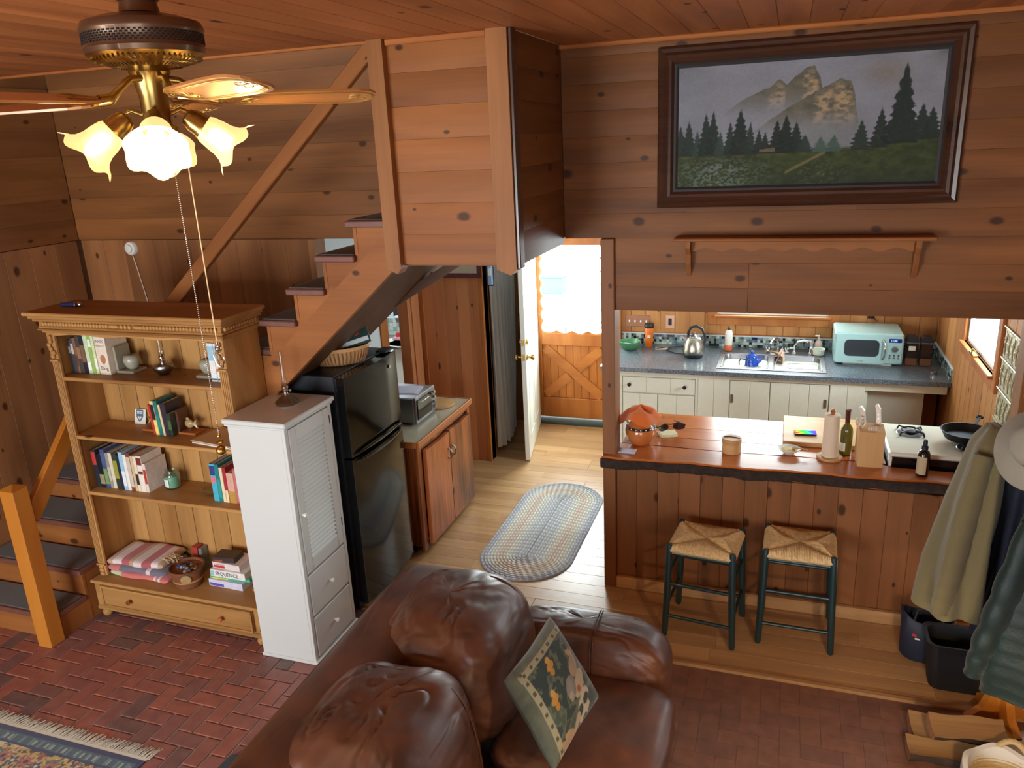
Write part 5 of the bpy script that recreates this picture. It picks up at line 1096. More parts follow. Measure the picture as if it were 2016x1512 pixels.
# bowl, tumbler, notes
mat('bowl_green', (86, 150, 104), .3, coat=.4, var=.15, vscale=30)
t = thing('bowl', 'green ridged ceramic bowl at the doorway end of the worktop', 'bowl', (-1.44, 7.60, .916)); MB().lathe([(.05, 0), (.06, .006), (.10, .06), (.108, .085), (.10, .085), (.05, .012), (0.001, .01)], 32).build('shell', 'bowl_green', t, smooth=50)
q = MB()
for k in range(40): a = 2*PI*k/40; q.tube([(.066*math.cos(a), .066*math.sin(a), .012), (.101*math.cos(a), .101*math.sin(a), .06), (.109*math.cos(a), .109*math.sin(a), .08)], .0025, 4)
stuff(q.build('ridges', 'bowl_green', t)); tag(MB().box((-.06, -.03, 0), (.06, .03, .002)).build('note_paper', 'sheet', loc=(-1.43, 7.60, .965), rot=(.1, .15, .3)), 'folded note resting inside the green bowl', 'note')
t = thing('tumbler', 'orange travel tumbler with a black lid by the mosaic tiles', 'tumbler', (-1.265, 7.72, .916)); MB().lathe([(.034, 0), (.036, .006), (.046, .19), (.044, .2)], 24).build('body', mat('orange_body', (238, 118, 30), .35, coat=.3), t, smooth=50); MB().lathe([(.046, .2), (.05, .205), (.05, .225), (.046, .24), (0.001, .242)], 24).build('lid', 'black_satin', t, smooth=40); MB().box((-.012, -.044, .10), (.02, -.040, .13)).build('sticker', 'white_paint', t)
t = thing('notepad', 'small notepad with a black pen between the tumbler and the kettle', 'notepad', (-1.13, 7.66, .916), .2); MB().box((-.06, -.045, 0), (.06, .045, .006), .001).build('pad', mat('pad_pink', (222, 196, 176), .7), t); MB().cyl((-.05, -.02, .010), (.05, .02, .010), .004, n=8).build('pen', 'ink_dark', t)
# mosaic
cols = [mat('tile_black', (30, 34, 40), .12, coat=.5), mat('tile_grey', (120, 134, 138), .12, coat=.5), mat('tile_pale', (196, 204, 186), .12, coat=.5), mat('tile_blue', (88, 108, 116), .12, coat=.5), mat('tile_green', (150, 164, 146), .12, coat=.5)]
ts = .026
def mosaic(name, o, U, n, rows, par, N_):
    U = Vector(U); N_ = Vector(N_); q = MB(); o = Vector(o)
    for i in range(n):
        for j in range(rows):
            a = o+U*(i*ts+.001); b = o+U*((i+1)*ts-.001)+N_*.005; z = o.z+j*ts
            q.box((min(a.x, b.x), min(a.y, b.y), z+.001), (max(a.x, b.x), max(a.y, b.y), z+ts-.001), 0, random.choices(range(5), (3, 3, 3, 2, 2))[0])
    return stuff(q.build(name, cols, par, fix=False))
bsn = int((XK+1.60)/ts)
bk = MB().box((-1.60, YK-.006, .915), (XK, YK, 1.04)).build('backsplash', 'plaster'); tag(bk, 'small square glass mosaic backsplash behind the sink', 'backsplash'); mosaic('mosaic_tiles', (-1.60, YK-.006, .916), (1, 0, 0), bsn, 4, bk, (0, -1, 0)); MB().box((-1.60, YK-.012, 1.034), (XK, YK-.006, 1.042)).build('cap_strip', 'trimwX', bk)
b2 = MB().box((XK-.006, 6.95, .915), (XK, YK-.02, 1.04)).build('backsplash', 'plaster'); tag(b2, 'mosaic tile strip on the side wall past the canisters', 'backsplash'); mosaic('mosaic_tiles', (XK-.006, 6.95, .916), (0, 1, 0), int((YK-.03-6.95)/ts), 4, b2, (-1, 0, 0))
# switch plates
mat('plate_copper', (150, 100, 76), .35, metal=.6)
t = thing('switch_plate', 'copper plate with four white toggles on the pine wall', 'switch plate', (-1.40, YK, 1.15)); MB().box((-.125, -.006, -.06), (.125, 0, .06), .003).build('plate', 'plate_copper', t)
for k in range(4): MB().box((-.095+.058*k, -.018, -.012), (-.080+.058*k, -.005, .012), .003).build('toggle', 'white_paint', t)
t = thing('outlet', 'copper plate with a dark rocker outlet on the pine wall', 'outlet', (-1.075, YK, 1.15)); MB().box((-.045, -.006, -.068), (.045, 0, .068), .003).build('plate', mat('plate_rose', (196, 150, 124), .35, metal=.5), t); MB().box((-.017, -.010, -.035), (.017, -.005, .035), .002).build('rocker', 'ink_dark', t)
tag(MB().box((-.03, -.02, 0), (.03, 0, .02), .004).cyl((.0, -.02, .01), (.06, -.05, -.02), .004).cyl((.01, -.02, .01), (.05, -.06, -.015), .003).build('hook', 'dark_metal', loc=(.78, YK, 1.24), smooth=40), 'small metal hook on the wall above the microwave', 'hook')
# microwave
mw = thing('microwave', 'retro mint blue microwave with a rounded dark window on the worktop', 'microwave', (.735, 7.58, .916), 0)
mat('mint', (172, 206, 202), .25, coat=.4); w_, d_, h_ = .28, .21, .28
MB().box((-w_, -d_, .012), (w_, d_, .012+h_), .014).build('body', 'mint', mw)
P_ = [(-.215+.0, z) for z in ()]
def rr2(x0, x1, z0, z1, r, n=6):
    return [(cx+r*math.cos(a0+PI/2*k/n), cz+r*math.sin(a0+PI/2*k/n)) for cx, cz, a0 in ((x1-r, z1-r, 0), (x0+r, z1-r, PI/2), (x0+r, z0+r, PI), (x1-r, z0+r, 3*PI/2)) for k in range(n+1)]
MB().prism(rr2(-.27, .135, .02, .282, .02), 'Y', -d_-.012, -d_+.002).build('door', 'mint', mw); MB().prism(rr2(-.20, .085, .085, .235, .04), 'Y', -d_-.015, -d_-.010).build('window', mat('mw_glass', (58, 62, 66), .2, coat=.4), mw)
MB().tube([(.115, -d_-.014, .06), (.125, -d_-.04, .09), (.128, -d_-.045, .15), (.125, -d_-.04, .21), (.115, -d_-.014, .24)], .008, 8).build('handle', 'chrome', mw, smooth=60)
MB().box((.16, -d_-.004, .215), (.262, -d_+.001, .25), .003).build('display', mat('display_blue', (34, 44, 130), .2, coat=.5), mw); emit('digits', (150, 190, 255), 1.6); text('clock_digits', '12:00', .024, 'digits', mw, (.172, -d_-.005, .224), (PI/2, 0, 0))
MB().lathe([(.026, 0), (.026, .01), (.02, .022), (0.001, .023)], 20).build('dial', 'steel', mw, (.212, -d_, .155), (PI/2, 0, 0), smooth=40)
for k in range(6): MB().cyl((.175+.035*(k % 3), -d_-.004, .098-.024*(k//3)), (.175+.035*(k % 3), -d_+.001, .098-.024*(k//3)), .008, n=10).build('button', 'steel', mw)
text('lettering', 'COMFEE', .014, 'ink_grey', mw, (-.09, -d_-.0125, .035), (PI/2, 0, 0)); MB().box((-.2, -.19, 0), (.2, .19, .012)).build('foot', 'white_paint', mw)
mat('amber_dark', (34, 22, 20), .15, coat=.4); mat('coffee', (120, 76, 48), .8)
for x, lab in ((1.09, 'dark square canister with a white label next to the microwave'), (1.205, 'dark square canister against the tiled corner')):
    t = thing('canister', lab, 'canister', (x, 7.46, .916)); MB().box((-.045, -.05, 0), (.045, .05, .07), .006).build('contents', 'coffee', t); MB().box((-.047, -.052, .07), (.047, .052, .20), .006).build('glass', 'amber_dark', t); MB().box((-.049, -.054, .20), (.049, .054, .215), .004).build('band', 'steel', t); MB().prism([(-.05, .215), (.05, .215), (.046, .245), (.03, .262), (-.03, .262), (-.046, .245)], 'Y', -.054, .054).build('lid', 'black_satin', t)
    if x < 1.1: MB().box((-.03, -.0535, .14), (.025, -.0515, .18)).build('label_paper', 'white_paint', t)
tag(MB().lathe([(.02, 0), (.028, .004), (.03, .03), (.026, .032), (0.001, .03)], 16).build('saucer', 'chrome', loc=(1.24, 7.18, .916), smooth=40), 'little metal dish near the worktop corner', 'dish')
# pressed tin panel beside the window
m, nt, b = newmat('pressed_tin'); N = nt.nodes; L = nt.links; tc = N.new('ShaderNodeTexCoord'); v = N.new('ShaderNodeTexVoronoi'); v.inputs['Scale'].default_value = 22; v.feature = 'DISTANCE_TO_EDGE'; L.new(tc.outputs['Object'], v.inputs['Vector'])
cr = N.new('ShaderNodeValToRGB'); cr.color_ramp.elements[0].position = .05; cr.color_ramp.elements[0].color = srgb(216, 208, 176); cr.color_ramp.elements[1].position = .16; cr.color_ramp.elements[1].color = srgb(156, 142, 112); L.new(v.outputs['Distance'], cr.inputs[0]); L.new(cr.outputs[0], b.inputs['Base Color']); b.inputs['Metallic'].default_value = .4; b.inputs['Roughness'].default_value = .4
bp = N.new('ShaderNodeBump'); bp.inputs['Strength'].default_value = .8; bp.inputs['Distance'].default_value = .01; bp.invert = True; L.new(v.outputs['Distance'], bp.inputs['Height']); L.new(bp.outputs[0], b.inputs['Normal'])
tn = thing('tin_backsplash', 'embossed pressed tin panel on the wall behind the stove', 'backsplash', (XK, 4.98, .92))
for j in range(4):
    for k in range(2): MB().box((-.008, .02+.27*k, .2*j+.004), (-.001, .285+.27*k, .2*j+.196), .003).build('panel', 'pressed_tin', tn)
q = MB()
for j in range(5): q.cyl((-.01, .01, .2*j), (-.01, .57, .2*j), .006, n=6)
for j in range(4):
    for k in range(6):
        y0 = .05+.09*k; q.tube([(-.011, y0, .2*j+.03), (-.012, y0+.02, .2*j+.09), (-.011, y0-.015, .2*j+.17)], .004, 5)
        for c in range(2): q.ball((-.010, y0+.03, .2*j+.06+.07*c), (.005, .009, .009), 6, 4)
q.build('embossing', mat('tin_light', (206, 200, 170), .35, metal=.6), tn, smooth=60)

# ------------------------------------------------------------------ bar counter
BZ = .985
bar = thing('bar_counter', 'thick varnished live edge plank bar top across the opening', 'bar counter', (0, 0, 0))
# front live-edge plank and three boards behind it
fe = lambda x: 4.655+(x+1.08)/2.3*.045+.008*math.sin(x*9)+.005*math.sin(x*23+1)
def plank_poly(xa, xb, f0, f1, n=40): return [(xa+(xb-xa)*k/n, f0(xa+(xb-xa)*k/n)) for k in range(n+1)]+[(xb-(xb-xa)*k/n, f1(xb-(xb-xa)*k/n)) for k in range(n+1)]
e1 = lambda x: (4.90 if x < .645 else 4.865)+.006*math.sin(x*5); e1b = lambda x: e1(x)+.012+.005*math.sin(x*17)
MB().prism(plank_poly(-1.07, 1.33, fe, e1), 'Z', BZ-.075, BZ).build('plank', 'slabX', bar)
for a, b in ((e1b, lambda x: 5.08), (lambda x: 5.087, lambda x: 5.28), (lambda x: 5.287, lambda x: 5.55)): MB().prism(plank_poly(-.985 if b(0) < 5.4 else -1.0, .645, a, b, 24), 'Z', BZ-.05, BZ).build('plank', 'slabX', bar)
G = []
for i in range(301):
    x = -1.075+2.41*i/300; row = []
    for j in range(9):
        s = j/8; row.append((x, fe(x)-.004-.010*math.sin(PI*s)-.016*float(fbm(np.array(x*34.), np.array(s*5.), 5)), BZ-.012-.068*s+.006*math.sin(x*14)*s+.014*s*float(fbm(np.array(x*22.+3), np.array(s*2.), 8))))
    row.append((x, fe(x)+.03, BZ-.09)); G.append(row)
MB().surf(G).build('bark_edge', mat('bark_rough', (50, 36, 28), .9, bump=1, bscale=90, var=.55, vscale=30), bar, smooth=30)
# jug with cloth
jg = thing('jug', 'round terracotta jug with a dotted dark band on the bar', 'jug', (-.86, 4.93, BZ))
mat('terracotta', (186, 108, 52), .18, coat=.6, var=.08, vscale=12)
MB().lathe([(.055, 0), (.06, .004), (.082, .03), (.102, .075), (.104, .10), (.09, .135), (.068, .155), (.058, .175), (.066, .205), (.07, .22), (.062, .22), (.05, .18), (0.001, .05)], 36).build('body', 'terracotta', jg, smooth=50)
bd = MB().lathe([(.0985, .118), (.0995, .118), (.092, .135), (.091, .135)], 36).build('band', mat('band_dark', (60, 26, 20), .3), jg, smooth=50); q = MB()
for k in range(18): a = 2*PI*k/18; q.ball((.0965*math.cos(a), .0965*math.sin(a), .1265), .005, 6, 4)
q.build('dots', 'white_paint', bd); MB().tube([(.06, 0, .20), (.10, 0, .19), (.108, 0, .16), (.09, 0, .13)], .008, 8, flat=.7).build('handle', 'terracotta', jg, (0, 0, 0), (0, 0, 2.9), smooth=60)
G = []
for i in range(17):
    s = i/16; row = []
    for j in range(40):
        a = 2*PI*j/40; sq = 1/max(abs(math.cos(a+.3)), abs(math.sin(a+.3)))**.8; r = .145*s*sq; dr = max(0, r-.085); wav = .012*math.sin(a*6+1)*s
        row.append((min(r, .085+dr*.75)*math.cos(a), min(r, .085+dr*.75)*math.sin(a), .055-.02*(s*2 if s < .5 else 1)-dr*.75+wav+.02*(1-s)*math.sin(a*3)))
    G.append(row)
tag(MB().surf(G, cv=True).build('cloth', mat('orange_cloth', (226, 112, 36), .95, bump=.5, bscale=260, sheen=.4), loc=(-.86, 4.93, BZ+.205), smooth=80), 'orange cloth draped over the mouth of the terracotta jug', 'cloth')
sg = thing('sunglasses', 'black wraparound sunglasses lying on the bar behind the jug', 'sunglasses', (-.69, 5.14, BZ+.055), .5); sg.scale = (1.4, 1.4, 1.4)
mat('lens', (40, 24, 26), .1, coat=.6)
for s in (-1, 1): MB().surf([[(s*(.012+.055*u), -.018*u*u, .018*math.cos(v*PI)*math.sin(PI*(.15+.7*u))) for v in (0, .33, .66, 1)] for u in [k/8 for k in range(9)]]).build('lens', 'lens', sg, smooth=80); MB().tube([(s*.068, -.018, .008), (s*.072, .03, .0), (s*.062, .11, -.012)], .003, 6).build('temple', 'ink_dark', sg, smooth=60)
MB().tube([(-.067, -.018, .012), (-.035, -.004, .02), (0, 0, .012), (.035, -.004, .02), (.067, -.018, .012)], .003, 6).build('frame', 'ink_dark', sg, smooth=60)
tag(MB().box((-.06, -.05, 0), (.06, .05, .012), .001).box((-.05, -.04, .012), (.065, .05, .016), .001).build('papers', mat('yellow_note', (226, 214, 170), .7), loc=(-.71, 5.12, BZ+.0005), rot=(0, 0, .4)), 'small pile of notes under the sunglasses', 'papers')
tag(MB().box((-.055, -.04, 0), (.055, .045, .003), .001).box((-.05, -.042, .003), (.05, .04, .005), .001).build('card', 'sheet', loc=(-.92, 4.77, BZ+.0005), rot=(0, 0, -.03)), 'white card lying by the post on the bar edge', 'card')
tag(MB().box((-.02, -.06, 0), (.02, .06, .012), .002).build('remote', 'clear_glass', loc=(-.93, 5.0, BZ), rot=(0, 0, -.4)), 'small clear tray beside the jug', 'tray')
t = thing('wooden_box', 'round bentwood box with a lid on the middle of the bar', 'box', (-.267, 4.90, BZ)); MB().lathe([(.055, 0), (.058, .003), (.058, .07)], 32).build('body', 'plyX', t, smooth=30); MB().lathe([(.060, .068), (.061, .072), (.061, .098), (.058, .102), (0.001, .102)], 32).build('lid', 'plyX', t, smooth=30); MB().tube([(-.05, .0, .1035), (-.01, .012, .1035), (.03, .004, .1035), (.05, -.01, .1035)], .003, 6).build('inlay', 'dark_walnut', t)
t = thing('dish', 'small white dish of cream and nuts with a spoon on the bar', 'dish', (.085, 4.96, BZ)); MB().lathe([(.03, 0), (.034, .006), (.066, .03), (.07, .036), (.064, .034), (.03, .01), (0.001, .008)], 30).build('bowl', 'white_paint', t, smooth=40); MB().lathe([(.052, .02), (.05, .026), (.02, .03), (0.001, .03)], 20).build('food', mat('food', (206, 176, 112), .7, var=.3, vscale=80), t, smooth=60); MB().tube([(.02, 0, .034), (.07, -.01, .042), (.11, -.02, .04)], [.008, .004, .005], 8).build('spoon', 'plyX', t, smooth=60)
cb = tag(MB().box((.045, 5.09, 0), (.53, 5.60, .03), .004).build('cutting_board', 'plyX', loc=(0, 0, BZ+.0005)), 'large rectangular wooden cutting board on the bar', 'cutting board')
t = thing('phone', 'phone in a rainbow tie dye case on the cutting board', 'phone', (.185, 5.25, BZ+.031), .05)
q = MB(); MB().box((-.07, -.038, 0), (.07, .038, .011), .005).build('phone_body', 'ink_dark', t)
nn, mm = 28, 16; gx = np.linspace(-.069, .069, nn); gy = np.linspace(-.037, .037, mm); XX, YY = np.meshgrid(gx, gy); hue = (XX/.14+.5)+.12*np.sin(YY*120)+.15*(fbm(XX*60, YY*60, 2)-.5)
import colorsys
cc = np.array([[255*c for c in colorsys.hsv_to_rgb(float(np.clip(h, 0, 1))*.78, .8, .95)] for h in hue.ravel()]); q.v = [(float(a), float(b), .0115) for a, b in zip(XX.ravel(), YY.ravel())]
ii = (np.arange(mm-1)[:, None]*nn+np.arange(nn-1)[None, :]).ravel(); q.f = np.stack([ii, ii+1, ii+nn+1, ii+nn], 1).tolist(); q.m = [0]*len(q.f); colattr('tie_dye', .9, 0); o = q.build('case', 'tie_dye', t, fix=False); setcol(o.data, cc)
t = thing('paper_towel', 'nearly bare paper towel roll on a wooden stand', 'paper towel', (.325, 4.93, BZ)); MB().lathe([(.075, 0), (.078, .005), (.075, .016), (0.001, .016)], 30).build('base', 'plyX', t, smooth=40); MB().lathe([(.048, .017), (.05, .019), (.046, .29), (.044, .292), (.02, .292)], 28).build('roll', mat('towel_paper', (226, 206, 178), .9, bump=.2, bscale=200), t, smooth=40); MB().lathe([(.012, .28), (.012, .30), (.018, .31), (.012, .322), (0.001, .324)], 14).build('finial', 'rusticZ', t, smooth=40)
t = thing('wine_bottle', 'green wine bottle with a dark foil neck behind the paper towel', 'bottle', (.42, 5.02, BZ)); MB().lathe([(.030, 0), (.036, .004), (.037, .16), (.032, .18), (.016, .205), (.014, .215)], 26).build('bottle', mat('bottle_glass', (92, 84, 20), .1, coat=.6), t, smooth=50); MB().lathe([(.0148, .212), (.0148, .285), (.0165, .287), (.0165, .297), (0.001, .299)], 16).build('foil', mat('foil', (88, 34, 36), .35, metal=.3), t, smooth=40); MB().surf([[(.0375*math.cos(a), .0375*math.sin(a), z) for a in [-PI*.95+k*.14 for k in range(10)]] for z in (.03, .085)]).build('label_paper', 'white_paint', t)
# knife block
kb = thing('knife_block', 'light wooden knife block with white handled knives and scissors', 'knife block', (.545, 4.89, BZ), .05)
MB().prism([(-.06, 0), (.10, 0), (.10, .22), (.04, .25), (-.06, .225)], 'X', -.07, .07).build('block', 'plyZ', kb)
mat('knife_white', (222, 206, 186), .4)
def knife(x, y, z, L_, tilt): 
    o = MB().prism([(-.012, 0), (.012, 0), (.014, .03), (.010, L_*.6), (.018, L_), (.004, L_+.012), (-.012, L_*.85), (-.013, .03)], 'X', -.009, .009).build('knife_handle', 'knife_white', kb, (x, y, z), (math.radians(-8), tilt, 1.2)); q = MB()
    for k in range(3): q.cyl((-.0105, 0, L_*.25+.025*k), (.0105, 0, L_*.25+.025*k), .003, n=6)
    q.build('rivet', 'steel', o)
knife(-.035, .03, .22, .135, -.12); knife(.045, .03, .222, .14, .22)
for k in range(4): MB().cyl((-.008+.013*k-.01, -.03, .222), (-.008+.013*k-.01, -.045, .255), .008, n=8).build('steak_knife', 'knife_white', kb, smooth=40)
q = MB()
for s in (-1, 1): q.tube([(-.055+s*.012, -.01, .23)]+[(-.065+s*.013+.013*math.cos(a), -.015, .275+.028*math.sin(a)) for a in [-PI/2+2*PI*k/12 for k in range(12)]]+[(-.055+s*.012, -.01, .23)], .005, 6)
q.build('scissors', 'knife_white', kb, smooth=60)
t = thing('spray_bottle', 'black pump bottle with a pale label standing on the bar edge', 'bottle', (.825, 4.775, BZ)); MB().lathe([(.03, 0), (.034, .004), (.034, .135), (.026, .155), (.014, .162), (.014, .168)], 24).build('bottle', 'black_gloss', t, smooth=50); MB().lathe([(.018, .165), (.018, .185), (.012, .19), (.012, .21), (.009, .225), (0.001, .226)], 16).build('pump', 'black_satin', t, smooth=40); MB().surf([[(.0346*math.cos(a), .0346*math.sin(a), z) for a in [-PI*1.05+k*.15 for k in range(15)]] for z in (.015, .125)]).build('label_paper', mat('kraft', (196, 176, 138), .7), t)
# stove
sv = thing('stove', 'white enamel gas stove standing behind the bar edge', 'stove', (.655, 4.89, 0)); SW, SDp, SH = .66, .53, 1.07
mat('enamel', (226, 222, 204), .25, coat=.5)
MB().box((0, .02, .02), (SW, SDp, SH-.03), .004).build('body', 'black_satin', sv); MB().box((0, .0, SH-.03), (SW, SDp, SH), .008).build('cooktop', 'enamel', sv); MB().box((.02, .004, .94), (SW-.02, .02, SH-.032), .003).build('back_panel', 'black_gloss', sv); MB().box((0, 0, .02), (.02, .03, SH-.03), .003).build('corner_strip', 'enamel', sv)
for cx, cy in ((.16, .36), (.47, .38), (.47, .16), (.16, .14)):
    if cy < .2 and cx < .3: continue
    b = MB().lathe([(.085, 0), (.08, .004), (.05, -.002), (.03, .0)], 28, (cx, cy, SH+.001)).build('burner', 'steel', sv, smooth=40); MB().lathe([(.026, .0), (.028, .008), (.022, .012), (0.001, .012)], 18, (cx, cy, SH+.002)).build('burner_cap', 'iron', b, smooth=40); q = MB()
    for k in range(4): a = PI/4+PI/2*k; q.tube([(cx+.035*math.cos(a), cy+.035*math.sin(a), SH+.026), (cx+.09*math.cos(a), cy+.09*math.sin(a), SH+.026), (cx+.10*math.cos(a), cy+.10*math.sin(a), SH+.004)], .006, 6)
    q.tube([(cx+.055*math.cos(2*PI*k/24), cy+.055*math.sin(2*PI*k/24), SH+.024) for k in range(24)], .005, 6, closed=True); q.build('grate', 'iron', b, smooth=50)
skl = thing('skillet', 'black cast iron skillet on the stove burner by the wall', 'skillet', (1.105, 5.135, SH+.034)); MB().lathe([(.115, 0), (.12, .003), (.142, .05), (.146, .052), (.138, .052), (.116, .008), (0.001, .006)], 40).build('pan', 'iron', skl, smooth=40)
q = MB().tube([(.06, .125, .045), (.09, .19, .05), (.11, .24, .055)], [.014, .012, .014], 8, flat=.5); q.tube([(.115+.016*math.cos(2*PI*k/14), .255+.018*math.sin(2*PI*k/14), .056) for k in range(14)], .007, 6, closed=True); q.build('handle', 'iron', skl, smooth=60)
tag(MB().lathe([(.08, 0), (.09, .02), (.06, .05), (0.001, .06)], 20).build('pot_lid', mat('plum', (74, 44, 44), .4), loc=(.86, 6.2, .70), smooth=50), 'dark reddish stool seat glimpsed behind the stove', 'stool') if False else None

# ------------------------------------------------------------------ bar stools
mat('stool_green', (22, 52, 56), .35, coat=.3); 
def rushmat():
    m, nt, b = newmat('rush'); N = nt.nodes; L = nt.links; tc = N.new('ShaderNodeTexCoord'); n = N.new('ShaderNodeTexNoise'); n.inputs['Scale'].default_value = 60; n.inputs['Detail'].default_value = 5; L.new(tc.outputs['Object'], n.inputs['Vector'])
    cr = N.new('ShaderNodeValToRGB'); cr.color_ramp.elements[0].position = .3; cr.color_ramp.elements[0].color = srgb(204, 168, 112); cr.color_ramp.elements[1].position = .7; cr.color_ramp.elements[1].color = srgb(238, 210, 156); L.new(n.outputs['Fac'], cr.inputs[0]); L.new(cr.outputs[0], b.inputs['Base Color']); b.inputs['Roughness'].default_value = .75
rushmat()
def make_stool(loc, rz, lab):
    t = thing('bar_stool', lab, 'bar stool', loc, rz, 'bar stools at the counter'); H = .615; a, b = .185, .165; A, B = .205, .185
    for sx in (-1, 1):
        for sy in (-1, 1): MB().tube([(sx*A, sy*B, 0), (sx*(A-.001), sy*(B-.001), .02), (sx*(A-.012), sy*(B-.012), .3), (sx*a, sy*b, H-.01), (sx*a, sy*b, H+.008), (sx*a, sy*b, H+.012)], [.014, .019, .0215, .021, .017, .008], 12).build('leg', 'stool_green', t, smooth=40)
    f = lambda z: (A+(a-A)*z/H, B+(b-B)*z/H)
    for z in (.14, .36, .565):
        x_, y_ = f(z)
        for s in (-1, 1): MB().cyl((-x_, s*y_, z), (x_, s*y_, z), .011, n=10).build('rung', 'stool_green', t, smooth=40)
    for z in (.20, .42, .555):
        x_, y_ = f(z)
        for s in (-1, 1): MB().cyl((s*x_, -y_, z), (s*x_, y_, z), .011, n=10).build('rung', 'stool_green', t, smooth=40)
    # woven seat: four wedges of parallel cords
    hx, hy, zz = a+.012, b+.012, H-.012
    for sd in range(4):
        q = MB(); n = 40
        for k in range(n):
            s = (k+.5)/n
            if sd % 2 == 0: # wedge on +-y side, cords run along y
                sg = 1 if sd == 0 else -1; x = -hx*.9+1.8*hx*s; inner = hy*abs(x)/(hx)*.98; dz = .012*(1-(abs(x)/hx)**2); q.tube([(x, sg*inner, zz+.002+dz*.3), (x, sg*(inner+hy)/2, zz+.010+dz), (x, sg*(hy-.006), zz+.006), (x, sg*hy*1.02, zz-.014), (x, sg*(hy-.012), zz-.034)], hx*.9/n*1.5, 5)
            else:
                sg = 1 if sd == 1 else -1; y = -hy*.9+1.8*hy*s; inner = hx*abs(y)/(hy)*.98; dz = .012*(1-(abs(y)/hy)**2); q.tube([(sg*inner, y, zz+.002+dz*.3), (sg*(inner+hx)/2, y, zz+.010+dz), (sg*(hx-.006), y, zz+.006), (sg*hx*1.02, y, zz-.014), (sg*(hx-.012), y, zz-.034)], hy*.9/n*1.5, 5)
        q.build('woven_seat', 'rush', t, smooth=60)
    MB().box((-hx*.92, -hy*.92, zz-.03), (hx*.92, hy*.92, zz-.004)).build('seat_core', 'rush', t)
    return t
make_stool((-.365, 4.39, .007), math.radians(-6), 'rush seat green bar stool next to the doorway post'); make_stool((.17, 4.475, .007), math.radians(-1), 'rush seat green bar stool nearer the hanging coats')
# ------------------------------------------------------------------ sofa
def leather():
    m, nt, b = newmat('leather'); N = nt.nodes; L = nt.links
    tc = N.new('ShaderNodeTexCoord'); n = N.new('ShaderNodeTexNoise'); n.inputs['Scale'].default_value = 5; n.inputs['Detail'].default_value = 5; L.new(tc.outputs['Object'], n.inputs['Vector'])
    cr = N.new('ShaderNodeValToRGB'); cr.color_ramp.elements[0].position = .3; cr.color_ramp.elements[0].color = srgb(66, 38, 26); cr.color_ramp.elements[1].position = .75; cr.color_ramp.elements[1].color = srgb(108, 64, 42); L.new(n.outputs['Fac'], cr.inputs[0]); L.new(cr.outputs[0], b.inputs['Base Color'])
    b.inputs['Roughness'].default_value = .46; b.inputs['Coat Weight'].default_value = .15; b.inputs['Coat Roughness'].default_value = .3
    v = N.new('ShaderNodeTexVoronoi'); v.inputs['Scale'].default_value = 420; L.new(tc.outputs['Object'], v.inputs['Vector'])
    b1 = N.new('ShaderNodeBump'); b1.inputs['Strength'].default_value = .12; b1.inputs['Distance'].default_value = .002; L.new(v.outputs['Distance'], b1.inputs['Height'])
    mp = N.new('ShaderNodeMapping'); mp.inputs['Scale'].default_value = (4.5, 2.2, 9); mp.inputs['Rotation'].default_value = (.35, .2, .1); L.new(tc.outputs['Object'], mp.inputs['Vector'])
    w_ = N.new('ShaderNodeTexNoise'); w_.noise_type = 'RIDGED_MULTIFRACTAL'; w_.inputs['Scale'].default_value = 1.5; w_.inputs['Detail'].default_value = 2; w_.inputs['Distortion'].default_value = .9; L.new(mp.outputs[0], w_.inputs['Vector'])
    b2 = N.new('ShaderNodeBump'); b2.inputs['Strength'].default_value = .4; b2.inputs['Distance'].default_value = .012; L.new(w_.outputs['Fac'], b2.inputs['Height']); L.new(b1.outputs[0], b2.inputs['Normal']); L.new(b2.outputs[0], b.inputs['Normal'])
leather()
sf = thing('sofa', 'plump brown leather sofa facing away from the brick floor rug', 'sofa', (0, 0, 0))
def seam(par, c, r, e1, e2, y0, k=1.004, rad=.0045, post=None):
    P_ = []
    for i in range(-22, 23):
        ph = i/22*PI*.46; cp = math.cos(ph)**e1
        if abs(y0) >= cp: continue
        S_ = (abs(y0)/cp)**(1/e2); x = cp*(max(0, 1-S_*S_))**(e2/2); P_.append((c[0]+r[0]*x*k, c[1]+r[1]*y0*k, c[2]+r[2]*math.copysign(abs(math.sin(ph))**e1, ph)*k))
    P_ = P_+[(2*c[0]-x, y, z) for x, y, z in P_[::-1]]
    if post: P_ = [tuple(post(list(p))) for p in P_]
    MB().tube(P_, rad, 6, closed=True).build('seam', 'leather', par, smooth=60)
MB().box((-1.70, 1.35, .07), (-.46, 3.42, .30), .03).build('base', 'leather', sf, smooth=50)
superq((-1.58, 2.40, .47), (.19, 1.05, .42), .35, .25, 120, 40, .03, 3, cr=.018, post=lambda p: [p[0]-.10*(p[2]-.1), p[1], p[2]]).build('back_shell', 'leather', sf, smooth=70)
for k, (cy, nm) in enumerate(((2.93, 3), (2.16, 11))):
    c, r = (-1.335, cy, .655), (.30, .385, .305)
    def lean(p): return [p[0]-.16*(p[2]-.5), p[1], p[2]]
    o = superq(c, r, .62, .60, 120, 80, .10, nm, (1, .6), post=lean, cr=.034).build('back_cushion', 'leather', sf, smooth=80); seam(o, c, r, .62, .60, .60, 1.0, post=lean)
for k, cy in enumerate((2.83, 2.12)):
    c, r = (-.74, cy, .375), (.375, .36, .125)
    o = superq(c, r, .5, .4, 100, 50, .07, 21+k, cr=.03).build('seat_cushion', 'leather', sf, smooth=80)
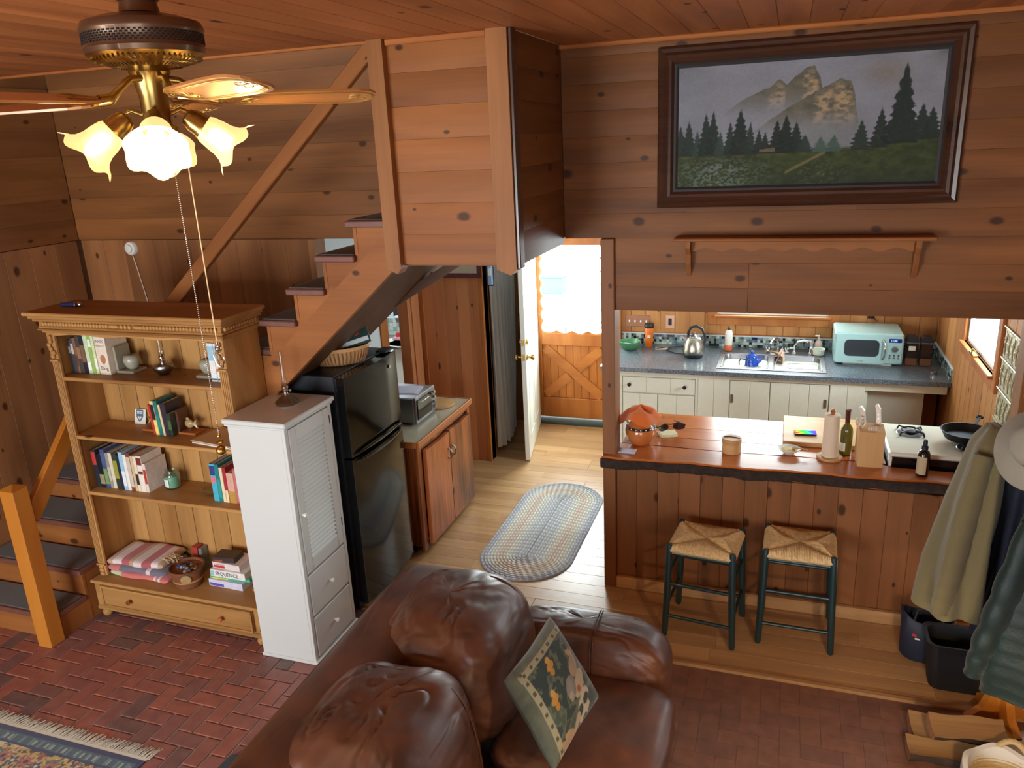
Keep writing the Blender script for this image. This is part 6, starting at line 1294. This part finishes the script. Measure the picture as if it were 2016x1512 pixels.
for cy in (3.32, 1.45):
    c, r = (-.86, cy, .36), (.43, .165, .305)
    o = superq(c, r, .55, .42, 110, 70, .06, 31, cr=.03).build('arm', 'leather', sf, smooth=80)
    if cy > 3: 
        q = MB()
        for dx in (.0, .012): q.tube([(-.80+dx, cy+.168*math.copysign(abs(math.cos(a))**.5, math.cos(a)), .36+.31*abs(math.sin(a))**.55) for a in [PI*k/24 for k in range(25)]], .003, 6)
        q.build('seam', 'leather', o, smooth=60)
for x, y in ((-1.6, 1.45), (-1.6, 3.3), (-.55, 1.45), (-.55, 3.3)): MB().cyl((x, y, 0), (x, y, .075), .022, .03).build('foot', 'dark_walnut', sf)
# ------------------------------------------------------------------ pillow
T_, B_, L2, R2 = [Vector(v) for v in ((-.93, 2.955, .90), (-.77, 2.435, .545), (-1.035, 2.60, .79), (-.665, 2.77, .655))]
Mc = (T_+B_)/2; av = (T_-B_)/2; vv = (R2-L2)/2; nv = vv.cross(av).normalized()
if nv.dot(Vector((0, 0, 2.978))-Mc) < 0: nv = -nv
n = 110; pp, qq = np.meshgrid(np.linspace(-1, 1, n), np.linspace(-1, 1, n))
def pillow_face(sg):
    th = .12*((1-pp**2)*(1-qq**2))**.38*(1+.10*(fbm(pp*4+9, qq*4, 4)-.5)); pinch = 1-.07*((1-pp**2)*0+np.abs(pp*qq)**1.5*0)
    edge = 1-.05*np.maximum(1-np.abs(pp), 1-np.abs(qq))*((np.abs(pp) > .6) | (np.abs(qq) > .6))
    al, be = (pp+qq)/2*edge, (pp-qq)/2*edge
    return [(Mc+av*float(a)+vv*float(b)+nv*float(sg*t)) for a, b, t in zip(al.ravel(), be.ravel(), th.ravel())]
pw_ = thing('pillow', 'dark green printed throw pillow with birds and animals on the leather sofa', 'pillow', (0, 0, 0))
al, be = (pp+qq)/2, (pp-qq)/2
col = np.ones((n, n, 3))*np.array([104, 108, 84.])*(.85+.35*fbm(pp*8, qq*8, 2))[..., None]
inn = np.clip((np.minimum(.70-qq, pp+.70))*40, 0, 1); leaf = fbm(pp*5+3, qq*5, 12)
ic = np.where((leaf > .50)[..., None], np.array([98, 106, 84.]), np.array([44, 60, 54.])); ic = np.where((leaf > .62)[..., None], np.array([70, 84, 68.]), ic); col = col*(1-inn[..., None])+ic*inn[..., None]
strip = ((np.abs(qq-.72) < .075) & (pp > -.80)) | ((np.abs(pp+.72) < .075) & (qq < .80)); col[strip] = (176, 166, 128)
gl_ = strip & (((np.sin(pp*26) > .55) & (np.abs(qq-.72) < .04)) | ((np.sin(qq*26) > .55) & (np.abs(pp+.72) < .04))); col[gl_] = (92, 80, 58)
wob = .35*(fbm(al*9+4, be*9, 8)-.5)
def ell(a0, b0, ra, rb, c, rot=0):
    ca, sa = math.cos(rot), math.sin(rot); x = (al-a0)*ca+(be-b0)*sa; y = -(al-a0)*sa+(be-b0)*ca
    col[((x/ra)**2+(y/rb)**2+wob) < 1] = c
for a0, b0 in ((.17, -.20), (-.25, -.11)):
    ell(a0, b0, .09, .05, (204, 148, 56), .6); ell(a0+.07, b0-.05, .05, .05, (212, 160, 70), 0); ell(a0-.07, b0+.05, .05, .045, (196, 136, 50), 0)
ell(.42, .24, .06, .10, (206, 160, 104)); ell(.50, .16, .05, .05, (40, 44, 50)); ell(.26, .30, .17, .10, (178, 150, 118), .2); ell(.05, .42, .22, .10, (190, 172, 140), .35); ell(-.06, .22, .15, .11, (140, 132, 122)); ell(-.17, .24, .06, .05, (170, 160, 146)); ell(-.2, .55, .24, .13, (206, 196, 170), .2)
for a0, b0 in ((-.12, .58), (-.30, .48), (-.05, .70), (-.36, .62), (-.5, .44)): ell(a0, b0, .09, .05, (40, 52, 50), .4)
ell(-.04, .40, .05, .04, (168, 84, 50)); ell(-.62, .33, .08, .2, (190, 156, 112), -.2); ell(-.74, .18, .05, .10, (190, 156, 112)); ell(-.44, .42, .12, .05, (196, 176, 140), .3)
colattr('pillow_print', .9, 0, .25, 500, .3)
ii = (np.arange(n-1)[:, None]*n+np.arange(n-1)[None, :]).ravel(); fc_ = np.stack([ii, ii+1, ii+n+1, ii+n], 1).tolist()
q = MB(); q.v = [tuple(p) for p in pillow_face(1)]; q.f = fc_; col *= .80; q.m = [0]*len(fc_); o = q.build('printed_front', 'pillow_print', pw_, fix=False, smooth=80); setcol(o.data, col.reshape(-1, 3))
q = MB(); q.v = [tuple(p) for p in pillow_face(-1)]; q.f = [f[::-1] for f in fc_]; q.m = [0]*len(fc_); q.build('back', mat('olive', (88, 92, 72), .9), pw_, fix=False, smooth=80)

# ------------------------------------------------------------------ braided oval rug
hwid, hlen = .35, .83
def stadium(r, s):
    """point at inset r (0 outer..1 centre) and arclength fraction s"""
    R_ = hwid*(1-r); Ls = 2*(hlen-hwid); tot = 2*Ls+2*PI*R_ if R_ > 0 else 2*Ls; d = s*tot
    if d < Ls: return R_, -Ls/2+d
    d -= Ls
    if d < PI*R_: a = d/R_; return R_*math.cos(a), Ls/2+R_*math.sin(a)
    d -= PI*R_
    if d < Ls: return -R_, Ls/2-d
    d -= Ls; a = d/R_ if R_ > 0 else 0; return -R_*math.cos(a), -Ls/2-R_*math.sin(a)
NR = 15; NS = 420; q = MB(); cols_ = []
pal = {0: (150, 158, 176), 1: (160, 166, 182), 2: (196, 200, 206), 3: (214, 210, 196), 4: (218, 212, 188), 5: (222, 202, 176), 6: (214, 182, 160), 7: (218, 194, 172), 8: (222, 216, 194), 9: (210, 210, 198), 10: (198, 202, 202), 11: (176, 182, 192), 12: (190, 194, 198), 13: (166, 174, 188), 14: (180, 186, 194)}
for r in range(NR):
    for sub in range(4):
        rr = (r+(.04, .34, .66, .96)[sub])/NR; hgt = (.004, .013, .013, .004)[sub]
        for s in range(NS):
            x, y = stadium(min(rr, .985), s/NS); ph = math.sin(s*PI/NS*(170-7*r)+(PI/2 if sub in (1,) else 0)); q.v.append((x, y, hgt+.0022*ph*(sub in (1, 2))))
            c = np.array(pal[r], float); c = c*.6+np.array([206, 200, 190.])*.4; cols_.append(c*(1.1 if ph > 0 else .84) if sub in (1, 2) else c*.82)
n4 = NR*4
for i in range(n4-1):
    for s in range(NS): q.f.append((i*NS+s, i*NS+(s+1) % NS, (i+1)*NS+(s+1) % NS, (i+1)*NS+s))
base_ = len(q.v)
for s in range(NS): x, y = stadium(0, s/NS); q.v.append((x*1.01, y*1.003, .0)); cols_.append(np.array((100, 100, 110.)))
for s in range(NS): q.f.append((base_+s, base_+(s+1) % NS, (s+1) % NS, s))
q.f.append(tuple((n4-1)*NS+s for s in range(NS))); q.m = [0]*len(q.f)
colattr('braid', .95, 0, .3, 600, .2); o = q.build('braided_rug', 'braid', loc=(-1.71, 5.42, .0015), fix=False, smooth=60); setcol(o.data, np.array(cols_)); tag(o, 'oval braided rug in blue grey and cream on the laminate floor', 'rug')

# ------------------------------------------------------------------ oriental rug with fringe
rx0, rx1, ry0, ry1 = -4.95, -2.985, 1.75, 2.455
ru = thing('rug', 'patterned oriental rug with a cream fringe on the brick floor', 'rug', (0, 0, 0))
nx, ny = 520, 186; XX, YY = np.meshgrid(np.linspace(rx0, rx1, nx), np.linspace(ry0, ry1, ny)); dE = np.minimum(rx1-XX, ry1-YY)
al_ = np.where((rx1-XX) < (ry1-YY), YY, XX)
col = np.ones((ny, nx, 3))*np.array([190, 158, 84.]); v1 = fbm(XX*26, YY*26, 5); v2 = fbm(XX*22+9, YY*22, 15); v3 = fbm(XX*40+2, YY*40, 25)
def put(mask, c): col[mask] = c
put(v1 > .60, (60, 78, 92)); put(v1 > .66, (34, 40, 60)); put(v2 > .60, (166, 92, 66)); put(v2 > .65, (126, 60, 60)); put(v3 > .63, (206, 192, 150)); put((v1 < .33), (92, 104, 84)); put(v3 < .31, (70, 50, 60))
cx_ = np.mod(al_, .16)-.08; rad = np.hypot(cx_, dE-.18); put((rad < .034*(1+.35*np.cos(6*np.arctan2(dE-.18, cx_)))), (170, 96, 78)); put(rad < .014, (60, 50, 70)); c2 = np.mod(al_+.08, .16)-.08; rad2 = np.hypot(c2, dE-.19); put(rad2 < .026*(1+.4*np.cos(5*np.arctan2(dE-.19, c2))), (58, 66, 96)); put(rad2 < .010, (200, 190, 150))
put(dE < .095, (62, 82, 92)); m_ = (dE > .035) & (dE < .085); put(m_ & (np.sin(al_*150)+.8*np.sin(al_*63) > .6) & (np.abs(dE-.06) < .017), (150, 160, 140)); put(m_ & (np.sin(al_*97+2) > .7), (96, 120, 124)); put((dE > .085) & (dE < .1), (40, 52, 84)); put(dE < .03, (32, 36, 78))
put((dE > .27) & (dE < .30), (92, 88, 70)); put((dE > .30) & (dE < .345), (150, 130, 110)); put((dE > .30) & (dE < .345) & (np.sin(al_*120) > .2), (100, 44, 48)); put(dE > .345, (88, 40, 44)); put((dE > .345) & (v2 > .58), (40, 52, 84)); put((dE > .345) & (v1 < .36), (186, 160, 100))
col *= (.86+.28*fbm(XX*160, YY*160, 33))[..., None]
q = MB(); q.v = [(float(a), float(b), .009) for a, b in zip(XX.ravel(), YY.ravel())]; ii = (np.arange(ny-1)[:, None]*nx+np.arange(nx-1)[None, :]).ravel(); q.f = np.stack([ii, ii+1, ii+nx+1, ii+nx], 1).tolist(); q.m = [0]*len(q.f)
colattr('rug_pile', .95, 0, .4, 700, .3); o = q.build('pile', 'rug_pile', ru, fix=False); setcol(o.data, col.reshape(-1, 3))
MB().box((rx0, ry0, .001), (rx1, ry1, .0085)).build('backing', mat('rug_back', (50, 52, 80), .95), ru); mat('fringe_wool', (206, 200, 180), .95)
MB().box((rx0, ry1, .001), (rx1, ry1+.022, .008), .003).build('fringe_band', 'fringe_wool', ru); q = MB(); x = rx0
while x < rx1+.01:
    L3 = random.uniform(.055, .085); dx = random.uniform(-.006, .03); q.tube([(x, ry1+.018, .006), (x+dx*.5, ry1+.018+L3*.5, .008), (x+dx, ry1+.018+L3, .003)], [.0035, .003, .0018], 4); x += .0085
stuff(q.build('fringe', 'fringe_wool', ru))
mt_ = MB().prism(rr2(-.30, .06, -.32, .03, .03), 'Z', .0, .022).build('floor_mat', mat('mat_grey', (58, 62, 66), .8, bump=.4, bscale=150), loc=(-2.27, 2.575, .001), rot=(0, 0, -.05)); tag(mt_, 'dark grey rubber mat corner on the bricks beside the sofa', 'mat')

# ------------------------------------------------------------------ coat rack and garments
rk = thing('coat_rack', 'wooden standing coat rack carrying jackets and a sun hat', 'coat rack', (1.16, 3.93, 0))
MB().box((-.03, -.03, .06), (.03, .03, 1.95), .006).build('pole', 'newelZ', rk)
for a in (0, PI/2, PI, 3*PI/2): MB().prism([(.02, .03), (.02, .22), (.06, .20), (.10, .10), (.17, .05), (.19, .0), (.14, .0), (.10, .04)], 'Y', -.02, .02).build('foot', 'newelX', rk, rot=(0, 0, a+.3))
for a in (.4, 2.0, 3.6, 5.2): MB().tube([(.03*math.cos(a), .03*math.sin(a), 1.72), (.10*math.cos(a), .10*math.sin(a), 1.74), (.14*math.cos(a), .14*math.sin(a), 1.80)], .009, 8).build('hook', 'newelX', rk, smooth=50)
def garment(name, secs, m, lab, cat, nf=7, amp=.02, seed=0, ridge=0, parts=()):
    """hung garment: cross sections (z, cx, cy, rx, ry, turn) with vertical folds, closed surface"""
    t = thing(name, lab, cat, (0, 0, 0)); G = []; nv_ = 64; S_ = secs; nu = 44
    zs = [s[0] for s in S_]
    for i in range(nu+1):
        f = i/nu; z = zs[0]+(zs[-1]-zs[0])*f
        vals = [float(np.interp(-z, [-q_ for q_ in zs], [s[k] for s in S_])) for k in range(1, 6)]; row = []
        for j in range(nv_):
            a = 2*PI*j/nv_; k = 1+amp/max(vals[2], .02)*math.sin(nf*a+2*math.sin(f*3+seed)+seed)*(.25+.75*f)+.06*(float(fbm(np.array(a*1.5+seed), np.array(f*6), seed))-.5)
            if ridge: k += .05*abs(math.sin(z*ridge+.35*math.sin(2*a)))
            x, y = vals[2]*k*math.cos(a), vals[3]*k*math.sin(a); c_, s_ = math.cos(vals[4]), math.sin(vals[4]); row.append((vals[0]+x*c_-y*s_, vals[1]+x*s_+y*c_, z+.012*math.sin(3*a+seed)*f))
        G.append(row)
    q = MB().surf(G, cv=True); q.add(G[0], [tuple(range(nv_))]); q.add(G[-1], [tuple(range(nv_))[::-1]]); q.build('shell', m, t, smooth=70)
    return t
mat('khaki', (118, 106, 70), .9, bump=.35, bscale=500, sheen=.2); mat('puffer', (10, 38, 34), .55, bump=.2, bscale=60, sheen=.2); mat('navy_cloth', (20, 26, 42), .8, bump=.3, bscale=400)
kh = garment('jacket', [(1.66, .93, 3.80, .03, .05, .2), (1.58, .91, 3.78, .06, .11, .2), (1.30, .87, 3.74, .09, .15, .2), (1.0, .82, 3.70, .115, .16, .2), (.80, .80, 3.68, .125, .16, .2)], 'khaki', 'khaki cotton jacket hanging on the coat rack', 'jacket', 5, .022, 1)
def sleeve(par, pts, rs, m, nm='sleeve', ridge=0):
    P_ = []; R_ = []
    for i in range(len(pts)-1):
        n_ = 10
        for k in range(n_):
            f = k/n_; P_.append(tuple(np.array(pts[i])*(1-f)+np.array(pts[i+1])*f)); r = rs[i]*(1-f)+rs[i+1]*f; R_.append(r*(1+.05*math.sin((i*n_+k)*1.7)) if not ridge else r*(.90+.16*abs(math.sin((i*n_+k)*.55))))
    P_.append(pts[-1]); R_.append(rs[-1]); MB().tube(P_, R_, 18, flat=.75).build(nm, m, par, smooth=70)
sleeve(kh, [(.87, 3.68, 1.56), (.82, 3.62, 1.30), (.775, 3.56, 1.02), (.745, 3.53, .84)], [.05, .062, .055, .05], 'khaki')
MB().prism([(.75, .98), (.83, .97), (.835, .84), (.755, .845)], 'Y', 3.515, 3.53).build('pocket', 'khaki', kh) if False else None
nv2 = garment('jacket', [(1.60, 1.03, 3.74, .04, .05, 0), (1.50, 1.04, 3.72, .06, .09, 0), (1.0, 1.03, 3.72, .07, .10, 0), (.60, 1.02, 3.74, .08, .11, 0)], 'navy_cloth', 'dark navy jacket hanging between the khaki and green ones', 'jacket', 6, .015, 4)
pu = garment('jacket', [(1.50, 1.12, 3.52, .05, .05, .3), (1.40, 1.12, 3.50, .11, .09, .3), (1.05, 1.10, 3.46, .15, .12, .3), (.70, 1.08, 3.44, .165, .13, .3), (.56, 1.08, 3.44, .15, .12, .3)], 'puffer', 'dark green quilted puffer jacket on the coat rack', 'jacket', 4, .010, 9, 48)
sleeve(pu, [(1.03, 3.45, 1.36), (.965, 3.40, 1.05), (.915, 3.40, .80), (.885, 3.41, .63)], [.06, .075, .07, .05], 'puffer', ridge=1)
# sun hat
ht = thing('sun_hat', 'pale grey sun hat with small red embroidery on top of the jackets', 'hat', (1.01, 3.50, 1.68)); ht.rotation_euler = (math.radians(62), math.radians(-8), math.radians(-28))
mat('hat_cloth', (158, 152, 136), .9, bump=.3, bscale=500)
G = [[(r*(1+.03*math.sin(3*a+1))*math.cos(a), r*(1+.03*math.sin(3*a+1))*math.sin(a), z+.012*math.sin(2*a)*(r > .1)) for a in [2*PI*k/44 for k in range(44)]] for r, z in ((.001, .105), (.05, .102), (.075, .09), (.085, .06), (.09, .0), (.12, -.015), (.16, -.04), (.175, -.058), (.172, -.06), (.15, -.043), (.088, -.008))]
MB().surf(G, cv=True).build('hat_shell', 'hat_cloth', ht, smooth=60); MB().lathe([(.0885, .004), (.091, .004), (.0885, .026), (.086, .026)], 40).build('hat_band', mat('hat_band', (160, 154, 140), .9), ht, smooth=50)
q = MB()
for a, m_ in ((-1.75, 0), (-1.2, 1)): 
    for k in range(4): q.ball((.088*math.cos(a)+.007*math.cos(k*1.57), .088*math.sin(a), .045+.008*math.sin(k*1.57)), (.006, .003, .006), 6, 4, mi=m_)
q.build('embroidery', ['ink_red', 'ink_grey'], ht)
# bag and bin
bg = thing('tote_bag', 'navy tote bag with a red tag standing on the laminate', 'bag', (.88, 4.42, .008), -.1)
G = [[(.13*k*math.copysign(abs(math.cos(a))**.5, math.cos(a)), .085*k*math.copysign(abs(math.sin(a))**.6, math.sin(a))*(1+.1*math.sin(3*a)), z+.02*math.sin(2*a+1)*(z > .2)) for a in [2*PI*j/32 for j in range(32)]] for k, z in ((.9, 0), (1.0, .02), (1.02, .15), (1.06, .27), (.98, .275), (.95, .1), (.85, .03))]
MB().surf(G, cv=True).add(G[0], [tuple(range(32))]).build('body', mat('tote_navy', (28, 36, 56), .6, bump=.2, bscale=200), bg, smooth=60); MB().box((-.075, -.094, .17), (-.015, -.088, .185)).build('red_tag', 'ink_red', bg); MB().box((-.06, -.094, .15), (-.03, -.089, .16)).build('white_tag', 'white_paint', bg)
MB().tube([(-.07, -.08, .27), (-.06, -.07, .33), (.0, -.06, .35), (.06, -.07, .33), (.07, -.08, .27)], .007, 6).build('strap', 'black_matte', bg, smooth=50)
bn = thing('storage_bin', 'black bin in front of the navy tote by the coat rack', 'bin', (1.0, 4.20, .008))
rows = [rrect(0, 0, w_, d_, .05, z) for w_, d_, z in ((.26, .17, 0), (.32, .22, .28), (.34, .24, .29), (.30, .20, .285), (.24, .15, .02))]
MB().surf(rows, cv=True).add(rows[0], [tuple(range(len(rows[0])))]).build('tub', mat('bin_black', (16, 18, 24), .6), bn, smooth=40); MB().add(rows[-1], [tuple(range(len(rows[-1])))]).build('tub_floor', 'bin_black', bn)
# firewood
mat('log_bark', (62, 46, 36), .95, bump=.8, bscale=40, var=.3, vscale=30); wood('log_split', (112, 80, 48), (164, 126, 80), axis='X', knots=0, rough=.8, coat=0, streak=2); mat('log_end', (150, 104, 74), .9, var=.25, vscale=60)
def log(loc, L_, r, rot, lab):
    t = thing('firewood_log', lab, 'firewood', loc); t.rotation_euler = rot; n = 9; rows = []
    for i in range(9):
        x = -L_/2+L_*i/8; rows.append([(x, 0, -r*.2)]+[(x, r*(1+.08*math.sin(i*1.3+j))*math.cos(-.35+3.6*j/(n-1)), r*(1+.08*math.sin(i*1.3+j))*math.sin(-.35+3.6*j/(n-1))-r*.2) for j in range(n)])
    q = MB()
    for i in range(8):
        for j in range(n+1):
            k = (j+1) % (n+1); o_ = len(q.v); q.v += [rows[i][j], rows[i][k], rows[i+1][k], rows[i+1][j]]; q.f.append((o_, o_+1, o_+2, o_+3)); q.m.append(1 if (j == 0 or j == n) else 0)
    for rw in (rows[0], rows[-1]): q.add(rw, [tuple(range(n+1))], 2)
    q.build('wood', ['log_bark', 'log_split', 'log_end'], t, smooth=40)
log((.90, 3.72, .06), .36, .075, (3.5, 0, .10), 'split log with a pale face at the foot of the coat rack'); log((1.26, 3.66, .072), .32, .07, (3.0, 0, .45), 'barky log leaning behind the pale split log'); log((.86, 3.56, .055), .34, .065, (3.3, .0, .05), 'dark barked log lying under the pale split log'); log((.95, 3.62, .165), .34, .06, (3.7, .05, .2), 'split log on top of the firewood pile')
# rope basket
rb_ = thing('rope_basket', 'white lined rope basket beside the firewood', 'basket', (1.04, 3.30, .001)); mat('rope', (186, 160, 112), .9, bump=.5, bscale=120); q = MB()
for k in range(13): r = .115+.045*k/12; q.tube([(r*math.cos(2*PI*j/36), r*math.sin(2*PI*j/36), .008+.016*k) for j in range(36)], .0095, 6, closed=True)
q.build('coils', 'rope', rb_, smooth=60); G = [[(r*math.cos(a), r*math.sin(a), z+.012*math.sin(5*a)*(z > .2)) for a in [2*PI*j/40 for j in range(40)]] for r, z in ((.175, .18), (.172, .225), (.15, .22), (.13, .03), (.001, .02))]
MB().surf(G, cv=True).build('liner', mat('liner_white', (206, 202, 192), .9), rb_, smooth=60)
for s in (-1, 1):
    P_ = [(.165*math.cos(s*1.2+PI/2*(s < 0)+.5*(k/10-.5)*2), .165*math.sin(s*1.2+PI/2*(s < 0)+.5*(k/10-.5)*2), .20+.07*math.sin(PI*k/10)) for k in range(11)]; MB().tube(P_, .013, 8).build('handle', 'rope', rb_, smooth=60)

# ------------------------------------------------------------------ small wall items
t = thing('doorbell_chime', 'round white wall chime with a dangling cord on the stair wall', 'chime', (-4.69, 4.725, 2.33)); MB().lathe([(.052, 0), (.052, .02), (.045, .03), (.032, .032), (.03, .045), (.018, .05), (0.001, .05)], 26).build('housing', 'white_paint', t, rot=(PI/2, 0, 0), smooth=40); MB().tube([(.0, -.012, -.04), (.02, -.008, -.16), (.06, -.008, -.40), (.08, -.008, -.60)], .0035, 6).build('cord', 'paper', t, smooth=50)
# bathroom fittings
vn = thing('vanity', 'dark topped bathroom vanity with a white basin seen through the doorway', 'vanity', (-4.25, 8.0, 0)); MB().box((-.55, -.32, .78), (.85, .19, .81), .004).build('top', 'laminate_stone', vn); MB().box((-.55, -.28, 0), (.85, .19, .78)).build('cabinet', 'white_paint', vn)
MB().lathe([(.20, 0), (.24, .012), (.25, .02), (.235, .022), (.18, -.02), (0.001, -.04)], 32, sx=1.3).build('basin', 'white_paint', vn, (.22, -.14, .81), smooth=50)
tp_ = tag(MB().box((-4.6, 8.192, .81), (-3.8, 8.2, 1.02)).build('backsplash', 'plaster'), 'square tile backsplash above the bathroom vanity', 'backsplash'); q = MB()
for i in range(16):
    for j in range(4): q.box((-4.598+.05*i, 8.187, .812+.052*j), (-4.551+.05*i, 8.193, .860+.052*j), 0, random.choices(range(5), (1, 2, 4, 2, 3))[0])
stuff(q.build('tiles', cols, tp_))
t = thing('outlet', 'black outlet with a white plug on the bathroom wall', 'outlet', (-4.335, 8.2, 1.10)); MB().box((-.05, -.008, -.06), (.05, 0, .08), .003).build('plate', 'ink_dark', t); MB().box((-.02, -.06, -.075), (.05, -.008, -.045), .01).build('plug', 'white_paint', t)
t = thing('soap_tray', 'pink tray with a red candle and a bottle on the bathroom vanity', 'tray', (-4.20, 7.98, .811)); MB().box((-.09, -.05, 0), (.09, .05, .04), .01).build('tray', mat('pink_tray', (200, 150, 150), .5), t); MB().cyl((-.03, 0, .04), (-.03, 0, .085), .03).build('candle', 'ink_red', t, smooth=40); MB().lathe([(.022, .04), (.024, .12), (.01, .14), (.01, .16), (0.001, .161)], 14, (.05, .02, 0)).build('bottle', mat('cream_bottle', (206, 200, 150), .4), t, smooth=40)
t = thing('tissue_roll', 'white paper roll on a shade-like stand in the bathroom', 'paper roll', (-3.83, 7.50, .001)); MB().lathe([(.055, .68), (.058, .69), (.055, .80), (.02, .80)], 24).build('roll', 'white_paint', t, smooth=40); MB().lathe([(.12, 0), (.12, .02), (.015, .03), (.015, .68)], 20).build('stand', 'black_satin', t, smooth=40)

# ------------------------------------------------------------------ unseen lamp added to light the floor by the sofa
fl_ = thing('added_floor_lamp', 'unseen floor lamp added to light the corner near the sofa seat', 'floor lamp', (.75, 1.75, 0))
MB().lathe([(.14, 0), (.14, .015), (.03, .03), (.012, .05)], 24).build('base', 'antique_brass', fl_, smooth=40); MB().cyl((0, 0, .04), (0, 0, 1.30), .011).build('pole', 'antique_brass', fl_, smooth=40)
MB().surf([[(r*math.cos(2*PI*k/28), r*math.sin(2*PI*k/28), z) for k in range(28)] for r, z in ((.20, 1.22), (.13, 1.48))], cv=True).build('lamp_shade', mat('shade_cloth', (226, 200, 160), .9), fl_, smooth=60); MB().ball((0, 0, 1.34), .03).build('bulb', 'bulb_lit', fl_, smooth=60)
l = bpy.data.lights.new('added_lamp_bulb', 'POINT'); l.energy = 80; l.color = (1, .72, .42); l.shadow_soft_size = .04; lo = bpy.data.objects.new('added_lamp_bulb', l); C.objects.link(lo); lo.location = (.75, 1.75, 1.27)

# ------------------------------------------------------------------ outside the glass door
mat('snow', (236, 238, 240), .9); struct(MB().box((-14, 8.02, -.25), (12, 30, -.15)).build('ground', 'snow'), 'bright ground outside the door')
pt_ = thing('patio_table', 'thin metal patio table outside the glass door', 'table', (-2.35, 10.2, -.15)); mat('pale_metal', (150, 170, 190), .5)
MB().box((-.45, -.3, .70), (.45, .3, .73), .005).build('top', 'white_paint', pt_)
for sx in (-1, 1):
    for sy in (-1, 1): MB().cyl((sx*.42, sy*.27, 0), (sx*.40, sy*.25, .70), .012, n=8).build('leg', 'pale_metal', pt_)
sd_ = thing('teal_standin', 'small teal box standing in for a larger thing far outside', 'bin', (-4.65, 15.9, -.15)); MB().box((-.26, -.2, 0), (.26, .2, .34), .02).build('tub', mat('teal_wall', (150, 196, 200), .8), sd_); MB().box((-.28, -.22, .34), (.28, .22, .38), .01).build('lid', 'teal_wall', sd_)  # small box stands in for a larger teal thing farther off
